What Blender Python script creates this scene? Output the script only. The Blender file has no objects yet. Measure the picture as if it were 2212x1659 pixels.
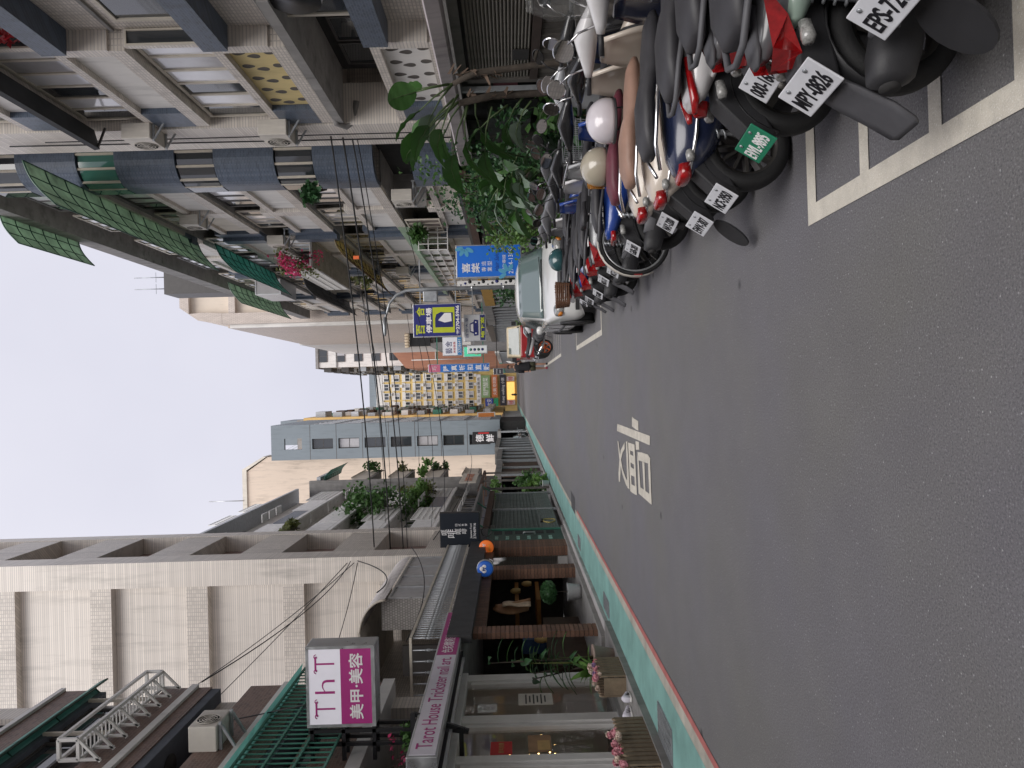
import bpy, bmesh, math, random
from mathutils import Vector, Matrix
random.seed(7)
S = bpy.context.scene
COL = S.collection
R = math.radians
# ---------------------------------------------------------------- camera (the photograph lies on its side)
CAM_H = 1.6
cd = bpy.data.cameras.new('camera'); cam = bpy.data.objects.new('camera', cd); COL.objects.link(cam)
cd.sensor_fit = 'HORIZONTAL'; cd.sensor_width = 36.0; cd.lens = 1660 / 2212 * 36; cd.clip_start = .05; cd.clip_end = 3000
yaw, pitch, roll = math.atan(12.5 / 1660), -math.atan(2.5 / 1660), .028
fwd = Vector((math.sin(yaw) * math.cos(pitch), math.cos(yaw) * math.cos(pitch), math.sin(pitch)))
right = Vector((math.cos(yaw), -math.sin(yaw), 0)); down = fwd.cross(right).normalized()
cx = down * math.cos(roll) - right * math.sin(roll); cy = down * math.sin(roll) + right * math.cos(roll)
cz = -fwd
cam.matrix_world = Matrix(((cx.x, cy.x, cz.x, 0), (cx.y, cy.y, cz.y, 0), (cx.z, cy.z, cz.z, CAM_H), (0, 0, 0, 1)))
S.camera = cam
# ---------------------------------------------------------------- overcast sky and soft sun
W = bpy.data.worlds.new('World'); S.world = W; W.use_nodes = True
wn, wl = W.node_tree.nodes, W.node_tree.links
wn.clear()
wo = wn.new('ShaderNodeOutputWorld'); bg = wn.new('ShaderNodeBackground'); sky = wn.new('ShaderNodeTexSky')
sky.sky_type = 'NISHITA'; sky.sun_disc = False; sky.sun_elevation = R(52); sky.sun_rotation = R(188); sky.dust_density = 4; sky.air_density = 1
hs = wn.new('ShaderNodeHueSaturation'); hs.inputs['Saturation'].default_value = .25; hs.inputs['Value'].default_value = .55
wl.new(sky.outputs[0], hs.inputs['Color'])
tcw = wn.new('ShaderNodeTexCoord'); nz = wn.new('ShaderNodeTexNoise'); nz.inputs['Scale'].default_value = 2.2; nz.inputs['Detail'].default_value = 4
wl.new(tcw.outputs['Generated'], nz.inputs['Vector'])
cr = wn.new('ShaderNodeValToRGB'); cr.color_ramp.elements[0].color = (8.3, 8.35, 9.7, 1); cr.color_ramp.elements[1].color = (9.9, 9.85, 11.0, 1)
cr.color_ramp.elements[0].position = .3; cr.color_ramp.elements[1].position = .7
wl.new(nz.outputs['Fac'], cr.inputs['Fac'])
mxw = wn.new('ShaderNodeMix'); mxw.data_type = 'RGBA'; mxw.inputs['Factor'].default_value = .9
wl.new(hs.outputs[0], mxw.inputs[6]); wl.new(cr.outputs[0], mxw.inputs[7])
wl.new(mxw.outputs[2], bg.inputs['Color']); bg.inputs['Strength'].default_value = .0475
wl.new(bg.outputs[0], wo.inputs['Surface'])
sl = bpy.data.lights.new('sun', 'SUN'); sl.energy = 1.5; sl.angle = R(50); sl.color = (1, .965, .92)
sun = bpy.data.objects.new('sun', sl); COL.objects.link(sun)
az = R(188); el = R(52)
sd = Vector((math.sin(az) * math.cos(el), math.cos(az) * math.cos(el), math.sin(el)))
sun.rotation_euler = sd.to_track_quat('Z', 'Y').to_euler()
S.view_settings.view_transform = 'Standard'; S.view_settings.look = 'None'; S.view_settings.gamma = 1
S.view_settings.exposure = .95; S.view_settings.use_curve_mapping = False
S.render.engine = 'CYCLES'
S.cycles.use_denoising = True
S.cycles.max_bounces = 7; S.cycles.diffuse_bounces = 5; S.cycles.glossy_bounces = 3; S.cycles.transmission_bounces = 4
S.cycles.sample_clamp_indirect = 4
# ---------------------------------------------------------------- materials
MATS = {}
def hexc(h):
    c = [int(h[i:i + 2], 16) / 255 for i in (0, 2, 4)]
    return tuple(x / 12.92 if x <= .04045 else ((x + .055) / 1.055) ** 2.4 for x in c)
def mat(name, col, rough=.6, metal=0, var=.12, scale=4, bump=0, bscale=60, stain=0, tile=None, spec=.5, coat=0, alpha=1, trans=0, emit=0, streak=True, rvar=0, speck=0):
    if name in MATS: return MATS[name]
    m = bpy.data.materials.new(name); MATS[name] = m; m.use_nodes = True
    n, l = m.node_tree.nodes, m.node_tree.links
    b = n['Principled BSDF']
    if isinstance(col, str): col = hexc(col)
    b.inputs['Roughness'].default_value = rough; b.inputs['Metallic'].default_value = metal
    b.inputs['Specular IOR Level'].default_value = spec; b.inputs['Coat Weight'].default_value = coat
    b.inputs['Coat Roughness'].default_value = .08
    b.inputs['Alpha'].default_value = alpha; b.inputs['Transmission Weight'].default_value = trans
    tc = n.new('ShaderNodeTexCoord'); vec = tc.outputs['Object']
    def mixc(fac, a, bb, mode='MIX'):
        x = n.new('ShaderNodeMix'); x.data_type = 'RGBA'; x.blend_type = mode
        for i, s in ((0, fac), (6, a), (7, bb)):
            if hasattr(s, 'is_linked') or hasattr(s, 'links'): l.new(s, x.inputs[i])
            else: x.inputs[i].default_value = s if i == 0 else (*s[:3], 1)
        return x.outputs[2]
    def noise(sc, det=3, v=None, rg=.6):
        x = n.new('ShaderNodeTexNoise'); x.inputs['Scale'].default_value = sc; x.inputs['Detail'].default_value = det; x.inputs['Roughness'].default_value = rg
        l.new(v or vec, x.inputs['Vector']); return x.outputs['Fac']
    def ramp(fac, a, bb, c0=0, c1=1):
        x = n.new('ShaderNodeMapRange'); x.inputs[1].default_value = a; x.inputs[2].default_value = bb; x.inputs[3].default_value = c0; x.inputs[4].default_value = c1
        l.new(fac, x.inputs[0]); return x.outputs[0]
    out = col; hgt = None
    if tile:
        sx = n.new('ShaderNodeSeparateXYZ'); l.new(vec, sx.inputs[0])
        ad = n.new('ShaderNodeMath'); l.new(sx.outputs[0], ad.inputs[0]); l.new(sx.outputs[1], ad.inputs[1])
        cb = n.new('ShaderNodeCombineXYZ')
        if tile[0] == 'v': l.new(ad.outputs[0], cb.inputs[1]); l.new(sx.outputs[2], cb.inputs[0])
        else: l.new(ad.outputs[0], cb.inputs[0]); l.new(sx.outputs[2], cb.inputs[1])
        bt = n.new('ShaderNodeTexBrick'); l.new(cb.outputs[0], bt.inputs['Vector'])
        bt.inputs['Scale'].default_value = 1; bt.inputs['Brick Width'].default_value = tile[1]; bt.inputs['Row Height'].default_value = tile[2]
        bt.inputs['Mortar Size'].default_value = tile[3]; bt.offset = tile[5] if len(tile) > 5 else .5
        bt.inputs['Mortar Smooth'].default_value = .2
        mc = tile[4] if not isinstance(tile[4], str) else hexc(tile[4])
        bt.inputs['Color1'].default_value = (*[c * (1 - var) for c in col], 1); bt.inputs['Color2'].default_value = (*[min(1, c * (1 + var)) for c in col], 1)
        bt.inputs['Mortar'].default_value = (*mc, 1)
        out = bt.outputs['Color']; hgt = bt.outputs['Fac']
    if var > 0:
        f = noise(scale)
        out = mixc(ramp(f, .3, .7, 0, 1), mixc(var, out, [c * .45 for c in col]) if tile else [c * (1 - var) for c in col], out if tile else [min(1, c * (1 + var)) for c in col])
    if speck:
        f = noise(speck, 2)
        out = mixc(ramp(f, .55, .75, 0, .55), out, [min(1, c * 2.1) for c in col])
        f = noise(speck * .8 + 3, 2)
        out = mixc(ramp(f, .6, .8, 0, .5), out, [c * .35 for c in col])
    if stain:
        mp = n.new('ShaderNodeMapping'); mp.inputs['Scale'].default_value = (2.2, 2.2, .28) if streak else (1, 1, 1)
        l.new(vec, mp.inputs[0])
        f = noise(1.6, 5, mp.outputs[0], .65); f2 = noise(.6, 3)
        ml = n.new('ShaderNodeMath'); ml.operation = 'MULTIPLY'; l.new(ramp(f, .48, .75, 0, 1.4), ml.inputs[0]); l.new(ramp(f2, .3, .65), ml.inputs[1])
        m2 = n.new('ShaderNodeMath'); m2.operation = 'MULTIPLY'; m2.inputs[1].default_value = stain; l.new(ml.outputs[0], m2.inputs[0])
        out = mixc(m2.outputs[0], out, [c * .22 + .004 for c in col])
    if hasattr(out, 'links'): l.new(out, b.inputs['Base Color'])
    else: b.inputs['Base Color'].default_value = (*out, 1)
    if rvar: l.new(ramp(noise(scale * 2), .3, .7, max(.02, rough - rvar), min(1, rough + rvar)), b.inputs['Roughness'])
    if bump or hgt is not None:
        bp = n.new('ShaderNodeBump'); bp.inputs['Distance'].default_value = .01; bp.inputs['Strength'].default_value = max(bump, .35 if hgt is not None else 0)
        if hgt is not None:
            iv = n.new('ShaderNodeMath'); iv.operation = 'SUBTRACT'; iv.inputs[0].default_value = 1; l.new(hgt, iv.inputs[1]); l.new(iv.outputs[0], bp.inputs['Height'])
        else: l.new(noise(bscale, 4), bp.inputs['Height'])
        l.new(bp.outputs[0], b.inputs['Normal'])
    if emit:
        if hasattr(out, 'links'): l.new(out, b.inputs['Emission Color'])
        else: b.inputs['Emission Color'].default_value = (*out, 1)
        b.inputs['Emission Strength'].default_value = emit
    return m
def sheetm(name, col, tr=.55):
    """translucent corrugated plastic sheet"""
    m = mat(name, col, .4, var=.2, scale=1.5, stain=.45); n, l = m.node_tree.nodes, m.node_tree.links; b = n['Principled BSDF']
    t = n.new('ShaderNodeBsdfTranslucent'); x = n.new('ShaderNodeMixShader'); x.inputs[0].default_value = tr
    l.new(b.inputs['Base Color'].links[0].from_socket, t.inputs[0]); l.new(b.outputs[0], x.inputs[1]); l.new(t.outputs[0], x.inputs[2]); l.new(x.outputs[0], n['Material Output'].inputs[0]); return m
def paint(name, col, rough=.35, **k):           # painted / printed flat colour
    return mat(name, col, rough, var=k.pop('var', .05), **k)
# ---------------------------------------------------------------- mesh helpers
class MB:
    def __init__(s): s.v = []; s.f = []; s.sm = []
    def add(s, vs, fs, sm=False):
        o = len(s.v); s.v += [tuple(v) for v in vs]
        for f in fs: s.f.append(tuple(i + o for i in f)); s.sm.append(sm)
        return s
    def box(s, x0, x1, y0, y1, z0, z1):
        x0, x1 = min(x0, x1), max(x0, x1); y0, y1 = min(y0, y1), max(y0, y1); z0, z1 = min(z0, z1), max(z0, z1)
        return s.add([(x0, y0, z0), (x1, y0, z0), (x1, y1, z0), (x0, y1, z0), (x0, y0, z1), (x1, y0, z1), (x1, y1, z1), (x0, y1, z1)],
                     [(0, 3, 2, 1), (4, 5, 6, 7), (0, 1, 5, 4), (1, 2, 6, 5), (2, 3, 7, 6), (3, 0, 4, 7)])
    def bar(s, a, b, w=.03, h=None, up=(0, 0, 1)):
        a, b = Vector(a), Vector(b); d = (b - a)
        if d.length < 1e-6: return s
        d.normalize(); u = Vector(up)
        if abs(d.dot(u)) > .98: u = Vector((1, 0, 0))
        x = d.cross(u).normalized() * (w / 2); z = x.cross(d).normalized() * ((h or w) / 2)
        vs = [p + q for p in (a, b) for q in (-x - z, x - z, x + z, -x + z)]
        return s.add(vs, [(3, 2, 1, 0), (4, 5, 6, 7), (0, 1, 5, 4), (1, 2, 6, 5), (2, 3, 7, 6), (3, 0, 4, 7)])
    def tube(s, pts, r, n=8, cap=True, closed=False):
        pts = [Vector(p) for p in pts]; m = len(pts); rs = r if isinstance(r, (list, tuple)) else [r] * m
        up = None; rings = []
        for i, p in enumerate(pts):
            if closed: d = pts[(i + 1) % m] - pts[i - 1]
            else: d = pts[min(i + 1, m - 1)] - pts[max(i - 1, 0)]
            d.normalize()
            if up is None:
                up = Vector((0, 0, 1)) if abs(d.z) < .9 else Vector((1, 0, 0))
            x = d.cross(up)
            if x.length < 1e-5: x = d.orthogonal()
            x.normalize(); up = x.cross(d).normalized()
            rings.append([p + (x * math.cos(2 * math.pi * k / n) + up * math.sin(2 * math.pi * k / n)) * rs[i] for k in range(n)])
        vs = [v for rr in rings for v in rr]; fs = []
        for i in range(m if closed else m - 1):
            j = (i + 1) % m
            for k in range(n):
                k2 = (k + 1) % n; fs.append((i * n + k, i * n + k2, j * n + k2, j * n + k))
        if cap and not closed: fs += [tuple(range(n - 1, -1, -1)), tuple((m - 1) * n + k for k in range(n))]
        return s.add(vs, fs, True)
    def loft(s, secs, n=16, cap=True, axis='x'):
        """secs: (x, yc, zc, hw, hh, power) superellipse sections along local x"""
        vs = []; fs = []
        for (x, yc, zc, hw, hh, p) in secs:
            for k in range(n):
                a = 2 * math.pi * k / n; c, q = math.cos(a), math.sin(a)
                y = yc + hw * math.copysign(abs(c) ** (2 / p), c); z = zc + hh * math.copysign(abs(q) ** (2 / p), q)
                vs.append((x, y, z) if axis == 'x' else ((y, x, z) if axis == 'y' else (y, z, x)))
        m = len(secs)
        for i in range(m - 1):
            for k in range(n):
                k2 = (k + 1) % n; q = (i * n + k, i * n + k2, (i + 1) * n + k2, (i + 1) * n + k)
                fs.append(q if axis != 'y' else q[::-1])
        if cap: fs += [tuple(range(n - 1, -1, -1)), tuple((m - 1) * n + k for k in range(n))]
        return s.add(vs, fs, True)
    def lathe(s, prof, c=(0, 0, 0), n=20, axis='z', cap=True):
        vs = []; fs = []
        for (r, h) in prof:
            for k in range(n):
                a = 2 * math.pi * k / n; p = (r * math.cos(a), r * math.sin(a), h)
                if axis == 'y': p = (p[0], p[2], p[1])
                elif axis == 'x': p = (p[2], p[0], p[1])
                vs.append((p[0] + c[0], p[1] + c[1], p[2] + c[2]))
        m = len(prof)
        for i in range(m - 1):
            for k in range(n):
                k2 = (k + 1) % n; fs.append((i * n + k, i * n + k2, (i + 1) * n + k2, (i + 1) * n + k))
        if cap: fs += [tuple(range(n - 1, -1, -1)), tuple((m - 1) * n + k for k in range(n))]
        return s.add(vs, fs, True)
    def prism(s, poly, lo, hi, plane='xz', sm=False):
        """poly 2d outline; extruded between lo and hi along the third axis"""
        def P(a, b, t): return {'xz': (a, t, b), 'xy': (a, b, t), 'yz': (t, a, b)}[plane]
        n = len(poly); vs = [P(a, b, lo) for a, b in poly] + [P(a, b, hi) for a, b in poly]
        fs = [tuple(range(n - 1, -1, -1)), tuple(range(n, 2 * n))] + [(i, (i + 1) % n, n + (i + 1) % n, n + i) for i in range(n)]
        return s.add(vs, fs, sm)
    def ball(s, c, rx, ry=None, rz=None, n=12, m=8):
        ry = ry or rx; rz = rz or rx; vs = []; fs = []
        for i in range(m + 1):
            t = math.pi * i / m
            for k in range(n):
                a = 2 * math.pi * k / n
                vs.append((c[0] + rx * math.sin(t) * math.cos(a), c[1] + ry * math.sin(t) * math.sin(a), c[2] + rz * math.cos(t)))
        for i in range(m):
            for k in range(n):
                k2 = (k + 1) % n; fs.append((i * n + k, (i + 1) * n + k, (i + 1) * n + k2, i * n + k2))
        return s.add(vs, fs, True)
    def sheet(s, rows, sm=True):
        m, n = len(rows), len(rows[0]); vs = [p for r_ in rows for p in r_]
        return s.add(vs, [(i * n + k, i * n + k + 1, (i + 1) * n + k + 1, (i + 1) * n + k) for i in range(m - 1) for k in range(n - 1)], sm)
    def mesh(s, name='m', fix=True):
        me = bpy.data.meshes.new(name); me.from_pydata(s.v, [], s.f); me.polygons.foreach_set('use_smooth', s.sm)
        if fix:
            bm = bmesh.new(); bm.from_mesh(me); bmesh.ops.recalc_face_normals(bm, faces=bm.faces); bm.to_mesh(me); bm.free()
        me.update(); return me
    def build(s, name, m, parent=None, fix=True, label=None, bevel=0):
        me = s.mesh(name, fix); me.materials.append(m)
        o = obj(name, me, parent)
        if bevel:
            bv = o.modifiers.new('bevel', 'BEVEL'); bv.width = bevel; bv.segments = 2; bv.limit_method = 'ANGLE'; bv.angle_limit = R(40)
        if label: o['label'] = label
        return o
def obj(name, data, parent=None):
    o = bpy.data.objects.new(name, data); COL.objects.link(o)
    if parent is not None:
        o.parent = parent
        w = parent.get('_w')
        if w is not None: o.location = (-w[0], -w[1], -w[2])
    return o
def tag(o, label, cat, group=None, kind=None):
    if label: o['label'] = label
    if cat: o['category'] = cat
    if group: o['group'] = group
    if kind: o['kind'] = kind
    return o
ROOTW = []
def thing(name, label, cat, loc=(0, 0, 0), rz=0, group=None, world=True):
    """Empty at the thing's base; world=True: parts are given in world coordinates"""
    o = bpy.data.objects.new(name, None); COL.objects.link(o); o.location = loc; o.rotation_euler = (0, 0, rz); o.empty_display_size = .2
    tag(o, label, cat, group)
    if world: o['_w'] = tuple(loc); ROOTW.append(o)
    return o
def struct(o): o['kind'] = 'structure'; return o
def bx(name, m, parent, *b, bevel=0): return MB().box(*b).build(name, m, parent, bevel=bevel)
def text_mesh(body, size, ext=.004, align='CENTER', shear=0, bold=0, sx=1):
    cu = bpy.data.curves.new('txt', 'FONT'); cu.body = body; cu.size = size; cu.extrude = ext; cu.align_x = align; cu.align_y = 'CENTER'
    cu.shear = shear; cu.offset = bold; cu.resolution_u = 3
    o = bpy.data.objects.new('txt', cu)
    me = bpy.data.meshes.new_from_object(o)
    bpy.data.objects.remove(o); bpy.data.curves.remove(cu)
    if me.vertices:
        xs = [v.co.x for v in me.vertices]; ys = [v.co.y for v in me.vertices]
        cx_, cy_ = ((max(xs) + min(xs)) / 2 if align == 'CENTER' else 0), (max(ys) + min(ys)) / 2
        for v in me.vertices: v.co.x = (v.co.x - cx_) * sx; v.co.y -= cy_
    return me
def text(name, body, size, m, parent, pos, face='-y', ext=.004, fit=None, bold=0, shear=0, roll=0, align='CENTER'):
    """lettering lying on a surface; face: direction its readers stand in; fit: (width, height) in metres"""
    me = text_mesh(body, size, ext, align, shear, bold)
    if fit and me.vertices:
        xs = [v.co.x for v in me.vertices]; ys = [v.co.y for v in me.vertices]
        kx = fit[0] / max(1e-6, max(xs) - min(xs)) if fit[0] else None; ky = fit[1] / max(1e-6, max(ys) - min(ys)) if fit[1] else None
        kx = kx or ky; ky = ky or kx
        for v in me.vertices: v.co.x *= kx; v.co.y *= ky
    M = {'-y': Matrix(((1, 0, 0), (0, 0, -1), (0, 1, 0))), '+x': Matrix(((0, 0, 1), (1, 0, 0), (0, 1, 0))), '-x': Matrix(((0, 0, -1), (-1, 0, 0), (0, 1, 0))), '+z': Matrix.Identity(3)}[face]
    Q = M @ Matrix.Rotation(roll, 3, 'Z')
    for v in me.vertices: v.co = Q @ v.co + Vector(pos)
    me.materials.append(m); return obj(name, me, parent)
def dup(root, loc=None, rz=None, label=None, group=None, parent=None):
    c = root.copy(); COL.objects.link(c)
    if parent is not None: c.parent = parent
    if loc is not None: c.location = loc
    if rz is not None: c.rotation_euler = (0, 0, rz)
    if label: c['label'] = label
    if group: c['group'] = group
    for ch in list(root.children): dup(ch, parent=c)
    return c
# ================================================================ materials palette
def asphalt():
    m = mat('asphalt', (.118, .114, .124), .66, var=0, bump=.6, bscale=150); n, l = m.node_tree.nodes, m.node_tree.links; b = n['Principled BSDF']
    tc = n.new('ShaderNodeTexCoord').outputs['Object']
    def N(kind, sc, **k):
        x = n.new(kind); x.inputs['Scale'].default_value = sc
        for q, v in k.items(): x.inputs[q].default_value = v
        l.new(tc, x.inputs['Vector']); return x
    def MR(s_, a, c, d, e):
        x = n.new('ShaderNodeMapRange'); x.inputs[1].default_value, x.inputs[2].default_value, x.inputs[3].default_value, x.inputs[4].default_value = a, c, d, e; l.new(s_, x.inputs[0]); return x.outputs[0]
    def MX(f, a, c, mode='MIX'):
        x = n.new('ShaderNodeMix'); x.data_type = 'RGBA'; x.blend_type = mode
        for i, s_ in ((0, f), (6, a), (7, c)):
            if hasattr(s_, 'links'): l.new(s_, x.inputs[i])
            else: x.inputs[i].default_value = s_ if i == 0 else (*s_, 1)
        return x.outputs[2]
    base = MX(MR(N('ShaderNodeTexNoise', .45, Detail=4).outputs[0], .38, .62, 0, 1), (.172, .168, .186), (.176, .173, .165))
    base = MX(MR(N('ShaderNodeTexNoise', 2.2, Detail=5).outputs[0], .3, .7, 0, .35), base, (.125, .12, .132))
    fine = N('ShaderNodeTexNoise', 110, Detail=3, Roughness=.7).outputs[0]
    base = MX(MR(fine, .33, .5, .7, 0), base, (.055, .054, .06)); base = MX(MR(fine, .56, .72, 0, .6), base, (.40, .39, .41))
    vo = N('ShaderNodeTexVoronoi', 42); chips = MR(vo.outputs['Distance'], .08, .2, 1, 0); rnd = n.new('ShaderNodeSeparateColor'); l.new(vo.outputs['Color'], rnd.inputs[0])
    mu = n.new('ShaderNodeMath'); mu.operation = 'MULTIPLY'; l.new(chips, mu.inputs[0]); l.new(MR(rnd.outputs[0], .72, .95, 0, .85), mu.inputs[1]); base = MX(mu.outputs[0], base, (.5, .49, .5))
    sp = N('ShaderNodeTexVoronoi', 1.1, Randomness=1); sd = MR(sp.outputs['Distance'], .03, .06, .8, 0); base = MX(sd, base, (.03, .03, .032))
    l.new(base, b.inputs['Base Color']); return m
M_asph = asphalt()
M_conc = mat('concrete', (.30, .29, .28), .85, var=.15, scale=1.5, bump=.3, bscale=70, stain=.5, streak=False)
M_concd = mat('dark_concrete', (.27, .26, .25), .85, var=.2, scale=1.5, bump=.3, bscale=50, stain=.6)
M_teal = mat('teal_paint', (.23, .44, .40), .6, var=.16, scale=1.3, bump=.25, bscale=90, stain=.45, streak=False)
M_lwhite = mat('road_white', (.62, .58, .50), .7, var=.12, scale=8, bump=.3, bscale=150, stain=.35, streak=False, speck=160)
M_lred = mat('road_red', (.46, .15, .14), .65, var=.14, scale=6, bump=.2, bscale=120, stain=.3, streak=False)
M_gutter = mat('gutter_concrete', (.46, .43, .37), .8, var=.15, scale=3, bump=.3, bscale=90, stain=.5, streak=False)
M_tileW = mat('white_mosaic_tile', (.72, .665, .60), .45, var=.10, scale=.7, tile=('h', 60, .062, .010, (.54, .50, .47)), stain=.4)
M_tileWv = mat('white_rib_tile', (.66, .605, .54), .45, var=.10, scale=.8, tile=('h', .11, .062, .010, (.46, .42, .39), 0), stain=.4)
M_tileB = mat('blue_mosaic_tile', (.075, .10, .142), .38, var=.22, scale=1.5, tile=('h', .10, .045, .005, (.12, .145, .19)), stain=.35)
M_tileBr = mat('brown_speckle_tile', (.20, .125, .10), .55, var=.22, scale=2, tile=('h', .11, .055, .005, (.25, .20, .17)), stain=.3, speck=40)
M_brick = mat('brown_brick', (.17, .085, .055), .7, var=.25, scale=3, tile=('v', .24, .07, .008, (.09, .07, .06)), bump=.3)
M_plast = mat('cream_plaster', (.66, .61, .53), .8, var=.07, scale=.8, bump=.15, bscale=30, stain=.4)
M_plastW = mat('white_plaster', (.70, .68, .65), .75, var=.06, scale=1, bump=.12, bscale=40, stain=.45)
M_plastY = mat('yellow_plaster', (.62, .50, .24), .75, var=.06, scale=1.5, stain=.3)
M_ochre = mat('ochre_wall', (.60, .40, .15), .8, var=.10, scale=.2, stain=.35)
M_peach = mat('peach_wall', (.70, .58, .47), .85, var=.06, scale=.15, stain=.35)
M_grey = mat('grey_panel', (.20, .235, .26), .6, var=.06, scale=.15, stain=.3)
M_terra = mat('terracotta_wall', (.42, .20, .13), .8, var=.1, scale=.3, stain=.3)
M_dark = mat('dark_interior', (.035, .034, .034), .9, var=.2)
M_glass = mat('window_glass', (.035, .04, .045), .04, var=0, spec=1.0)
M_glassL = mat('window_glass_curtain', (.42, .41, .42), .12, var=.08, scale=3, spec=.8, coat=.5)
M_glassW = mat('window_glass_white_blind', (.74, .74, .77), .12, var=.05, scale=3, spec=.8, coat=.5)
M_glassG = mat('green_window_glass', (.05, .16, .13), .05, var=0, spec=1)
M_frame = mat('cream_frame', (.58, .53, .45), .5, var=.08, scale=5, stain=.25)
M_framew = mat('white_frame', (.72, .71, .69), .45, var=.05, scale=5, stain=.2)
M_framed = mat('dark_frame', (.07, .065, .062), .5, var=.1)
M_alu = mat('aluminium', (.55, .56, .57), .38, metal=.8, var=.1, rvar=.12)
M_steel = mat('galvanised_steel', (.42, .44, .46), .45, metal=.6, var=.15, scale=9, rvar=.15, stain=.3)
M_black = mat('black_paint', (.016, .016, .018), .4, var=.1)
M_rust = mat('rusty_iron', (.09, .05, .035), .8, var=.35, scale=12, bump=.3)
M_greenp = sheetm('green_plastic_sheet', (.44, .56, .44), .5)
M_tealp = sheetm('teal_plastic_sheet', (.17, .46, .40), .45)
M_yellp = sheetm('yellowed_plastic_sheet', (.66, .57, .28), .5)
M_dgreen = mat('dark_green_iron', (.02, .075, .055), .5, var=.2)
M_greeni = mat('green_painted_iron', (.05, .21, .15), .5, var=.2, stain=.3)
M_wood = mat('weathered_wood', (.20, .15, .10), .75, var=.25, scale=6, bump=.4, bscale=40, stain=.4)
M_woodg = mat('grey_wood', (.115, .105, .095), .8, var=.25, scale=5, bump=.5, bscale=35, stain=.4)
M_cable = mat('cable_rubber', (.012, .012, .013), .6, var=0)
M_cream = mat('cream_plastic', (.62, .58, .52), .5, var=.06, stain=.35)
M_dirt = mat('soil', (.06, .045, .03), .95, var=.3)
M_terrap = mat('terracotta_pot', (.42, .17, .09), .8, var=.15)
def leafm(name, col, rough=.45, var=.35, trl=.25):
    if name in MATS: return MATS[name]
    m = bpy.data.materials.new(name); MATS[name] = m; m.use_nodes = True; n, l = m.node_tree.nodes, m.node_tree.links
    b = n['Principled BSDF']; b.inputs['Roughness'].default_value = rough
    oi = n.new('ShaderNodeTexCoord'); no = n.new('ShaderNodeTexNoise'); no.inputs['Scale'].default_value = 5; l.new(oi.outputs['Object'], no.inputs[0])
    g = n.new('ShaderNodeNewGeometry'); mx = n.new('ShaderNodeMix'); mx.data_type = 'RGBA'
    mx.inputs[6].default_value = (*[c * (1 - var) for c in col], 1); mx.inputs[7].default_value = (*[c * (1 + var) for c in col], 1)
    ad = n.new('ShaderNodeMath'); ad.operation = 'MULTIPLY_ADD'; l.new(g.outputs['Random Per Island'], ad.inputs[0]); ad.inputs[1].default_value = .7
    ml = n.new('ShaderNodeMath'); ml.operation = 'MULTIPLY'; ml.inputs[1].default_value = .3; l.new(no.outputs[0], ml.inputs[0]); l.new(ml.outputs[0], ad.inputs[2])
    l.new(ad.outputs[0], mx.inputs[0]); l.new(mx.outputs[2], b.inputs['Base Color'])
    b.inputs['Transmission Weight'].default_value = 0
    tr = n.new('ShaderNodeBsdfTranslucent'); l.new(mx.outputs[2], tr.inputs[0]); ms = n.new('ShaderNodeMixShader'); ms.inputs[0].default_value = trl
    l.new(b.outputs[0], ms.inputs[1]); l.new(tr.outputs[0], ms.inputs[2]); l.new(ms.outputs[0], n['Material Output'].inputs[0])
    return m
M_leaf = leafm('leaf_green', (.075, .165, .045))
M_leafd = leafm('leaf_dark', (.045, .115, .045), .35)
M_leafb = leafm('leaf_bright', (.13, .25, .06))
M_leafy = leafm('leaf_olive', (.13, .15, .045))
M_pink = leafm('petal_pink', (.62, .06, .18), .6, .25)
M_bark = mat('bark', (.06, .048, .038), .9, var=.3, scale=15, bump=.5)
# ================================================================ ground, road and painted lines
g = struct(MB().add([(-400, -60, -.02), (400, -60, -.02), (400, 700, -.02), (-400, 700, -.02)], [(0, 1, 2, 3)]).build('ground', M_conc))
road = struct(MB().sheet([[(x, y, 0) for x in (-3.3, -1.5, 0, 1.5, 3.0)] for y in [-8 + 4 * i for i in range(53)] + [203]], False).build('road', M_asph))
struct(MB().add([(-60, 203, .002), (60, 203, .002), (60, 211.5, .002), (-60, 211.5, .002)], [(0, 1, 2, 3)]).build('cross_road', M_asph))
def flat(name, m, poly, z, parent=None): return MB().add([(x, y, z) for x, y in poly], [tuple(range(len(poly)))]).build(name, m, parent)
pav = struct(MB().add([(-4.12, -8, .006), (-3.32, -8, .006), (-3.32, 203, .006), (-4.12, 203, .006)], [(0, 1, 2, 3)]).build('green_pavement', M_teal))
flat('white_edge_line', M_gutter, [(-3.32, -8), (-3.17, -8), (-3.18, 20.2), (-3.32, 20.2)], .005, road)
flat('white_edge_line', M_gutter, [(-3.32, 21.5), (-3.2, 21.5), (-3.2, 203), (-3.32, 203)], .005, road)
flat('red_edge_line', M_lred, [(-3.17, -8), (-3.085, -8), (-3.1, 6), (-3.09, 9), (-3.105, 12), (-3.11, 19.6), (-3.18, 19.7)], .006, road)
flat('red_edge_line', M_lred, [(-3.2, 27), (-3.14, 27), (-3.14, 48), (-3.2, 48)], .006, road)
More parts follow.
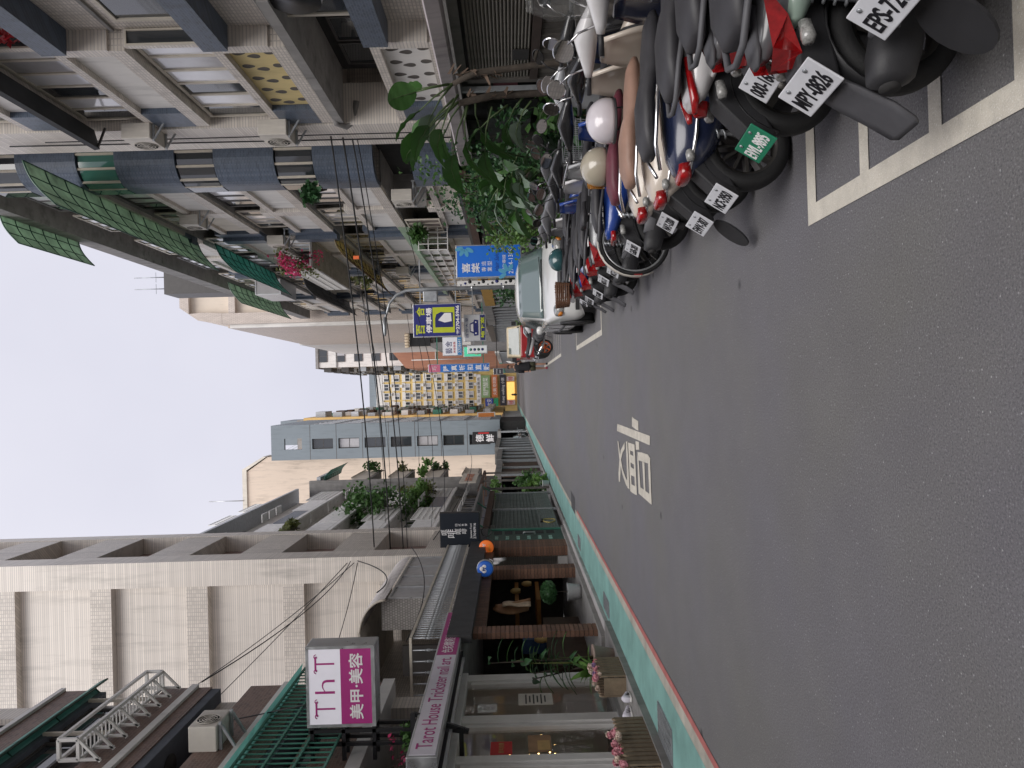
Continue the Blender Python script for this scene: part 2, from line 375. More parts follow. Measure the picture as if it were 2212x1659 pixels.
# motorcycle bays: long outer line, cross lines
for y in (1.2, 1.77, 2.3, 2.79, 3.36): flat('parking_line', M_lwhite, [(.9, y), (2.9, y), (2.9, y + .085), (.9, y + .085)], .005, road)
flat('parking_line', M_lwhite, [(.82, -2), (.92, -2), (.92, 4.05), (.82, 4.05)], .006, road)
flat('parking_line', M_lwhite, [(.92, 3.94), (2.9, 3.94), (2.9, 4.05), (.92, 4.05)], .0062, road)
flat('parking_line', M_lwhite, [(.9, 13.25), (1.0, 13.25), (1.0, 18.4), (.9, 18.4)], .005, road)
for y in (13.25, 18.3): flat('parking_line', M_lwhite, [(1.0, y), (2.9, y), (2.9, y + .1), (1.0, y + .1)], .0055, road)
flat('parking_line', M_lwhite, [(1.0, 24), (1.1, 24), (1.1, 36), (1.0, 36)], .005, road)
for y in range(24, 37, 1): flat('parking_line', M_lwhite, [(1.1, y), (2.9, y), (2.9, y + .09), (1.1, y + .09)], .0055, road)
SLOW = [[(-0.56,11.63),(-0.58,8.91),(-0.69,8.94),(-0.67,11.7)],[(-0.4,10.19),(-0.42,10.04),(-0.44,9.7),(-0.56,9.71),(-0.56,9.85),(-0.53,10.22)],[(-0.71,9.96),(-0.7,9.68),(-0.8,9.68),(-0.82,9.95)],
[(-0.84,9.83),(-0.82,9.51),(-0.81,9.07),(-0.84,8.93),(-0.91,8.95),(-0.94,9.77)],[(-1.27,9.7),(-1.27,9.05),(-1.38,8.92),(-1.37,9.83)],[(-0.87,9.85),(-0.94,9.75),(-1.26,9.67),(-1.37,9.83)],[(-0.93,9.48),(-0.93,9.33),(-1.27,9.31),(-1.27,9.43)],[(-0.92,9.08),(-0.86,8.94),(-1.38,8.92),(-1.27,9.05)],
[(-0.77,10.6),(-0.76,10.04),(-0.86,10.02),(-0.87,10.58)],[(-0.87,10.58),(-0.87,10.43),(-1.43,10.38),(-1.43,10.52)],[(-0.86,10.17),(-0.86,10.02),(-1.41,9.96),(-1.42,10.09)],[(-0.92,10.43),(-0.92,10.13),(-1.03,10.14),(-1.03,10.44)],[(-1.09,10.44),(-1.09,10.13),(-1.19,10.12),(-1.2,10.42)],[(-1.32,10.4),(-1.31,10.08),(-1.42,10.07),(-1.43,10.39)],
[(-0.77,10.79),(-0.76,10.66),(-1.41,10.59),(-1.42,10.77)],[(-0.79,10.92),(-0.89,10.93),(-0.95,11.13),(-1.06,11.31),(-1.18,11.38),(-1.42,11.49),(-1.43,11.63),(-1.3,11.63),(-1.1,11.5),(-0.94,11.34)],
[(-0.82,11.65),(-0.82,11.53),(-1.01,11.41),(-1.2,11.18),(-1.3,10.89),(-1.33,10.58),(-1.42,10.6),(-1.39,10.91),(-1.27,11.24),(-1.07,11.5)]]
sm = MB()
for i, p in enumerate(SLOW): sm.add([(x, y, .006 + .0002 * i) for x, y in p], [tuple(range(len(p)))])
sm.build('slow_marking', M_lwhite, road, label='white painted character meaning slow, facing oncoming traffic')
flat('asphalt_patch', mat('new_asphalt', (.07, .07, .075), .85, var=.1, bump=.4, bscale=190), [(-3.33, 20.25), (-2.9, 20.3), (-2.86, 21.5), (-3.32, 21.45)], .0075, road)
for (x0, x1, y0, y1) in ((-4.02, -3.62, 8.1, 8.9), (-4.02, -3.72, 13.3, 14.1), (-4.0, -3.68, 18.8, 19.5)):
    gr = flat('drain_frame', M_steel, [(x0, y0), (x1, y0), (x1, y1), (x0, y1)], .009, pav)
    flat('drain_pit', M_dark, [(x0 + .02, y0 + .02), (x1 - .02, y0 + .02), (x1 - .02, y1 - .02), (x0 + .02, y1 - .02)], .011, pav)
    gb = MB()
    for k in range(14): yy = y0 + .03 + (y1 - y0 - .06) * k / 13; gb.bar((x0 + .02, yy, .014), (x1 - .02, yy, .014), .016, .01)
    for k in range(5): xx = x0 + .02 + (x1 - x0 - .04) * k / 4; gb.bar((xx, y0 + .02, .016), (xx, y1 - .02, .016), .012, .01)
    gb.build('drain_grate', M_steel, pav)
pl = struct(MB().box(-7, -4.03, -8, 13.3, -.01, .1).build('shop_platform', M_concd))
struct(MB().box(-7, -4.3, 13.3, 24.2, -.01, .16).build('raised_shop_step', M_conc))
struct(MB().box(-8, -4.16, 24.2, 203, -.01, .05).build('left_footway', M_conc))
struct(MB().box(3.0, 9, -8, 203, -.01, .04).build('right_footway', M_conc))
# ================================================================ facade helpers
def FP(face, plane, a, z, d=0):
    return {'+x': (plane + d, a, z), '-x': (plane - d, a, z), '-y': (a, plane - d, z)}[face]
def fbox(mb, face, plane, a0, a1, z0, z1, d0, d1):
    p, q = FP(face, plane, a0, z0, d0), FP(face, plane, a1, z1, d1)
    return mb.box(p[0], q[0], p[1], q[1], p[2], q[2])
def fb(name, m, par, face, plane, a0, a1, z0, z1, d0, d1, bevel=0):
    return fbox(MB(), face, plane, a0, a1, z0, z1, d0, d1).build(name, m, par, bevel=bevel)
def win(par, face, plane, a0, a1, z0, z1, fm=None, gm=None, nx=2, nz=1, fw=.05, dep=.05, name='window'):
    """framed window standing on the wall plane: frame mesh with one child per pane"""
    fm = fm or M_frame; mb = MB(); a0, a1 = min(a0, a1), max(a0, a1)
    fbox(mb, face, plane, a0, a1, z0, z0 + fw, 0, dep); fbox(mb, face, plane, a0, a1, z1 - fw, z1, 0, dep)
    for i in range(nx + 1):
        a = a0 + (a1 - a0 - fw) * i / nx; fbox(mb, face, plane, a, a + fw, z0 + fw, z1 - fw, 0, dep - (.004 if 0 < i < nx else 0))
    for j in range(1, nz):
        z = z0 + (z1 - z0 - fw) * j / nz; fbox(mb, face, plane, a0 + fw, a1 - fw, z, z + fw * .7, 0, dep - .008)
    o = mb.build(name, fm, par)
    gms = gm if isinstance(gm, (list, tuple)) else [gm or M_glass]
    for i in range(nx):
        for j in range(nz):
            p0 = a0 + (a1 - a0 - fw) * i / nx + fw; p1 = a0 + (a1 - a0 - fw) * (i + 1) / nx
            q0 = z0 + (z1 - z0 - fw) * j / nz + fw * .8; q1 = z0 + (z1 - z0 - fw) * (j + 1) / nz
            fbox(MB(), face, plane, p0, p1, q0, q1, .008, .02).build('pane', gms[(i + j * nx) % len(gms)], o)
    return o
def bars(name, m, par, face, plane, a0, a1, z0, z1, d, step, w=.018, rail=.03, cross=0):
    """railing: each upright its own piece, rails one part"""
    n = max(1, round(abs(a1 - a0) / step)); mb = MB()
    for z in [z0, z1] + [z0 + (z1 - z0) * (k + 1) / (cross + 1) for k in range(cross)]:
        mb.bar(FP(face, plane, a0, z, d), FP(face, plane, a1, z, d), rail)
    o = mb.build(name, m, par)
    me = MB().bar((0, 0, 0), (0, 0, z1 - z0), w).mesh('bar'); me.materials.append(m)
    for i in range(n + 1):
        b = obj('bar', me, o); b.location = FP(face, plane, a0 + (a1 - a0) * i / n, z0, d)
    return o
def ac_unit(par_label, loc, rz=0, w=.8, h=.55, d=.3, group='air conditioner units on the facades', bracket=True):
    t = thing('air_conditioner', par_label, 'air conditioner', loc, rz, group, world=False)
    MB().box(-w / 2, w / 2, -d, 0, 0, h).build('casing', M_cream, t, bevel=.015)
    mb = MB(); cx_, cz_, rr = -w * .1, h / 2, h * .4
    for k in range(4): mb.tube([(cx_ + rr * (k + 1) / 4 * math.cos(a * math.pi / 8), -d - .012, cz_ + rr * (k + 1) / 4 * math.sin(a * math.pi / 8)) for a in range(16)], .006, 4, closed=True)
    for k in range(4): a = k * math.pi / 4; mb.bar((cx_ + rr * math.cos(a), -d - .012, cz_ + rr * math.sin(a)), (cx_ - rr * math.cos(a), -d - .012, cz_ - rr * math.sin(a)), .006)
    mb.build('fan_grille', M_cream, t)
    MB().lathe([(rr, 0), (rr, .004)], (cx_, -d - .006, cz_), 20, 'y').build('fan_opening', M_dark, t)
    if bracket:
        for s in (-1, 1):
            b = MB(); x = s * w * .36
            b.bar((x, .25, -.03), (x, -d - .03, -.03), .04); b.bar((x, .25, -.4), (x, -d + .02, -.05), .035); b.bar((x, .25, -.45), (x, .25, .02), .04)
            b.build('bracket', M_steel, t)
    return t
def slab_awning(name, label, m, pts_in, pts_out, thick=.02, frame=None, nrib=6, group=None, grid=True):
    """sheet awning between a wall edge and an outer edge (world points), with ribs"""
    root = thing(name, label, 'awning', pts_in[0], 0, group)
    a0, a1 = Vector(pts_in[0]), Vector(pts_in[1]); b0, b1 = Vector(pts_out[0]), Vector(pts_out[1]); n = 10
    rows = []
    for i in range(n + 1):
        t = i / n; bulge = math.sin(math.pi * t) * .14
        rows.append([tuple((a0 + (a1 - a0) * s / 14) * (1 - t) + (b0 + (b1 - b0) * s / 14) * t + Vector((0, 0, bulge))) for s in range(15)])
    sh = MB().sheet(rows).build('sheet', m, root); md = sh.modifiers.new('s', 'SOLIDIFY'); md.thickness = thick
    fm = frame or M_dgreen
    for k in range(nrib + 1):
        s = k / nrib
        MB().tube([tuple(Vector(a0 + (a1 - a0) * s) * (1 - i / n) + Vector(b0 + (b1 - b0) * s) * (i / n) + Vector((0, 0, math.sin(math.pi * i / n) * .14 - .03))) for i in range(n + 1)], .018, 5).build('rib', fm, root)
    for k in range(4):
        t = k / 3; z = math.sin(math.pi * t) * .14 - .03
        MB().tube([tuple(a0 * (1 - t) + b0 * t + Vector((0, 0, z))), tuple(a1 * (1 - t) + b1 * t + Vector((0, 0, z)))], .016, 5).build('purlin', fm, root)
    return root
def leaf_cloud(mb, c, r, n, size, rng, flatten=1, droop=.3):
    """many small leaf faces spread through an ellipsoid in clumps"""
    cl = [(Vector((rng.gauss(0, .42), rng.gauss(0, .42), rng.gauss(0, .42)))) for _ in range(max(4, n // 60))]
    for _ in range(n):
        q = rng.choice(cl) + Vector((rng.gauss(0, .17), rng.gauss(0, .17), rng.gauss(0, .17)))
        p = Vector((c[0] + q.x * r[0], c[1] + q.y * r[1], c[2] + q.z * r[2]))
        d = Vector((rng.uniform(-1, 1), rng.uniform(-1, 1), rng.uniform(-.7 - droop, .5))).normalized()
        s = size * rng.uniform(.6, 1.35); w = d.orthogonal(); w.rotate(Matrix.Rotation(rng.uniform(0, 6.28), 3, d)); w = w.normalized() * s * .3
        mid = p + d * s * .5 + Vector((0, 0, .08 * s))
        mb.add([p, mid + w, p + d * s, mid - w], [(0, 1, 2, 3)])
def bush(name, label, loc, r, n, size, m=None, cat='plant', group=None, stems=5, seed=1, pot=None, m2=None):
    rng = random.Random(seed); root = thing(name, label, cat, loc, 0, group, world=False)
    mb = MB(); leaf_cloud(mb, (0, 0, r[2] * 1.0 + (pot[1] if pot else 0)), r, n, size, rng); mb.build('foliage', m or M_leaf, root, fix=False)
    if m2:
        mb = MB(); leaf_cloud(mb, (0, 0, r[2] * 1.1 + (pot[1] if pot else 0)), r, n // 5, size, rng); mb.build('light_foliage', m2, root, fix=False)
    st = MB()
    for _ in range(stems):
        a = rng.uniform(0, 6.28); x, y = math.cos(a) * r[0] * .6 * rng.random(), math.sin(a) * r[1] * .6 * rng.random()
        st.tube([(0, 0, pot[1] * .8 if pot else 0), (x * .4, y * .4, r[2] * .7), (x, y, r[2] * 1.5)], [.02, .014, .006], 5)
    st.build('stem', M_bark, root)
    if pot: MB().lathe([(pot[0] * .72, 0), (pot[0], pot[1]), (pot[0] * 1.06, pot[1]), (pot[0] * 1.06, pot[1] - .03), (pot[0] * .9, pot[1] - .03)], n=16).build('pot', pot[2] if len(pot) > 2 else M_terrap, root)
    return root
# ================================================================ LEFT: near building with brown tiled balconies
A = thing('apartment_building', 'near left apartment building with brown speckled tile balconies above the nail salon', 'building', (-6, 9, 0))
AX, AE = -5.0, 13.35
bx('wall', M_tileWv, A, -12, -6.2, -60, AE, .0, 19)
bx('rear_street_front', M_tileWv, A, -6.2, -5.0, -60, -2, .1, 17)  # unseen row continued behind the camera, added for the mirrors to reflect
for k in range(10): bx('rear_parapet', M_tileBr if k % 2 else M_plastW, A, -5.0, -4.9, -58 + k * 5.5, -53.5 + k * 5.5, 3 + (k % 3), 4.2 + (k % 3)); bx('rear_window_band', M_glass, A, -5.0, -4.93, -58 + k * 5.5, -53.5 + k * 5.5, 5.5 + (k % 3), 7 + (k % 3))
for (z0, z1) in ((8.9, 9.46), (7.27, 7.72), (6.92, 7.15), (5.67, 6.24), (5.2, 5.48), (3.95, 4.5), (11.6, 12.8)):
    bx('parapet', M_tileBr, A, -6.2, AX, 2, AE, z0, z1)
for (z0, z1) in ((9.46, 9.54), (7.15, 7.27), (5.48, 5.67), (3.75, 3.95)):
    bx('white_band', M_framew, A, -6.2, AX + .05, 2, AE + .03, z0, z1)
for z in (6.82, 8.8, 5.1, 11.5): bx('balcony_floor', mat('blue_grey_soffit', (.10, .115, .14), .8, var=.15), A, -6.2, AX - .02, 2, AE - .02, z - .06, z + .1)
bx('corner_pier', M_tileW, A, -6.2, AX - .25, AE - .5, AE - .05, 2.9, 19)
bx('gap_wall', mat('blue_grey_soffit', (.10, .115, .14)), A, -6.2, -5.6, AE - 1.2, AE - .06, 6.24, 6.76)
for (z0, z1, gm) in ((9.54, 11.5, M_glassL), (7.74, 8.72, M_glassL), (4.52, 5.0, M_glass)):
    for k in range(4): win(A, '+x', -5.4, 3.6 + k * 2.35, 5.85 + k * 2.35, z0 + .02, z1 - .05, M_frame, gm, nx=2)
MB().lathe([(.2, 0), (.2, .02)], (-5.4, 11.3, 6.735), 18, 'z').build('vent_hole', M_dark, A)
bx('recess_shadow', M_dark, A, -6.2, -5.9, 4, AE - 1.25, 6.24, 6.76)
# white flower rack hung on the parapet
fr = thing('window_cage', 'white metal flower rack hung outside a brown balcony above the salon', 'window cage', (-4.6, 11, 7.4))
mb = MB(); X0, X1, Z0, Z1, Y0, Y1 = -4.93, -4.65, 7.70, 7.97, 10.64, 13.2
for x in (X0, X1):
    for z in (Z0, Z1): mb.bar((x, Y0, z), (x, Y1, z), .045)
for y in (Y0, Y1):
    for z in (Z0, Z1): mb.bar((X0, y, z), (X1, y, z), .045)
    for x in (X0, X1): mb.bar((x, y, Z0), (x, y, Z1), .045)
mb.build('frame', M_framew, fr)
me = MB().bar((X0, 0, 0), (X1, 0, 0), .018).mesh('slat'); me.materials.append(M_framew)
for k in range(26):
    b = obj('slat', me, fr); b.location = (4.6, Y0 + (Y1 - Y0) * k / 25 - 11, Z0 - 7.4)
for k in range(8):
    y = Y0 + (Y1 - Y0) * k / 7; MB().bar((X1, y, Z0), (X0 - .03, y, Z0 - .3), .035).bar((X0, y, Z0 - .3), (X0, y, Z0), .035).build('strut', M_framew, fr)
# green edged balcony glazing and awning above it
ga = slab_awning('green_awning', 'narrow green edged awning under the top brown parapet at the left', M_tealp, ((-5.03, 4, 8.86), (-5.03, 13.3, 8.86)), ((-4.86, 4, 8.83), (-4.86, 13.5, 8.83)), nrib=8)
for k in range(7): MB().bar((-5.0, 5.4 + k * 1.25, 7.74), (-5.0, 5.4 + k * 1.25, 8.8), .05).build('post', M_frame, A)
for k in range(6): win(A, '+x', -5.15, 5.45 + k * 1.25, 6.6 + k * 1.25, 8.2, 8.76, M_framed, M_glass, nx=1)
ac_unit('cream air conditioner on the brown balcony beside the round vent hole', (-5.0, 11.2, 5.9), R(90), .6, .4, .36)
# green iron cage below
gc = thing('iron_cage', 'green painted iron balcony cage beside the nail salon lightbox', 'window cage', (-4.7, 11, 4.6))
mb = MB()
for z in (4.1, 4.5, 4.9, 5.3): mb.bar((-4.72, 6, z), (-4.72, 13.4, z), .03)
for x in (-5, -4.72): mb.bar((x, 13.4, 4.1), (x, 13.4, 5.3), .035)
for z in (4.1, 5.3): mb.bar((-5, 13.4, z), (-4.72, 13.4, z), .03)
mb.build('frame', M_greeni, gc)
me = MB().bar((0, 0, 0), (0, 0, 1.2), .016).mesh('bar'); me.materials.append(M_greeni)
for k in range(53):
    b = obj('bar', me, gc); b.location = (-4.72 + 4.7, 6 + k * .14 - 11, 4.1 - 4.6)
MB().sheet([[(-5.0, 6, 5.44), (-5.0, 13.45, 5.44)], [(-4.66, 6, 5.36), (-4.66, 13.45, 5.36)]]).build('sheet_roof', M_tealp, gc)
# ================================================================ nail salon shopfront
sf = thing('nail_salon_front', 'white framed glass doors of the nail salon behind the flower planters', 'shop front', (-4.95, 11, .1))
FX = -4.9
bx('interior_floor', M_concd, sf, -8.5, FX - .06, 4, 13.2, .1, .12)
bx('back_wall', mat('salon_wall', (.52, .30, .22), .7, var=.3, scale=1.3), sf, -7.6, -7.5, 4, 13.2, .1, 2.6)
bx('interior_ceiling', M_plast, sf, -8.5, FX - .06, 4, 13.2, 2.62, 2.7)
bx('side_wall', M_plast, sf, -7.5, FX - .1, 13.1, 13.2, .12, 2.62)
for (y0, y1) in ((12.88, 13.14), (11.25, 11.5), (10.06, 10.24), (8.4, 8.65), (7.2, 7.4)):
    bx('door_post', M_framew, sf, FX - .09, FX + .06, y0, y1, .1, 2.46, bevel=.01)
    bx('door_post', M_framew, sf, FX - .06, FX + .03, y0 - .09, y0 - .003, .12, 2.4, bevel=.008)
bx('lintel', M_framew, sf, FX - .1, FX + .09, 4, 13.16, 2.46, 2.58, bevel=.01)
bx('door_sill', M_alu, sf, FX - .12, FX + .12, 4, 12.88, .1, .16)
M_clear = mat('clear_glass', (.85, .88, .87), .02, var=0, trans=1, alpha=.16, spec=.5)
for (y0, y1) in ((11.5, 12.79), (10.24, 11.16), (8.65, 9.97), (7.4, 8.31)):
    bx('glass_pane', M_clear, sf, FX - .03, FX - .022, y0, y1, .16, 2.46)
PAPER = mat('poster_paper', (.66, .62, .56), .7, var=.06, scale=6)
INK = mat('printed_ink', (.05, .045, .04), .6, var=0)
RED = mat('red_paper', (.55, .03, .03), .6, var=.06)
GOLD = mat('gold_card', (.55, .36, .14), .5, var=.12, scale=8)
def poster(y0, y1, z0, z1, m, lines=0, parent=None, nm='poster', x=FX + .0):
    o = bx(nm, m, sf, x - .018, x - .012, y0, y1, z0, z1)
    for k in range(lines):
        zz = z1 - .12 - (z1 - z0 - .24) * k / max(1, lines - 1); w = (y1 - y0) * (.28 if k % 2 else .4)
        MB().box(x - .0115, x - .0105, (y0 + y1) / 2 - w, (y0 + y1) / 2 + w, zz - .012, zz + .012).build('print_line', INK, o)
    return o
poster(12.0, 12.45, 1.08, 1.62, PAPER, 6); poster(9.2, 9.75, 1.15, 1.75, PAPER, 5)
r_ = poster(10.4, 10.78, 1.72, 2.02, RED); text('lettering', '新年快樂', .1, GOLD, r_, (FX - .01, 10.59, 1.87), '+x', .001, fit=(.3, .08))
g_ = poster(10.45, 10.95, 1.18, 1.5, mat('kraft_box', (.33, .2, .11), .7, var=.2)); bx('card', GOLD, g_, FX - .0118, FX - .0105, 10.5, 10.78, 1.2, 1.37)
for k in range(12):
    MB().ball((-5.1 - .3 * random.random(), 10.35 + random.random() * .9, 1.1 + random.random() * .7), .012, n=6, m=4).build('fairy_light', mat('warm_bulb', (1, .6, .2), .4, var=0, emit=6), sf)
# fascia above the doors and long strip sign
bx('fascia', M_black, sf, -6, -4.62, 2, 13.7, 2.58, 2.9)
bx('awning_slat', M_alu, sf, -4.62, -4.55, 8, 13.2, 2.52, 2.56)
bn = thing('strip_sign', 'long magenta and white strip sign running along the nail salon fascia', 'sign', (-4.4, 12, 2.6))
MAG = paint('magenta_print', (.42, .035, .22), .45); WPR = paint('white_print', (.74, .71, .78), .45); WLET = paint('white_lettering', (.85, .83, .84), .5)
bx('sign_box', M_alu, bn, -4.5, -4.35, 9.2, 15.2, 2.6, 2.98, bevel=.01)
bx('white_panel', WPR, bn, -4.349, -4.344, 9.25, 12.72, 2.63, 2.95); bx('magenta_panel', MAG, bn, -4.349, -4.344, 12.72, 15.15, 2.63, 2.95)
text('lettering', 'Tarot House Trickster nail art.', .25, MAG, bn, (-4.342, 11.0, 2.79), '+x', .001, fit=(3.2, .2))
text('lettering', '色彩魔術美甲', .2, WLET, bn, (-4.342, 13.38, 2.79), '+x', .001, fit=(1.1, .19)); text('lettering', '美容沙龍', .2, WLET, bn, (-4.342, 14.38, 2.79), '+x', .001, fit=(.74, .19)); MB().box(-4.343, -4.341, 13.95, 13.985, 2.775, 2.81).build('lettering_dot', WLET, bn)
text('lettering', '預約專線', .06, WLET, bn, (-4.342, 14.98, 2.84), '+x', .001, fit=(.3, .07)); text('lettering', '2704-5123', .06, WLET, bn, (-4.342, 14.98, 2.73), '+x', .001, fit=(.3, .06))
# ThT lightbox
tb = thing('lightbox_sign', 'large white and magenta lightbox sign of the nail salon on a black bracket', 'sign', (-3.9, 10.5, 3.5))
SX0, SX1, SZ0, SZ1, SY = -4.52, -3.42, 3.56, 4.5, 10.5
bx('case', M_alu, tb, SX0, SX1, SY, SY + .36, SZ0, SZ1, bevel=.012)
mb = MB(); [mb.box(*b) for b in ((SX0, SX1, SY - .015, SY, SZ0, SZ0 + .05), (SX0, SX1, SY - .015, SY, SZ1 - .035, SZ1), (SX0, SX0 + .04, SY - .015, SY, SZ0 + .05, SZ1 - .035), (SX1 - .04, SX1, SY - .015, SY, SZ0 + .05, SZ1 - .035))]
mb.build('rim', M_alu, tb)
LBW = mat('lightbox_white', (.74, .72, .79), .4, var=.03, emit=.12)
bx('white_panel', LBW, tb, SX0 + .041, SX1 - .041, SY - .008, SY - .001, 4.03, SZ1 - .036); bx('magenta_panel', MAG, tb, SX0 + .041, SX1 - .041, SY - .008, SY - .001, SZ0 + .051, 4.03)
for ch, xx in (('T', -4.27), ('h', -3.97), ('T', -3.66)):
    text('lettering', ch, .3, MAG, tb, (xx, SY - .009, 4.245), '-y', .002, fit=(.19, .27), bold=-.004)
    if ch == 'T':   # curled serifs
        for s in (-1, 1): MB().tube([(xx + s * .095 + .035 * (1 - k / 9) * math.cos(k * .8) * s, SY - .011, 4.36 + .035 * (1 - k / 9) * math.sin(k * .8)) for k in range(10)], .006, 5).build('lettering_curl', MAG, tb)
text('lettering', '美甲·美容', .2, WLET, tb, (-3.97, SY - .009, 3.82), '-y', .002, fit=(.9, .19), bold=.004)
mb = MB()
for z in (4.45, 4.02, 3.6): mb.bar((SX0, SY + .06, z), (-5.0, SY + .06, z), .05); mb.bar((SX0, SY + .3, z), (-5.0, SY + .3, z), .05)
for x in (-4.6, -4.78): mb.bar((x, SY + .06, 2.95), (x, SY + .06, 4.5), .05); mb.bar((x, SY + .3, 2.95), (x, SY + .3, 4.5), .05)
mb.bar((-4.35, SY - .06, 3.03), (-4.6, SY - .06, 2.3), .05); mb.bar((-4.32, SY - .08, 3.05), (-5.1, SY - .08, 3.05), .06); mb.bar((-4.55, SY - .08, 2.4), (-5.1, SY - .08, 2.4), .06); mb.bar((-4.6, SY - .08, 2.3), (-4.5, SY - .08, 3.05), .05)
mb.build('bracket', M_black, tb)
# bougainvillea behind the bracket
fl = bush('flowering_plant', 'pink flowering plant on the ledge behind the lightbox bracket', (-4.95, 10.6, 2.95), (.35, .4, .22), 160, .09, M_leaf, stems=4, seed=3)
mb = MB(); leaf_cloud(mb, (0, -.1, .3), (.35, .4, .2), 60, .07, random.Random(5)); mb.build('blossom', M_pink, fl, fix=False)
# planters, shoes, pot plants
def planter(label, y0, y1, x0=-4.34, x1=-4.06, z=.1, h=.37, seed=1):
    t = thing('planter_box', label, 'planter', ((x0 + x1) / 2, (y0 + y1) / 2, z), 0, 'picket planters before the nail salon'); rng = random.Random(seed)
    n = max(4, round((y1 - y0) / .1)); w = (y1 - y0) / n
    me = MB().prism([(-.033, 0), (.033, 0), (.033, h - .025), (0.0, h + .012), (-.033, h - .025)], -.011, .011, 'yz').mesh('picket'); me.materials.append(M_wood)
    for i in range(n):
        for x in (x1, x0):
            o = obj('picket', me, t); o.location = (x - t.location.x, y0 + w * (i + .5) - t.location.y, .0); o.rotation_euler = (0, 0, rng.uniform(-.03, .03))
    for y in (y0 + .01, y1 - .01): bx('end_board', M_wood, t, x0 + .02, x1 - .02, y - .012, y + .012, z, z + h - .06)
    for zz in (z + .1, z + h - .12): bx('rail', M_woodg, t, x1 - .033, x1 - .014, y0 + .03, y1 - .03, zz, zz + .06)
    bx('gap_shade_box', M_dark, t, x0 + .02, x1 - .034, y0 + .03, y1 - .03, z + .02, z + h - .15)  # added dark box, stands in for shade between the pickets
    bx('soil', M_dirt, t, x0 + .02, x1 - .035, y0 + .03, y1 - .03, z + h - .14, z + h - .11)
    cols = [mat('pompon_pink', (.58, .26, .30), .9, var=.2, scale=60), mat('pompon_mauve', (.33, .22, .38), .9, var=.2, scale=60), mat('pompon_cream', (.66, .54, .46), .9, var=.2, scale=60), mat('pompon_rose', (.60, .18, .24), .9, var=.2, scale=60)]
    for i in range(17):
        mb = MB(); r0 = rng.uniform(.034, .052); c = Vector((rng.uniform(x0 + .06, x1 + .03), y0 + (y1 - y0) * (i + .4) / 17, z + h + rng.uniform(-.03, .075)))
        for _ in range(70):
            d = Vector((rng.gauss(0, 1), rng.gauss(0, 1), rng.gauss(0, 1))).normalized(); w2 = d.orthogonal().normalized() * .012
            mb.add([c + d * r0 * .45 - w2, c + d * r0 * .45 + w2, c + d * r0 * rng.uniform(.85, 1.1) + w2 * .8, c + d * r0 - w2 * .8], [(0, 1, 2, 3)])
        mb.ball(tuple(c), r0 * .72, n=8, m=6); mb.build('pompon_flower', cols[rng.choice((0, 0, 1, 2, 3, 0))], t, fix=False)
    return t
planter('wooden picket planter of pompon flowers nearest the camera at the salon', 8.25, 9.47, seed=2)
planter('wooden picket planter of pompon flowers between salon door and big pot', 10.8, 11.58, seed=4)
M_shoe = mat('white_mesh_shoe', (.70, .68, .76), .6, var=.05)
for k, (px, py, a, lb) in enumerate(((-4.17, 10.36, 95, 'white trainer with black stripes on the salon step, toe to the door'), (-4.36, 10.3, 80, 'white trainer half hidden behind the other shoe on the salon step'))):
    t = thing('shoe', lb, 'shoe', (px, py, .1), R(a), 'pair of white trainers', world=False)
    MB().loft([(-.14, 0, .05, .028, .02, 2.4), (-.13, 0, .075, .036, .06, 2.6), (-.06, 0, .08, .038, .065, 2.4), (0, 0, .065, .042, .048, 2.4), (.08, 0, .05, .046, .032, 2.4), (.13, 0, .042, .035, .02, 2.2), (.148, 0, .038, .012, .008, 2)], 14).build('upper', M_shoe, t)
    MB().loft([(-.145, 0, .02, .028, .018, 3), (-.1, 0, .016, .042, .018, 3.5), (.03, 0, .014, .046, .016, 3.5), (.12, 0, .018, .04, .016, 3), (.152, 0, .024, .016, .01, 2.5)], 14).build('sole', M_framew, t)
    for i in range(3): MB().bar((-.03 + i * .03, -.043, .03), (-.055 + i * .03, -.036, .09), .01, .004).bar((-.03 + i * .03, .043, .03), (-.055 + i * .03, .036, .09), .01, .004).build('stripe', M_black, t)
    mb = MB()
    for i in range(4): mb.tube([(.0 + i * .018, -.022, .11 - i * .012), (.008 + i * .018, 0, .118 - i * .013), (.0 + i * .018, .022, .11 - i * .012)], .003, 4)
    mb.build('laces', M_shoe, t)
dm = tag(MB().box(-4.85, -4.42, 9.7, 10.7, .101, .113).build('door_mat', M_black), 'black door mat before the salon doors', 'mat')
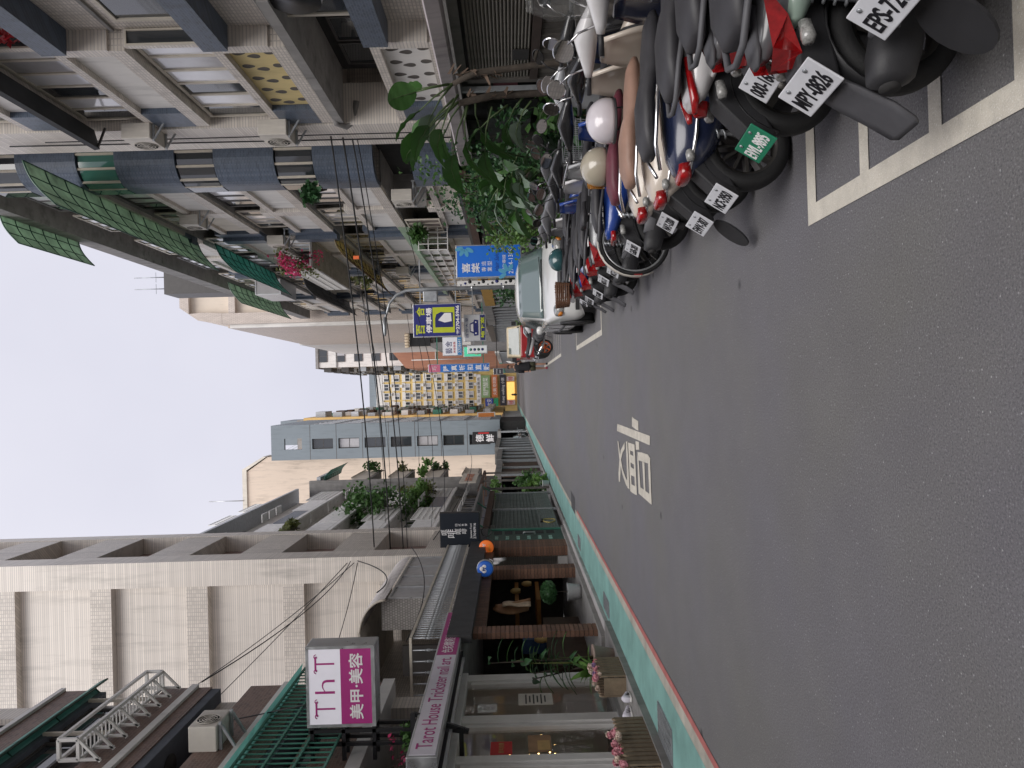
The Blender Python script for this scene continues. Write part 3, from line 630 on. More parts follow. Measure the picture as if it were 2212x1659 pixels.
# tall plants by the entrance
def blade_plant(name, label, loc, n, h, lw, seed, m, pot=None, cat='plant', lean=.35, group=None, nseg=6):
    """rosette of long arching leaves, each with its midrib fold"""
    rng = random.Random(seed); t = thing(name, label, cat, loc, rng.uniform(0, 6), group, world=False); pz = pot[1] if pot else 0
    for i in range(n):
        a = rng.uniform(0, 6.283); L = h * rng.uniform(.65, 1.1); le = lean * rng.uniform(.4, 1.4); w = lw * rng.uniform(.7, 1.2); p0 = Vector((rng.uniform(-.05, .05), rng.uniform(-.05, .05), pz))
        u = Vector((math.cos(a), math.sin(a), 0)); side = Vector((-math.sin(a), math.cos(a), 0)); rows = []
        for k in range(nseg + 1):
            s = k / nseg; c = p0 + Vector((0, 0, L * (s - le * s * s * .75))) + u * L * le * s * s * 1.15
            ww = w * (math.sin(math.pi * min(1, .12 + s * .88)) ** .7 if s < 1 else 0) * (.25 + .75 * min(1, s * 2.2))
            rows.append([c - side * ww + Vector((0, 0, .25 * ww)), c, c + side * ww + Vector((0, 0, .25 * ww))])
        MB().sheet(rows).build('leaf', m, t, fix=False)
    if pot: MB().lathe([(pot[0] * .75, 0), (pot[0], pot[1]), (pot[0] * 1.05, pot[1]), (pot[0] * 1.05, pot[1] - .04), (pot[0] * .92, pot[1] - .04)], n=18).build('pot', pot[2], t)
    return t
M_potp = mat('pinkish_pot', (.42, .31, .27), .8, var=.15, scale=8, stain=.4)
pp = thing('potted_palm', 'tall leafy palm in a pinkish clay pot beside the brick column', 'plant', (-4.24, 12.1, .1), 0, None, world=False)
MB().lathe([(.13, 0), (.19, .34), (.2, .34), (.2, .3), (.17, .3)], n=20).build('pot', M_potp, pp)
rng = random.Random(11)
for i in range(5):
    x, y = rng.uniform(-.1, .1), rng.uniform(-.1, .1); hh = rng.uniform(1.2, 2.0)
    tx, ty = x + rng.uniform(-.35, .3), y + rng.uniform(-.35, .4)
    MB().tube([(x, y, .3), ((x + tx) / 2, (y + ty) / 2, hh * .6), (tx, ty, hh)], [.02, .014, .008], 6).build('stem', M_leafy if i % 2 else M_bark, pp)
    for k in range(9):
        s = .35 + .65 * k / 8; c = Vector((x + (tx - x) * s, y + (ty - y) * s, .3 + (hh - .3) * s)); a = rng.uniform(0, 6.28); L = rng.uniform(.3, .5); u = Vector((math.cos(a), math.sin(a), rng.uniform(.0, .6))).normalized(); sd_ = u.cross(Vector((0, 0, 1))).normalized()
        rows = []
        for q in range(6):
            w = .055 * math.sin(math.pi * (.08 + .92 * q / 5)); cc = c + u * L * q / 5 - Vector((0, 0, L * .45 * (q / 5) ** 2)); rows.append([cc - sd_ * w + Vector((0, 0, .012)), cc, cc + sd_ * w + Vector((0, 0, .012))])
        MB().sheet(rows).build('leaf', M_leafd if k % 3 else M_leaf, pp, fix=False)
blade_plant('fern', 'bright green fern between the planter and the pinkish pot', (-4.3, 11.78, .1), 22, .62, .05, 8, M_leafb, pot=(.12, .2, M_terrap), lean=.6)
# ================================================================ brick shop with roof terrace
bs = thing('brick_shop', 'low brick column shop with dark openings and roof terrace', 'shop', (-5, 18, 0))
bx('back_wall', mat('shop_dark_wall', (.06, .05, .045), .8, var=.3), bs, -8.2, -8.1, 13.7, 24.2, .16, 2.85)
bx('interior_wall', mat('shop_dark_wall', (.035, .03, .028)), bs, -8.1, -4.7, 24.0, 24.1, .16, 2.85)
bx('roof_slab', M_concd, bs, -8.2, -4.45, 13.72, 22.4, 2.62, 2.92)
bx('fascia', mat('charcoal_fascia', (.045, .045, .048), .7, var=.25, scale=3, bump=.3, stain=.4), bs, -4.45, -4.3, 13.6, 24, 2.42, 2.86)
bx('lintel', M_brick, bs, -4.6, -4.45, 14.3, 22.0, 2.2, 2.42)
def brick_pier(y0, y1, x0, x1, z0=.16, z1=2.42, rows=27):
    c = bx('brick_column_core', mat('mortar_dark', (.07, .06, .05), .9), bs, x0 + .012, x1 - .012, y0 + .012, y1 - .012, z0, z1)
    h = (z1 - z0) / rows; mb = MB().box(x0, x1, y0, y1, 0, h - .012); me = mb.mesh('brick')
    ms = [mat('brick_face_%d' % k, tuple(v * f for v in (.17, .09, .06)), .75, var=.22, scale=14, bump=.3) for k, f in enumerate((.8, 1.0, 1.25))]
    mes = []
    for m_ in ms: q = me.copy(); q.materials.append(m_); mes.append(q)
    for k in range(rows): o = obj('brick', random.choice(mes), c); o.location = (0, 0, z0 + k * h)
brick_pier(13.85, 14.25, -4.47, -4.36); brick_pier(18.7, 19.15, -4.6, -4.36); brick_pier(21.3, 22.3, -4.62, -4.36)
bx('step_edge', mat('white_step', (.50, .48, .47), .8, var=.12, stain=.5, streak=False), bs, -4.3, -4.13, 13.35, 24.2, .0, .07)
bx('counter', mat('shop_wood', (.06, .035, .02), .6, var=.3), bs, -6.0, -5.4, 15, 18.2, .16, 1.0)
bx('blue_crate', mat('blue_crate', (.03, .07, .16), .6, var=.2), bs, -5.6, -5.3, 16.3, 17.2, 1.0, 1.5)
for (y, z) in ((16.0, 1.0), (16.3, 1.0), (19.9, 1.5), (20.6, 1.2)): MB().lathe([(.06, 0), (.08, .1), (.07, .2), (.03, .26)], (-5.2, y, z), 12).build('jar', GOLD, bs)
for z in (1.0, 1.55): bx('shelf_board', mat('orange_wood', (.30, .13, .03), .6, var=.2), bs, -6.2, -5.3, 19.4, 21.2, z, z + .1)
MB().box(-5.0, -4.65, 21.4, 21.7, .16, .42).build('white_pebble_tray', M_framew, bs)
# terrace railing with turned bars
rt = thing('terrace_railing', 'cream iron railing with turned bars round the roof terrace', 'railing', (-4.4, 18, 2.9))
mb = MB(); mb.bar((-4.4, 13.75, 3.52), (-4.4, 22.2, 3.52), .045); mb.bar((-4.4, 13.75, 2.95), (-4.4, 22.2, 2.95), .03); mb.bar((-4.4, 13.75, 3.52), (-6.2, 13.75, 3.52), .045); mb.bar((-4.4, 13.75, 2.95), (-6.2, 13.75, 2.95), .03)
mb.build('rail', M_frame, rt)
me = MB().lathe([(.013, 0), (.013, .16), (.024, .175), (.013, .19), (.024, .215), (.026, .24), (.024, .265), (.013, .29), (.024, .305), (.013, .32), (.013, .56)], n=7).mesh('bar'); me.materials.append(M_steel)
for k in range(62): o = obj('bar', me, rt); o.location = (0, 13.8 + k * .136 - 18, .06)
for k in range(9): o = obj('bar', me, rt); o.location = (-.2 * (k + 1), 13.75 - 18, .06)
# lean-to with curved corrugated roof on the terrace
lt = thing('terrace_lean_to', 'glazed lean-to with curved corrugated roof on the terrace', 'lean-to', (-5, 20, 2.9))
rows = []
for k in range(13):
    a = k / 12 * 1.45; x = -4.72 - .85 * (1 - math.cos(a)); z = 4.62 + .62 * math.sin(a); rows.append([(x, 17.6 + j * .115, z + .02 * (j % 2)) for j in range(41)])
o = MB().sheet(rows, False).build('corrugated_roof', mat('grey_corrugated', (.60, .56, .54), .6, var=.15, stain=.5, bump=.2), lt); md = o.modifiers.new('s', 'SOLIDIFY'); md.thickness = .012
MB().tube([(-4.72 - .85 * (1 - math.cos(k / 12 * 1.45)), 17.58, 4.6 + .62 * math.sin(k / 12 * 1.45)) for k in range(13)], .03, 6).build('arch_trim', M_frame, lt)
bx('roof_back', M_plast, lt, -8, -5.45, 17.6, 22.3, 5.2, 5.26)
for k in range(4):
    y0 = 17.9 + k * 1.1; win(lt, '+x', -4.8, y0, y0 + 1.06, 3.0, 4.6, M_alu, mat('frosted_glass', (.42, .42, .43), .35, var=.12, scale=6, stain=.3), nx=1)
bx('gable_wall', mat('frosted_lattice', (.38, .36, .34), .5, var=.15, tile=('h', .06, .06, .008, (.2, .19, .18))), lt, -5.5, -4.78, 17.88, 17.9, 3.0, 4.75)
bx('terrace_back_wall', M_tileWv, lt, -8.2, -7.2, 13.8, 22.4, 2.92, 6.5)
bx('terrace_door', M_framed, lt, -6.6, -5.9, 17.95, 18.05, 2.95, 4.3)
# round projecting signs and the black lightbox
def round_sign(name, label, c, r, m, rim, words, wm, cat='sign'):
    t = thing(name, label, cat, c); x, y, z = c
    MB().lathe([(r, 0), (r, .12), (r * .96, .14)], (x, y, z), 32, 'y').build('drum', rim, t)
    MB().lathe([(r * .95, 0), (r * .8, -.018), (.01, -.024)], (x, y - .001, z), 32, 'y').build('face', m, t)
    for (s, dz, w, h, mm) in words: text('lettering', s, .1, mm, t, (x, y - .03, z + dz), '-y', .002, fit=(w, h), bold=.004)
    MB().bar((x - r - .5, y + .06, z + .06), (x - r * .8, y + .06, z + .06), .02).bar((x - r - .5, y + .06, z - .06), (x - r * .8, y + .06, z - .06), .02).build('bracket', M_black, t)
    return t
YEL = paint('yellow_letter', (.8, .5, .06), .5)
round_sign('round_sign', 'round orange sign reading JOY beside the black lightbox', (-4.32, 21.2, 2.4), .215, mat('orange_face', (.78, .17, .03), .35, var=.06, emit=.15), M_black, (('JOY', .05, .24, .11, WLET), ('早午餐', -.09, .22, .06, YEL)), None)
bsn = round_sign('round_sign', 'round blue sign with a small white cloud emblem on the brick shop', (-4.21, 18.2, 2.33), .2, mat('blue_face', (.02, .10, .42), .3, var=.06, emit=.12), M_alu, (('FT', .02, .09, .06, paint('deep_blue', (.01, .03, .2), .5)),), None)
mb = MB()
for (dx, dz, rr) in ((-.05, .0, .055), (.05, .0, .05), (0, .05, .06)): mb.lathe([(rr, 0), (rr * .9, -.004)], (-4.21 + dx, 18.2 - .022, 2.35 + dz), 16, 'y')
mb.build('emblem', WLET, bsn)
bk = thing('black_lightbox', 'black lightbox with white brush characters and a phone number', 'sign', (-3.7, 22, 2.5))
bx('case', M_black, bk, -4.46, -3.46, 22.0, 22.2, 2.6, 3.75, bevel=.012)
bx('face', mat('navy_black_face', (.012, .016, .024), .3, var=.05), bk, -4.43, -3.49, 21.994, 21.999, 2.63, 3.72)
for s, dx, dz, w, h, rl in (('哐', -.02, .40, .18, .17, .18), ('啡', -.06, .2, .27, .25, .12), ('哐', 0, .0, .18, .16, .18), ('啡', .0, -.17, .16, .15, .12)): text('lettering', s, .2, WLET, bk, (-4.0 + dx, 21.99, 3.22 + dz), '-y', .002, fit=(w, h), roll=rl, shear=.2)
for k, s in enumerate('日式食堂'): text('lettering', s, .07, WLET, bk, (-3.82, 21.99, 3.27 - k * .09), '-y', .002, fit=(.065, .065))
text('lettering', 'Japanese Food', .07, WLET, bk, (-4.0, 21.99, 2.85), '-y', .002, fit=(.42, .07)); text('lettering', '27040916', .08, WLET, bk, (-4.0, 21.99, 2.75), '-y', .002, fit=(.44, .075))
MB().bar((-4.8, 22.1, 3.6), (-4.45, 22.1, 3.6), .03).bar((-4.8, 22.1, 2.7), (-4.45, 22.1, 2.7), .03).build('bracket', M_steel, bk)
MB().tube([(-4.05 + .14 * math.cos(k * .4), 22.1 + .03 * math.sin(k), 2.42 + .14 * math.sin(k * .4)) for k in range(40)], .012, 5).build('cable_coil', M_cable, bk)
# white bird-like window drawing: eyelash emblem on the shop glass
em = tag(MB().tube([(-4.33, 19.25 + k * .05, 2.28 - .1 * math.sin(k / 10 * 3.1)) for k in range(11)], .012, 5).build('lash_emblem', WLET), 'white curved eyelash emblem hanging below the round signs', 'emblem')
for k, (y, dz) in enumerate(((19.32, .12), (19.5, .22), (19.66, .26), (19.8, .24), (19.2, .1))): MB().tube([(-4.33, y, 2.17), (-4.32, y - .04, 2.12 - dz * .6), (-4.31, y - .03, 2.1 - dz)], [.012, .016, .003], 5).build('lash', WLET, em)
# topiary in a white pot and the carved wooden ornament
tp = thing('topiary', 'clipped round topiary in a pale grey pot on the brick shop step', 'plant', (-4.52, 17.1, .16), 0, None, world=False)
MB().lathe([(.11, 0), (.16, .06), (.19, .3), (.2, .32), (.185, .32), (.17, .28)], n=24).build('pot', mat('pale_pot', (.46, .46, .47), .6, var=.08), tp)
MB().tube([(0, 0, .25), (.01, .0, .6)], .015, 6).build('trunk', M_bark, tp)
mb = MB(); rng = random.Random(21)
for _ in range(1500):
    d = Vector((rng.gauss(0, 1), rng.gauss(0, 1), rng.gauss(0, 1))).normalized(); rr = rng.uniform(.75, 1.03); p = Vector((d.x * .22 * rr, d.y * .36 * rr, .73 + d.z * .16 * rr)); q = (d + Vector((rng.uniform(-.6, .6), rng.uniform(-.6, .6), rng.uniform(-.2, .6)))).normalized() * .045; w = q.orthogonal().normalized() * .011
    mb.add([p, p + q * .5 + w, p + q, p + q * .5 - w], [(0, 1, 2, 3)])
mb.ball((0, 0, .73), .19, .32, .14, 12, 8); mb.build('crown', leafm('topiary_green', (.05, .13, .045)), tp, fix=False)
wo_ = thing('wooden_ornament', 'large carved wooden leaf shaped ornament hanging in the shop opening', 'ornament', (-4.75, 17.0, 1.3), 0, None, world=False)
M_carv = mat('carved_wood', (.36, .19, .10), .5, var=.2, scale=5, bump=.2)
rows = []
for k in range(13):
    s = k / 12; hw = .05 + .3 * math.sin(math.pi * min(1, s * 1.05)) ** .8 * (1 - .25 * s); zz = .78 - .78 * s
    rows.append([(-.02 + .10 * math.cos(u * 3.1) * (.4 + s), (u * .9 - .1) * hw + .1 * s, zz + .06 * u * u) for u in [(-1 + j / 5) for j in range(11)]])
o = MB().sheet(rows).build('shell', M_carv, wo_); md = o.modifiers.new('s', 'SOLIDIFY'); md.thickness = .03
rows = [[(.06 + .01 * math.sin(k), -.28 + .34 * j / 3 + .05 * math.sin(k * .6), .62 - .62 * k / 9) for j in range(4)] for k in range(10)]
o = MB().sheet(rows).build('split_face', mat('pale_wood', (.55, .42, .30), .6, var=.2, scale=12), wo_); md = o.modifiers.new('s', 'SOLIDIFY'); md.thickness = .02
# ================================================================ LEFT: tall pale tiled building with blank side wall
B = thing('tiled_building', 'tall pale tiled building with blank side wall above the terrace', 'building', (-8, 24, 0))
BX, BY = -4.75, 22.5
bx('wall', M_tileW, B, -14, BX - .75, BY + .28, 27.2, 2.9, 26); bx('recess_wall', mat('pinkish_plaster', (.34, .25, .23), .8, var=.1, stain=.3), B, BX - .75, BX - .55, BY + .9, 26.5, 2.9, 26)
bx('corner_pilaster', M_tileW, B, BX - .74, BX, BY, BY + .9, 2.3, 26)
for k in range(8):
    z = 5.0 + 2.82 * k
    if z < 25: bx('floor_beam', M_tileWv, B, -14, BX - .742, BY + .03, BY + .3, z, z + .62)
    z2 = 3.6 + 2.82 * k
    bx('spandrel', M_tileWv, B, BX - .6, BX - .02, BY + .9, 26.5, z2 - .5, z2 + .75)
    win(B, '+x', BX - .5, 23.45, 24.7, z2 + .95, z2 + 2.1, M_framed, [M_glass, M_glassL], nx=2)
    bx('sill', M_concd, B, BX - .45, BX - .25, 23.4, 26.3, z2 + .76, z2 + .84)
bx('end_fin', M_tileW, B, BX - .6, BX, 26.5, 27.1, 2.3, 26)
bx('ground_pier', M_tileW, B, BX - .7, BX - .01, 22.5, 23.2, .1, 2.3)
MB().tube([(-9.2, 22.44, 12.3), (-9.35, 22.4, 12.3), (-9.4, 22.4, 12.6), (-9.0, 22.4, 12.7), (-8.9, 22.4, 12.4), (-8.6, 22.42, 12.35)], .015, 5).build('old_bracket', M_rust, B)
# green door and grey gates along the left pavement
gd = thing('garden_gate', 'dark green iron door with pale green squares next to the brick column', 'gate', (-4.4, 23.6, .1))
bx('door_leaf', M_dgreen, gd, -4.46, -4.4, 22.45, 24.1, .12, 2.4)
me = MB().box(-.012, .012, -.07, .07, -.05, .05).mesh('square'); me.materials.append(mat('pale_green_glass', (.25, .45, .38), .3, var=.1))
for i in range(2):
    for j in range(6): o = obj('glass_square', me, gd); o.location = (.0 + .015, -.95 + i * .28 + .02, .45 + j * .32)
for j in range(6): bx('dark_pane', M_dark, gd, -4.398, -4.392, 23.45, 23.95, .4 + j * .32, .64 + j * .32)
MB().tube([(-4.38, 23.2, 1.0), (-4.3, 23.2, 1.0), (-4.3, 23.2, 1.35), (-4.38, 23.2, 1.35)], .015, 6).build('handle', M_alu, gd)
bx('frame_post', M_greeni, gd, -4.5, -4.36, 24.1, 24.25, .05, 2.5); bx('frame_head', M_greeni, gd, -4.5, -4.36, 22.4, 24.25, 2.4, 2.55)
gg = thing('grille_gate', 'grey iron grille gate with ribbed lower panels on the left', 'gate', (-4.4, 29, .1))
for (y0, y1) in ((24.4, 28.2), (28.4, 32.6)):
    p = bx('post', M_steel, gg, -4.46, -4.36, y1, y1 + .12, .05, 2.4)
    me = MB().box(-.02, .02, y0 - 29, y1 - 29, 0, .075).mesh('slat'); me.materials.append(mat('grey_green_steel', (.16, .19, .18), .55, var=.15, stain=.3))
    for k in range(7): o = obj('slat', me, gg); o.location = (-.01, 0, .1 + k * .085)
    mb = MB()
    for k in range(int((y1 - y0) / .16)): mb.bar((-4.4, y0 + .1 + k * .16, .72), (-4.4, y0 + .1 + k * .16, 2.35), .02)
    for k in range(13): mb.bar((-4.395, y0, .75 + k * .13), (-4.395, y1, .75 + k * .13), .016)
    mb.build('grille', mat('grey_green_steel', (.16, .19, .18)), gg)
bx('backing', M_dark, gg, -5.2, -5.1, 24.3, 32.8, .05, 2.6)
bx('beam', M_rust, gg, -4.62, -4.3, 24.3, 33.0, 2.42, 2.62)
bx('canopy', mat('grey_corrugated2', (.24, .23, .23), .6, var=.2, stain=.5), gg, -5.2, -4.05, 24.0, 33.4, 2.95, 3.03)
for y in (24.4, 28.2, 33): MB().bar((-4.1, y, 2.95), (-4.4, y, 2.5), .05).build('brace', M_greeni, gg)
hc = thing('hose_coil', 'yellow garden hose coiled on the grey grille gate', 'hose', (-4.3, 25, .5))
MB().tube([(-4.28 + .01 * math.sin(k * .7), 25 + .34 * math.cos(k * .45) , .55 + .2 * math.sin(k * .45) - .02 * (k % 7)) for k in range(52)], .016, 6).build('hose', mat('yellow_hose', (.45, .36, .12), .5, var=.15), hc)
MB().lathe([(.05, 0), (.05, .12)], (-4.33, 25, .72), 10, 'x').build('reel', M_black, hc)
# garden plants beyond the gates
for k, (x, y, r, n, sz, lb, m) in enumerate(((-4.35, 34.2, (.55, .6, .55), 420, .2, 'bushy bright green shrub behind the grille gates', M_leafb), (-4.5, 36.5, (.6, .8, .8), 420, .2, 'taller dark green shrub further along the left footway', M_leaf), (-4.6, 35.2, (.5, .6, .35), 200, .18, 'leafy plant up on the pergola beam on the left', M_leafb))):
    bush('shrub', lb, (x, y, .1 if k < 2 else 2.1), r, n, sz, m, seed=30 + k, group='shrubs along the left footway', m2=M_leaf)
for k, (y, cc) in enumerate(((33.5, M_framew), (35.4, mat('blue_bucket', (.03, .09, .14), .5)))):
    t = thing('bucket', ('white bucket under the bright shrub', 'dark blue bucket under the tall shrub')[k], 'bucket', (-4.1, y, .05), 0, 'buckets on the left footway', world=False); MB().lathe([(.1, 0), (.14, .3), (.15, .3), (.12, .26)], n=16).build('body', cc, t)
    MB().tube([(.14 * math.cos(a / 8 * math.pi), 0, .29 + .12 * math.sin(a / 8 * math.pi)) for a in range(9)], .006, 5).build('handle', M_steel, t)
pg = thing('pergola', 'rusty brown pergola frame over the left garden plants', 'pergola', (-4.5, 36, 0))
for y in (33.6, 36.6, 40.0):
    MB().bar((-4.3, y, .05), (-4.3, y, 3.1), .09).build('post', M_woodg, pg); MB().bar((-4.2, y, 3.05), (-5.5, y, 3.05), .08).build('rafter', M_rust, pg)
MB().bar((-4.3, 33.2, 3.12), (-4.3, 41, 3.12), .1).build('beam', M_rust, pg)
# low frontages further along the left: one by one
def low_front(label, y0, y1, m, h=2.7, x=-4.5, nm='low_frontage', dark=True, posts=2, fas=None):
    t = thing(nm, label, 'shop front', (x, y0, 0), 0, 'low frontages along the left footway')
    bx('back', M_dark, t, x - 1.3, x - 1.2, y0, y1, .05, h); bx('fascia', fas or M_concd, t, x - 1.2, x + .05, y0, y1, h - .35, h)
    for k in range(posts + 1):
        y = y0 + (y1 - y0 - .15) * k / posts; bx('post', M_steel, t, x - .1, x + .02, y, y + .15, .05, h - .35)
    n = max(3, int((y1 - y0) / .45))
    for k in range(n):
        a = y0 + (y1 - y0) * k / n; bx('plank', m, t, x - .16, x - .11, a + .03, a + (y1 - y0) / n - .02, .1, h - .4)
    return t
low_front('frontage of upright brown planks beyond the pergola on the left', 41, 49, mat('brown_plank', (.10, .055, .035), .7, var=.3, scale=3), 2.6)
low_front('dark plank frontage with pale posts past the brown planks', 49.5, 58, M_woodg, 2.7, posts=3)
low_front('black glazed frontage below the grey office block', 60, 72, mat('black_front', (.03, .03, .032), .3), 3.0, posts=4)
low_front('grey shutter frontage past the parked black car', 84, 98, M_steel, 3.2, posts=3)
low_front('orange wood frontage far down the left side', 99, 122, mat('orange_front', (.42, .22, .08), .6, var=.15), 3.3, posts=4, x=-4.4)
low_front('pale metal frontage at the far end of the left side', 124, 160, M_alu, 3.3, posts=6, x=-4.4)
# ================================================================ LEFT: mid apartment row set back (white lattice balconies, then cream balconies)
C = thing('lattice_balcony_building', 'pale apartment building with white lattice balconies and hanging plants on the left', 'building', (-9, 50, 0))
CX = -7.6
bx('wall', M_plastW, C, -16, CX - .9, 36, 60.9, .05, 18.6)
rng = random.Random(5)
for f in range(5):
    z = 3.4 + f * 2.95
    for u in range(5):
        y0 = 36.5 + u * 4.85; y1 = y0 + 4.6
        bx('balcony_slab', M_plastW, C, CX - .9, CX, y0, y1, z - .12, z)
        k = rng.random()
        if k < .4:
            bx('parapet', mat('bright_white_wall', (.82, .81, .79), .6, var=.05, stain=.25), C, CX - .1, CX, y0, y1, z, z + 1.15)
        elif k < .7:
            bars('lattice', M_framew, C, '+x', CX, y0, y1, z + .1, z + 1.5, -.02, .3, .05, .06, cross=3)
        else:
            bx('parapet', M_tileB, C, CX - .15, CX, y0, y1, z, z + .9)
            for q in range(3): bx('awning_box', M_framew, C, CX, CX + .5, y0 + .2 + q * 1.4, y0 + 1.3 + q * 1.4, z + 1.6, z + 1.66)
        win(C, '+x', CX - .85, y0 + .5, y1 - .5, z + .9, z + 2.3, M_framew if k < .5 else M_alu, [M_glass, M_glassL], nx=3)
    bx('slab_edge', mat('bright_white_wall', (.82, .81, .79)), C, CX - .1, CX + .03, 36, 60.9, z - .3, z - .122)
bx('eave', M_steel, C, -16, CX + .25, 36, 60.9, 18.6, 18.8)
for y in (37, 46, 51): bars('roof_rack', M_framew, C, '+x', CX, y, y + 3.5, 18.85, 19.9, 0, .35, .04, .05, cross=2)
for k, (y, z, r, n, m, lb) in enumerate(((43, 14.2, (.7, 1.3, .6), 240, M_leafy, 'olive plant on an upper lattice balcony at the left'), (50.5, 10.8, (1.7, 2.6, 1.9), 1500, M_leaf, 'big leafy balcony tree spilling over the lattice balconies'), (54.5, 8.6, (1.2, 2.2, 1.1), 700, M_leafb, 'bright green balcony plant below the big balcony tree'), (57.5, 8.6, (1.4, 1.8, 1.2), 600, M_leafy, 'brownish olive hanging plant at the end of the lattice balconies'))):
    bush('balcony_plant', lb, (CX + .2, y, z - r[2]), r, n, .33, m, seed=50 + k, group='plants on the left balconies', stems=6)
C2 = thing('cream_balcony_building', 'apartment building with plain cream balconies and a grey fin wall on the left', 'building', (-9, 70, 0))
C2X = -6.8
bx('wall', M_plast, C2, -16, C2X - 1.0, 61.4, 67.9, .05, 17); bx('fin_wall', M_concd, C2, C2X - 1.5, C2X, 61, 61.38, 3, 17.8)
for f in range(4):
    z = 4.6 + f * 2.95
    bx('balcony_slab', M_concd, C2, C2X - 1, C2X - .03, 61.4, 67.7, z - .25, z)
    for (y0, y1) in ((61.6, 67.6),):
        mb = MB(); n = 8
        sec = [(C2X - .12, z - .05), (C2X, z - .05), (C2X, z + .85), (C2X + .06, z + 1.05), (C2X + .16, z + 1.15), (C2X + .05, z + 1.15), (C2X - .12, z + .9)]
        mb.prism(sec, y0, y1, 'xz'); mb.build('balcony_front', M_plast, C2)
        bx('side_wall', M_concd, C2, C2X - 1, C2X - .05, y1 - .15, y1, z, z + 1.1)
        win(C2, '+x', C2X - .95, y0 + .4, y1 - .4, z + .9, z + 2.3, M_alu, M_glass, nx=2)
bx('eave', M_steel, C2, -16, C2X + .25, 61.4, 67.9, 17, 17.3)
slab_awning('green_awning', 'teal sheet awning over the top cream balcony far left', M_tealp, ((C2X - .1, 61.6, 16.8), (C2X - .1, 67.8, 16.8)), ((C2X + .8, 61.6, 16.2), (C2X + .8, 67.8, 16.2)), nrib=8)
for k, (y, z, r, m, lb) in enumerate(((66.8, 13.6, (.8, 1.6, .9), M_leaf, 'leafy plant on the top cream balcony'), (67.0, 10.9, (.8, 1.6, .8), M_leafy, 'olive plant on the middle cream balcony'), (66, 9.0, (.7, 1.4, .9), M_leafb, 'bright trailing plant on the lower cream balcony'), (67.2, 8.0, (.7, 1.2, .8), M_leaf, 'green plant at the far end of the cream balconies'))):
    bush('balcony_plant', lb, (C2X + .1, y, z - r[2]), r, 260, .34, m, seed=60 + k, group='plants on the left balconies', stems=5)
ho = thing('hoarding_sign', 'cream hoarding with faded red characters on the left below the cream balconies', 'sign', (-6, 60, 4))
bx('board', M_plast, ho, -6.6, -6.5, 55.0, 60.8, 4.3, 5.5); text('lettering', '素食料理 永和豆漿', .6, mat('faded_red', (.5, .18, .1), .7), ho, (-6.49, 57.9, 4.9), '+x', .004, fit=(4.6, .6))
# peach blank wall and grey office block
D = thing('peach_wall_building', 'tall building with blank peach coloured side wall on the left', 'building', (-9, 95, 0))
MB().prism([(-22, .05), (-7.2, .05), (-7.05, 30.2), (-8.7, 32.6), (-22, 32.6)], 89.6, 112, 'xz').build('wall', M_peach, D)
MB().prism([(-22, 32.6), (-8.5, 32.6), (-7.0, 30.3), (-6.95, 30.6), (-8.4, 33.1), (-22, 33.1)], 89.4, 92, 'xz').build('roof_edge', M_plast, D)
MB().tube([(-12, 89.3, 33), (-12, 89.3, 37)], .06, 5).build('antenna', M_alu, D)
E_ = thing('grey_office_block', 'slim grey panelled office block with one square window per floor', 'building', (-5, 90, 0))
EX0, EX1, EY = -7.35, -3.35, 88
bx('core', M_dark, E_, EX0 + .3, EX1 - .3, EY + .5, 104, .05, 25.6)
W0, W1 = -6.15, -4.98
bx('front_panel', M_grey, E_, EX0, W0, EY, EY + .45, 3.0, 25.7); bx('front_panel', M_grey, E_, W1, EX1, EY, EY + .45, 3.0, 25.7)
bx('roof_frame', M_grey, E_, EX0, EX1, EY, EY + .45, 27.7, 29.2); bx('roof_frame', M_grey, E_, W1 + .1, EX1, EY, EY + .45, 25.7, 27.7)
bx('street_side', M_grey, E_, EX1 - .3, EX1, EY + .45, 104, 3.0, 29.2); bx('roof_frame', M_grey, E_, EX0, W0, EY, EY + .45, 25.7, 27.7); bx('left_side', M_grey, E_, EX0, EX0 + .3, EY + .45, 104, 3, 25.7)
zz = 3.0
for k in range(8):
    wz0 = 22.1 - 3.0 * (7 - k) + .02; wz1 = wz0 + 2.4
    if wz0 < 3: continue
    bx('front_panel', M_grey, E_, W0, W1, EY + .003, EY + .45, zz, wz0); zz = wz1
    win(E_, '-y', EY + .35, W0, W1, wz0, wz1, M_framed, [M_glass if k % 3 else M_glassL], nx=1, nz=2, fw=.09)
    bx('panel_joint', M_framed, E_, EX0 - .004, EX1 + .004, EY - .006, EY, wz1 + .2, wz1 + .26)
    for q in range(6): win(E_, '+x', EX1, 89 + q * 2.4, 91 + q * 2.4, wz0, wz1, M_alu, M_glass, nx=1, fw=.08)
bx('front_panel', M_grey, E_, W0, W1, EY + .003, EY + .45, zz, 25.7)
xs = thing('brush_sign', 'black sign with two white brush characters on the grey office block', 'sign', (-5, 86, 4))
bx('case', M_black, xs, -5.9, -4.6, 86.0, 86.3, 3.3, 6.05, bevel=.02)
for s, z in (('德', 5.25), ('鮮', 4.1)): text('lettering', s, .9, WLET, xs, (-5.32, 85.99, z), '-y', .005, fit=(.85, .9), bold=.01)
bx('red_strip', RED, xs, -4.82, -4.68, 85.98, 85.998, 4.2, 5.4)
ls = thing('lit_sign', 'small black sign with glowing orange characters beside the brush sign', 'sign', (-6, 84, 2)); bx('case', M_black, ls, -6.05, -5.3, 84, 84.2, 2.75, 3.5); text('lettering', '營業', .3, mat('orange_glow', (1, .35, .04), .5, var=0, emit=3), ls, (-5.67, 83.99, 3.12), '-y', .004, fit=(.55, .3))
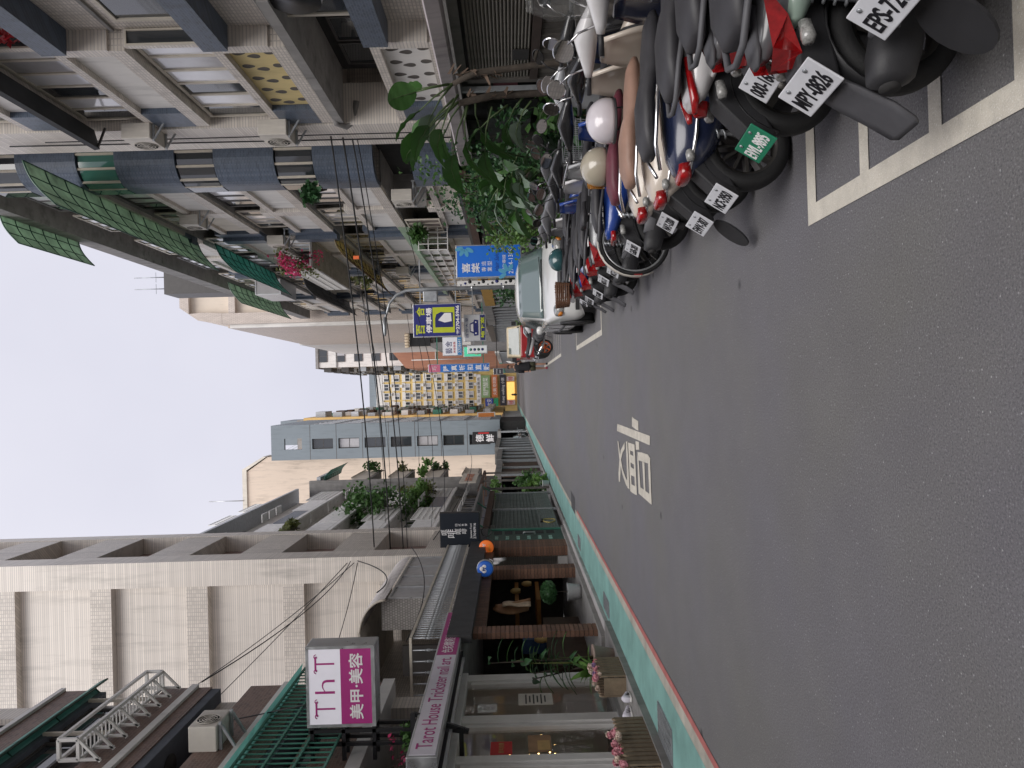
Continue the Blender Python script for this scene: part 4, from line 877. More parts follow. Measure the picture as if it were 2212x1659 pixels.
os_ = thing('orange_hanging_sign', 'small orange and white hanging sign beside the ochre building', 'sign', (-3, 98, 4)); bx('case', M_framew, os_, -3.7, -2.75, 98, 98.2, 3.7, 6.0); bx('face', mat('orange_print', (.72, .25, .06), .5, var=.1, scale=20), os_, -3.6, -2.85, 97.98, 97.998, 3.85, 5.85)
# ochre apartment block and the clutter on it
F_ = thing('ochre_building', 'long ochre apartment block crowded with cages and air conditioners far left', 'building', (-6, 150, 0))
bx('wall', M_ochre, F_, -20, -4.1, 140, 199, 3.2, 39.5); bx('parapet', M_concd, F_, -20, -4.5, 141, 199, 39.5, 41)
bx('stair_shed', M_grey, F_, -9, -4.6, 141, 150, 41.02, 44)
rng = random.Random(9)
for f in range(11):
    for u in range(7):
        y0 = 142 + u * 8; z = 5.5 + f * 3.05
        c = MB().box(-4.1, -4.1 + rng.uniform(.5, 1.1), y0, y0 + rng.uniform(2.5, 5.5), z, z + rng.uniform(.9, 1.8)).build('balcony_cage', rng.choice((M_steel, M_framew, M_greeni, M_rust, M_concd, M_alu)), F_)
    for x in (-6.0, -8.4): win(F_, '-y', 140, x - .6, x + .6, 6.2 + f * 3.05, 7.9 + f * 3.05, M_framew, M_glass, nx=2, fw=.1)
for k, (x, z) in enumerate(((-5.0, 9.5), (-5.1, 12.6), (-5.0, 18.8), (-5.1, 21.8))): ac_unit('tiny air conditioner on the ochre block, number %s from below' % ('one', 'two', 'three', 'four')[k], (x, 139.8, z), 0, 1.1, .9, .5, bracket=False)
# far blue tower, crane
G_ = thing('blue_tower', 'hazy blue glass tower far behind the ochre block', 'building', (-10, 330, 0)); MB().prism([(-40, 0), (-6, 0), (-7, 76), (-13, 84), (-40, 86)], 330, 360, 'xz').build('wall', mat('blue_glass', (.22, .30, .42), .3, var=.12, scale=.2), G_)
K_ = thing('tower_crane', 'thin tower crane jib above the grey office block', 'crane', (-18, 260, 60)); MB().bar((-15, 260, 70), (-24, 260, 88), .35).bar((-14, 260, 70), (-23.2, 260, 87.5), .2).build('jib', M_steel, K_); MB().bar((-14, 260, 0), (-14, 260, 72), 1.0).build('mast', M_steel, K_)
# ================================================================ END OF THE STREET: yellow block with shops
Yb = thing('yellow_building', 'wide yellow apartment block closing the far end of the street', 'building', (2, 213, 0))
M_yel = mat('yellow_wall', (.62, .46, .18), .8, var=.12, scale=.12, stain=.3)
bx('wall', M_yel, Yb, -16, 22, 213, 230, .0, 37.2); bx('roof_band', M_plastW, Yb, -16, 22, 212.7, 230, 37.2, 38.9); bx('roof_floor', M_grey, Yb, -15, 21, 214, 230, 38.9, 41)
rng = random.Random(17)
for f in range(9):
    z = 11.6 + f * 2.93
    for q in range(-4, 5):
        x = 1.6 + q * 2.5
        bx('wall_bay', M_plastW, Yb, x - 1.15, x + 1.15, 212.8, 213, z + 1.75, z + 2.55)
        k = rng.random(); win(Yb, '-y', 212.9, x - 1.0, x + .9, z + .35, z + 1.75, M_framew, [M_glass, M_glassL] if k < .5 else M_glass, nx=2, fw=.12, dep=.12)
        if k > .55: MB().box(x - .9 + k, x - .1 + k, 212.2, 212.75, z - .5, z + .15).build('balcony_cage', M_framew if k > .7 else M_steel, Yb)
def shop_sign(label, x0, x1, z0, z1, col, words='', wc=None, y=212.3, emit=0, name='shop_sign', group='shop signs at the street end'):
    t = thing(name, label, 'sign', (x0, y, z0), 0, group); bx('board', mat('sign_' + name + '%02x%02x%02x' % tuple(int(c * 255) for c in col), col, .5, var=.08, emit=emit), t, x0, x1, y, y + .3, z0, z1)
    if words: text('lettering', words, .5, wc or WLET, t, ((x0 + x1) / 2, y - .01, (z0 + z1) / 2), '-y', .01, fit=((x1 - x0) * .8, (z1 - z0) * .6))
    return t
shop_sign('long white shop sign under the yellow block', -4, 4.5, 9.9, 11.1, (.75, .75, .76), '向上 健康藥局', INK)
shop_sign('green and white shop sign at the street end', -2.0, 4.2, 7.4, 9.8, (.17, .26, .12), '龍門酸菜', WLET, emit=.1)
shop_sign('orange shop sign at the street end', -1.9, 4.3, 5.3, 6.9, (.55, .17, .06), '火鍋 吃到飽', WLET)
shop_sign('small blue sign left of the orange sign', -4.4, -2.2, 6.6, 8.8, (.03, .06, .32), '大安', WLET)
shop_sign('small green sign beside the small blue sign', -4.4, -2.2, 5.2, 6.4, (.02, .30, .14))
shop_sign('dark sign with white script over the lit shop at the street end', -4.3, 4.3, 2.9, 4.7, (.035, .035, .05), 'Keep walking 小旅', WLET)
shop_sign('glowing yellow shop window at the end of the street', -2.7, 2.2, .6, 2.7, (.85, .52, .14), '', None, emit=.55)
for k, x in enumerate((-4.1, 2.5)): shop_sign(('pale poster left of the glowing shop window', 'pale poster right of the glowing shop window')[k], x, x + 1.2, .6, 2.7, (.62, .5, .5), '特價', RED)
# ================================================================ RIGHT: near building with planter boxes and drop-pattern parapets
R1 = thing('planter_box_building', 'near right apartment building with blue tiled planter boxes and drop patterned parapets', 'building', (8, 14, 0))
RX = 6.0
bx('wall', M_tileW, R1, RX + .9, 14, 6, 18.4, 5.32, 20); bx('wall', M_tileW, R1, RX + .9, 14, 6, 18.4, 2.4, 3.72); bx('wall', M_tileW, R1, RX + 1.32, 14, 6, 17, 3.72, 5.32); bx('rear_street_front', M_tileWv, R1, RX + .6, 14, -60, 4.98, .04, 17)
for k in range(10): bx('rear_parapet', M_tileB if k % 2 else M_plastW, R1, RX + .4, RX + .6, -58 + k * 5.8, -53.4 + k * 5.8, 5.5 + (k % 3), 6.8 + (k % 3)); bx('rear_window_band', M_glass, R1, RX + .5, RX + .6, -58 + k * 5.8, -53.4 + k * 5.8, 8.3 + (k % 3), 9.6 + (k % 3))  # unseen rear parts of the right row, added for reflections
bx('rear_shed_front', M_woodg, R1, 4.6, RX + .6, -60, 3.9, .04, 2.4); bx('recess_wall', M_tileWv, R1, RX + .35, RX + .9, 5, 13.1, 5.32, 20); bx('recess_wall', M_tileWv, R1, RX + .35, RX + .9, 5, 13.1, 2.4, 3.9); bx('recess_wall', M_tileWv, R1, RX + .35, RX + 1.3, 5, 11.2, 3.9, 5.32)
bx('pillar', M_tileW, R1, RX - .02, RX + .9, 17.0, 18.4, .04, 20)
bx('ground_wall', M_concd, R1, RX + .5, RX + .9, 5, 17, .04, 2.4)
M_drop = mat('drop_hole', (.10, .09, .08), .9, var=.2)
def drop_panel(y0, y1, z0, z1, m, x=RX + .12, holes=True, n=5):
    p = bx('parapet_panel', m, R1, x, x + .12, y0, y1, z0, z1)
    if holes:
        mes = {}
        for sg in (1, -1):
            pts = []
            for k in range(14):
                a = 2 * math.pi * k / 14; r_ = .075 + .05 * max(0, math.cos(a)) ** 3; pts.append((.085 * math.sin(a), sg * r_ * math.cos(a) * 1.2))
            mes[sg] = MB().prism(pts, -.004, .02, 'yz').mesh('drop_opening'); mes[sg].materials.append(M_drop)
        for i in range(n):
            for j in range(3):
                o = obj('drop_opening', mes[1 if j % 2 else -1], p); o.location = (x, y0 + (y1 - y0) * (i + .5 + .25 * (j % 2)) / n, z0 + (z1 - z0) * (j + .5) / 3)
    return p
for f, (z0, m, hol) in enumerate(((2.87, M_plastW, True), (5.6, M_plastY, True), (8.35, M_plastW, False), (11.1, M_plastW, False), (13.85, M_plastW, False))):
    drop_panel(13.35, 16.1, z0, z0 + .85, m, holes=hol)
    bx('sill_band', M_tileWv, R1, RX, RX + .9, 13.15, 16.9, z0 + .85, z0 + 1.02); bx('lower_band', M_tileWv, R1, RX, RX + .9, 13.15, 16.9, z0 - .28, z0)
    bx('end_post', M_tileB if f > 0 else M_tileB, R1, RX - .003, RX + .3, 16.1, 16.9, z0, z0 + .85); bx('end_post', M_tileW, R1, RX - .003, RX + .35, 13.1, 13.35, z0, z0 + .85)
    bx('backing', M_plast, R1, RX + .24, RX + .9, 13.35, 16.1, z0, z0 + .85)
    if f > 0:
        win(R1, '-x', RX + .22, 13.2, 16.85, z0 + 1.05, z0 + 2.42, M_frame, [M_glassW, M_glassL, M_glassW, M_glass, M_glassW, M_glass], nx=6, fw=.07)
        bx('mullion_post', M_tileW, R1, RX + .05, RX + .4, 13.1, 13.2, z0 + 1.02, z0 + 2.47)
        win(R1, '-y', 13.1, RX + .05, RX + .33, z0 + 1.05, z0 + 2.42, M_frame, M_glass, nx=1, fw=.03)
    else:
        bx('balcony_back', M_dark, R1, RX + 1.22, RX + 1.31, 11.2, 17.0, 3.72, 5.3); bx('soffit', M_concd, R1, RX - .02, RX + 1.2, 11.6, 16.9, 5.12, 5.3)
        for k in range(4): win(R1, '-x', RX + 1.15, 12.2 + k * 1.1, 13.2 + k * 1.1, 3.95, 4.9, M_framed, M_glass, nx=1)
    # blue planter boxes on the recessed part
    bx('planter_box', M_tileB, R1, RX - .1, RX + .42, 8.5, 13.06, z0 + .66, z0 + 1.08)
    win(R1, '-x', RX + .33, 9.2, 11.2, z0 + 1.12, z0 + 2.4, M_frame, [M_glassG, M_glass], nx=2, fw=.07); win(R1, '-x', RX + .33, 11.4, 12.7, z0 + 1.12, z0 + 2.4, M_frame, M_glass, nx=1, fw=.07)
    bx('band', M_concd, R1, RX + .3, RX + .36, 6, 13.08, z0 - .15, z0 - .08)
# rounded lip under the third floor bay
mb = MB(); mb.tube([(RX + .1, 16.6, 5.3), (RX - .02, 16.9, 5.28), (RX - .05, 17.05, 5.1), (RX + .1, 17.08, 4.9), (RX + .5, 17.0, 4.85)], .07, 8); mb.build('gutter_lip', M_concd, R1)
MB().prism([(RX - .02, 10.62), (RX - .45, 10.5), (RX - .47, 10.62), (RX - .02, 10.85)], 9, 16.9, 'xz').build('dark_canopy', mat('dark_canopy', (.025, .028, .032), .6, var=.2), R1)
MB().bar((RX, 16.85, 10.35), (RX - .42, 16.85, 10.52), .04).build('canopy_brace', M_framed, R1)
# vent pipe and round fan vent
vp = thing('vent_hood', 'large round black extractor vent on the near right facade', 'vent', (6.2, 11.5, 4.6)); MB().lathe([(.42, 0), (.42, -.3), (.36, -.34), (.3, -.3), (.1, -.25)], (RX + .4, 11.75, 4.75), 28, 'x').build('duct', M_alu, vp)
MB().lathe([(.4, 0), (.4, .02)], (RX + .04, 11.75, 4.75), 24, 'x').build('opening', M_black, vp)
MB().box(RX - .1, RX + .35, 9.7, 10.1, 6.0, 6.2).build('flue', M_steel, vp)
ac_unit('upper cream air conditioner on the white pillar of the near right building', (6.0, 17.0, 9.25), R(-90), .85, .62, .34)
ac_unit('lower cream air conditioner on the white pillar of the near right building', (6.0, 17.0, 6.3), R(-90), .85, .62, .34)
rc = bush('red_plant', 'red leaved plant in the top planter box at the right', (RX + .15, 12.3, 9.35), (.3, .6, .22), 140, .16, leafm('leaf_red', (.45, .03, .04)), seed=71)
# ================================================================ RIGHT: long row with rounded blue tile balconies
R2 = thing('rounded_balcony_building', 'long right apartment row with rounded blue tile balconies', 'building', (8, 35, 0))
bx('wall', M_tileW, R2, RX + 1.2, 16, 18.42, 59, .04, 17.6); bx('roof_edge', M_concd, R2, RX - .05, 16, 18.42, 59.5, 17.0, 17.7)
def round_corner(z0, z1, m, y0=21.05, d=.0):
    """spandrel that faces the camera, curves round and runs along the street"""
    pts = [(RX + 1.3, y0 + d)] + [(RX + .75 - .75 * math.sin(a) + 0.0, y0 + .75 - .75 * math.cos(a) + d) for a in [k * math.pi / 16 for k in range(9)]] + [(RX, y0 + 1.3)]
    inn = [(x + .15 if i > 0 else x, y + .15) for i, (x, y) in enumerate(pts)]
    n = len(pts); vs = [(x, y, z) for z in (z0, z1) for x, y in pts] + [(x, y, z) for z in (z0, z1) for x, y in inn]
    fs = []
    for i in range(n - 1): fs += [(i, i + 1, n + i + 1, n + i), (2 * n + i, 3 * n + i, 3 * n + i + 1, 2 * n + i + 1), (n + i, n + i + 1, 3 * n + i + 1, 3 * n + i), (i, 2 * n + i, 2 * n + i + 1, i + 1)]
    return MB().add(vs, fs, False).build('rounded_spandrel', m, R2)
for f in range(5):
    z0 = 2.87 + f * 2.72
    round_corner(z0 - .35, z0 + 1.3, M_tileB)
    # corner windows between the spandrels
    if f > 0:
        g_ = round_corner(z0 + 1.34, z0 + 2.33, M_glass if f != 3 else M_glassG, d=.08); g_.name = 'corner_glazing'
        for (x, y) in ((RX + 1.25, 21.05), (RX + .8, 21.06), (RX + .42, 21.16), (RX + .12, 21.42), (RX + .02, 21.75)): MB().bar((x, y + .04, z0 + 1.3), (x, y + .04, z0 + 2.37), .06).build('mullion', M_frame, R2)
    else: bx('balcony_back', M_dark, R2, RX + 1.1, RX + 1.19, 21.2, 26, z0 + 1.3, z0 + 2.4); bx('balcony_cheek', M_concd, R2, RX + .02, RX + 1.1, 24.9, 25.0, z0 + 1.3, z0 + 2.36)
    for bi, (y0, y1) in enumerate(((22.35, 25.0), (25.6, 28.2), (29.8, 33), (33.6, 37), (38.4, 41.6), (42.2, 46), (47.4, 51), (51.6, 56))):
        bx('lower_band', M_tileWv, R2, RX, RX + 1.2, y0, y1, z0 - .35, z0 - .02); bx('sill_band', M_tileWv, R2, RX, RX + 1.2, y0, y1, z0 + .85, z0 + 1.05)
        bx('parapet_panel', M_plastW if (bi + f) % 4 else M_plast, R2, RX + .1, RX + .3, y0 + .1, y1 - .1, z0 - .02, z0 + .85)
        bx('bay_post', M_tileB if bi % 2 else M_tileW, R2, RX - .01, RX + .25, y1, y1 + .55, z0 - .35, z0 + 1.3)
        if bi % 2 and bi > 0: bx('bay_post', M_tileB, R2, RX - .15, RX + .25, y1 + .56, y1 + 1.1, z0 - .35, z0 + 1.2)
        if f > 0 or bi > 1: win(R2, '-x', RX + .25, y0 + .05, y1 - .05, z0 + 1.08, z0 + 2.33, M_frame if bi % 3 else M_framed, [M_glass, M_glassW, M_glassL, M_glass], nx=4, fw=.07)
    bx('slab', M_concd, R2, RX + .12, RX + 1.2, 22.3, 59, z0 - .38, z0 - .352)
# roof additions
for (y0, y1, z1) in ((23, 29, 18.4), (30, 38, 18.3), (40, 52, 18.2)): bx('roof_room', M_framed, R2, RX + .6, 12, y0, y1, 17.7, z1)
slab_awning('green_awning', 'bright green roof awning on the right skyline at upper left of the row', M_greenp, ((RX + .1, 24.2, 17.6), (RX + .1, 28.6, 17.6)), ((RX - .95, 24.2, 17.0), (RX - .95, 28.6, 17.0)), nrib=6, group='green awnings on the right row')
slab_awning('green_awning', 'large green and yellowed balcony awning on the third floor of the rounded balconies', M_greenp, ((RX + .02, 19.0, 13.55), (RX + .02, 29.6, 13.55)), ((RX - 1.1, 19.0, 12.75), (RX - 1.1, 29.6, 12.75)), nrib=12, group='green awnings on the right row')
slab_awning('green_awning', 'teal awning behind the bougainvillea on the right row', M_tealp, ((RX + .02, 29.9, 13.0), (RX + .02, 37.5, 13.0)), ((RX - 1.1, 29.9, 12.2), (RX - 1.1, 37.5, 12.2)), nrib=10, group='green awnings on the right row')
slab_awning('green_awning', 'green awning high up at the far end of the right row', M_greenp, ((RX + .02, 40, 16.2), (RX + .02, 49, 16.2)), ((RX - 1.1, 40, 15.5), (RX - 1.1, 49, 15.5)), nrib=10, group='green awnings on the right row')
slab_awning('yellow_awning', 'rust stained yellow awning on the second floor of the right row', M_yellp, ((RX + .02, 29.0, 8.15), (RX + .02, 39.5, 8.15)), ((RX - 1.0, 29.0, 7.55), (RX - 1.0, 39.5, 7.55)), nrib=12, frame=M_rust)
slab_awning('dark_awning', 'dark sheet awning at the far end of the right row', mat('dark_sheet', (.06, .065, .075), .6, var=.2), ((RX + .02, 39, 12.0), (RX + .02, 50, 12.0)), ((RX - .9, 39, 11.5), (RX - .9, 50, 11.5)), nrib=6, frame=M_framed)
# green hooded cage and window cages
gh = thing('window_cage', 'cream iron window cage under a green hood on the right row', 'window cage', (5.5, 29, 4))
MB().prism([(RX, 5.55), (RX - .9, 4.95), (RX - .95, 4.75), (RX, 5.0)], 27.8, 40, 'xz').build('hood', M_greenp, gh)
mb = MB()
for z in (3.75, 4.1, 4.45, 4.8): mb.bar((RX - .85, 27.8, z), (RX - .85, 40, z), .035); mb.bar((RX - .85, 27.8, z), (RX, 27.8, z), .035)
for k in range(5): mb.bar((RX - .85 * k / 4, 27.8, 3.75), (RX - .85 * k / 4, 27.8, 4.85), .03)
mb.build('frame', M_framew, gh)
for k in range(9): bx('panel', M_plastW, gh, RX - .82, RX - .79, 28.2 + k * 1.3, 28.9 + k * 1.3, 3.78, 4.8)
wc_ = thing('window_cage', 'white railing cage with pink bougainvillea on the right row', 'window cage', (5.4, 33, 9.3))
for (x, nm) in ((RX - 1.0, 'front'),): bars('railing', M_framew, wc_, '-x', x, 29.6, 36.5, 9.2, 10.2, 0, .22, .025, .04, cross=2)
mb = MB(); [mb.bar((RX, y, 9.2), (RX - 1, y, 9.2), .04).bar((RX, y, 10.2), (RX - 1, y, 10.2), .04) for y in (29.6, 33, 36.5)]; mb.build('arm', M_framew, wc_); bx('tray', M_concd, wc_, RX - 1, RX, 29.6, 36.5, 9.12, 9.18)
bg_ = bush('bougainvillea', 'pink bougainvillea hanging from the white railing cage', (RX - .7, 29.6, 9.1), (.7, 1.1, .75), 380, .14, M_leafy, seed=81, stems=7)
mb = MB(); leaf_cloud(mb, (-.15, -.2, .75), (.75, 1.1, .7), 420, .13, random.Random(82)); mb.build('blossom', M_pink, bg_, fix=False)
for k, (y, z, r, m, lb) in enumerate(((38.5, 8.7, (.7, 1.0, .8), M_leafy, 'olive grassy plant on a balcony corner of the right row'), (27.0, 4.6, (.25, .4, .5), M_leaf, 'spiky plant on the lowest balcony of the right row'), (21.3, 6.95, (.35, .3, .4), M_leafd, 'small dark plant behind the rounded corner window'))):
    bush('balcony_plant', lb, (RX - .3, y, z - r[2]), r, 260, .22, m, seed=85 + k, group='plants on the right balconies')
for k, (y, z, lb) in enumerate(((25.3, 11.6, 'cream air conditioner between upper bays of the right row'), (28.9, 9.9, 'cream air conditioner beside the bougainvillea'), (22.9, 4.35, 'beige air conditioner inside the dark lowest balcony'), (36.8, 6.3, 'air conditioner with coiled pipes under the yellow awning'))): ac_unit(lb, (RX - .02, y, z), R(-90), .85, .6, .34)
bx('grey_window_box', M_alu, R2, RX - .8, RX, 39.2, 42, 13.2, 14.5); win(R2, '-y', 39.2, RX - .8, RX, 13.2, 14.5, M_alu, M_glassL, nx=1)
win(R2, '-x', RX - .03, 26.4, 29.3, 3.9, 5.1, M_frame, mat('shutter_brown', (.20, .16, .14), .6, var=.2), nx=5, nz=1, name='shutter_window')
# rooftop water tank and antennas
rt_ = thing('rooftop_shed', 'dark rooftop shed with two antennas on the right skyline', 'shed', (8, 44, 17.6)); bx('wall', M_framed, rt_, 6.3, 7.75, 46, 48, 17.7, 22.2)
for x in (6.7, 7.4): MB().tube([(x, 46.5, 22.2), (x, 46.5, 24.2)], .03, 5).tube([(x - .3, 46.5, 22.9), (x + .3, 46.5, 22.9)], .015, 4).build('antenna', M_steel, rt_)
# ================================================================ RIGHT far blocks
R3 = thing('cream_frame_building', 'tall cream tiled block with recessed side panels beyond the right row', 'building', (8, 62, 0))
M_t3 = mat('beige_mosaic_tile', (.60, .52, .46), .5, var=.07, scale=.4, tile=('v', .3, .09, .012, (.36, .31, .27)), stain=.3); M_p3 = mat('beige_panel', (.66, .57, .47), .7, var=.06, scale=.4, stain=.2)
MB().prism([(5.75, .04), (18, .04), (18, 27.2), (7.1, 27.2), (6.1, 25.8), (5.75, 24.0)], 60.5, 84, 'xz').build('wall', M_p3, R3)
for (x0, x1) in ((5.74, 6.6), (12, 12.8)): bx('frame_column', M_t3, R3, x0, x1, 60, 60.5, .04, 24.0 if x0 < 6 else 27.2)
MB().prism([(6.62, 26.6), (18, 26.6), (18, 27.3), (7.1, 27.3), (6.1, 25.9), (5.74, 24.02), (6.6, 24.02), (6.7, 25.4)], 60, 60.5, 'xz').build('frame_beam', M_t3, R3)
for k in range(8): bx('frame_beam', M_t3, R3, 6.62, 12, 60.02, 60.5, 2 + 3 * k, 2.5 + 3 * k)
bx('corner_pipe', M_plastW, R3, 5.45, 5.73, 60.3, 60.6, .04, 23.5); bx('street_face', M_t3, R3, 5.5, 5.75, 60.7, 84, 3, 23.8)
R4 = thing('white_panel_building', 'white tiled block with plain panels behind the parking signs', 'building', (8, 96, 0))
bx('wall', M_plastW, R4, 6.3, 20, 95, 120, .04, 27.6); bx('roof_box', M_plast, R4, 7.5, 12, 96, 104, 27.6, 29.5)
for k in range(8):
    bx('panel_frame', M_plast, R4, 6.28, 7.3, 94.8, 95, 2.0 + 3 * k, 5.02 + 3 * k); bx('panel_sill', M_concd, R4, 7.3, 12, 94.75, 95, 1.9 + 3 * k, 2.1 + 3 * k)
win(R4, '-y', 94.9, 8.5, 9.6, 20.2, 21.4, M_framed, M_glass, nx=2)
R5 = thing('white_window_building', 'white block with wide dark windows far down on the right', 'building', (8, 146, 0))
bx('wall', M_plastW, R5, 5.2, 22, 146, 190, .04, 38); bx('roof_trim', M_concd, R5, 5.0, 22, 145.7, 190, 38, 38.5); bx('roof_trim', M_concd, R5, 5.15, 22, 145.85, 146, 34.4, 34.7)
for k in range(9):
    z = 9.5 + k * 3.35
    win(R5, '-y', 145.9, 6.2, 9.6, z, z + 1.6, M_framed, [M_glass, M_glassL] if k == 7 else M_glass, nx=3, fw=.08)
    for q in range(5): bx('balcony_cage', random.choice((M_steel, M_concd, M_framed)), R5, 4.4, 5.2, 148 + q * 8, 153 + q * 8, z - .2, z + 1.2)
R6 = thing('terracotta_building', 'low terracotta coloured building with white pipes below the white window block', 'building', (6, 128, 0))
MB().prism([(4.1, .04), (16, .04), (16, 23), (9, 23), (4.1, 19)], 128, 145, 'xz').build('wall', M_terra, R6)
for x in (5.4, 7.4): MB().tube([(x, 127.9, 8), (x, 127.9, 18)], .08, 6).build('pipe', M_framew, R6)
MB().tube([(5.4, 127.9, 14), (8.6, 127.9, 14)], .08, 6).build('pipe', M_framew, R6)
R7 = thing('tiled_roof_shop', 'low shop with a pale tiled sloping roof edge behind the parking sign', 'shop', (5, 72, 0))
bx('wall', M_concd, R7, 4.6, 12, 72, 90, .04, 9.6); bx('fascia', M_black, R7, 4.3, 12, 71.5, 72, 9.0, 10.9)
me = MB().tube([(0, 0, 0), (0, -.5, -.35)], .13, 6).mesh('roof_tile'); me.materials.append(mat('pale_roof_tile', (.55, .45, .32), .8, var=.25, scale=3))
for k in range(22): o = obj('roof_tile', me, R7); o.location = (-.7 + k * .27 - .0, -.3, 11.3)
bx('balcony', M_framew, R7, 4.3, 6.5, 71.2, 71.5, 5.2, 6.1); bx('dark_opening', M_dark, R7, 4.65, 6.4, 71.95, 72, 6.1, 8.6)
# ================================================================ SCOOTERS
M_tyre = mat('tyre_rubber', (.014, .014, .015), .75, var=.2, scale=8, bump=.25, bscale=60)
M_rim = mat('dark_alloy', (.10, .095, .09), .4, metal=.7, var=.2)
M_blkp = mat('black_plastic', (.028, .028, .031), .55, var=.15, scale=6, bump=.12, bscale=150)
M_gryp = mat('grey_plastic', (.10, .10, .11), .55, var=.15, scale=5, bump=.12, bscale=150, stain=.25)
M_seatb = mat('black_vinyl', (.038, .037, .042), .5, var=.12, scale=9, bump=.15, bscale=220)
M_chrome = mat('chrome', (.75, .75, .76), .12, metal=1, var=.04)
M_mirr = mat('mirror_glass', (.82, .84, .86), .02, metal=1, var=0)
M_redl = mat('red_lens', (.33, .008, .010), .12, var=.35, scale=30, coat=.8)
M_clrl = mat('clear_lens', (.30, .30, .29), .08, var=.5, scale=60, coat=.8)
M_orl = mat('amber_lens', (.62, .20, .02), .15, var=.15, scale=30, coat=.5)
M_plw = mat('plate_white', (.72, .73, .77), .4, var=.05, scale=10, stain=.12); M_plg = mat('plate_green', (.02, .22, .12), .4, var=.06)
M_plt = paint('plate_black', (.012, .012, .016), .45)
M_wsh = mat('clear_windshield', (.8, .85, .85), .05, var=0, trans=.9, alpha=.22)
PC = dict(white=(.70, .69, .70), navy=(.018, .026, .065), cream=(.66, .58, .50), blue=(.025, .07, .33), black=(.02, .02, .022), grey=(.13, .13, .14), silver=(.45, .46, .48), green=(.26, .34, .29), red=(.42, .03, .03), tan=(.33, .2, .15), maroon=(.13, .028, .045))
def bodym(c): return mat('paint_' + c, PC[c], .25, var=.05, scale=3, coat=.7, stain=.12)
def seatm(c): return M_seatb if c == 'black' else mat('seat_' + c, PC[c], .5, var=.1, scale=8, bump=.12, bscale=200)
def wheel_geo(r, w, sp, spokes=5):
    ty = MB().lathe([(r - .075, -w * .38), (r - .06, -w * .5), (r - .025, -w * .5), (r - .006, -w * .33), (r, 0), (r - .006, w * .33), (r - .025, w * .5), (r - .06, w * .5), (r - .075, w * .38), (r - .075, -w * .38)], n=36, axis='y', cap=False)
    rm = MB().lathe([(r - .072, -w * .36), (r - .09, -w * .3), (r - .09, w * .3), (r - .072, w * .36), (r - .068, 0), (r - .072, -w * .36)], n=30, axis='y', cap=False).lathe([(.05, -w * .35), (.05, w * .35)], n=14, axis='y')
    for k in range(spokes):
        a = 2 * math.pi * k / spokes; rm.bar((.04 * math.cos(a), 0, .04 * math.sin(a)), ((r - .085) * math.cos(a), 0, (r - .085) * math.sin(a)), .03 if spokes < 8 else .016, w * .5, up=(0, 1, 0))
    return ty, rm
def plate(par, txt, pos, tilt, green=False, w=.26, h=.14, faceback=True):
    """licence plate facing the rear (-x), leaning back by tilt"""
    me = MB().box(-.004, .004, -w / 2, w / 2, -h / 2, h / 2).mesh('licence_plate'); me.materials.append(M_plg if green else M_plw)
    o = obj('licence_plate', me, par); o.location = pos; o.rotation_euler = (0, tilt, 0)
    bv = o.modifiers.new('b', 'BEVEL'); bv.width = .012; bv.segments = 3; bv.limit_method = 'ANGLE'
    tm = text_mesh(txt, .08, .0012, bold=.0016); xs = [v.co.x for v in tm.vertices]; ys = [v.co.y for v in tm.vertices]; kx = w * .82 / (max(xs) - min(xs)); ky = h * .5 / (max(ys) - min(ys))
    for v in tm.vertices: v.co = Vector((-.0055 - v.co.z, -v.co.x * kx, v.co.y * ky - .012))
    tm.materials.append(WLET if green else M_plt); obj('plate_number', tm, o)
    for s in (-1, 1): MB().lathe([(.009, 0), (.009, .004)], (-.008, s * w * .27, h * .36), 8, 'x').build('plate_bolt', M_steel, o)
    return o
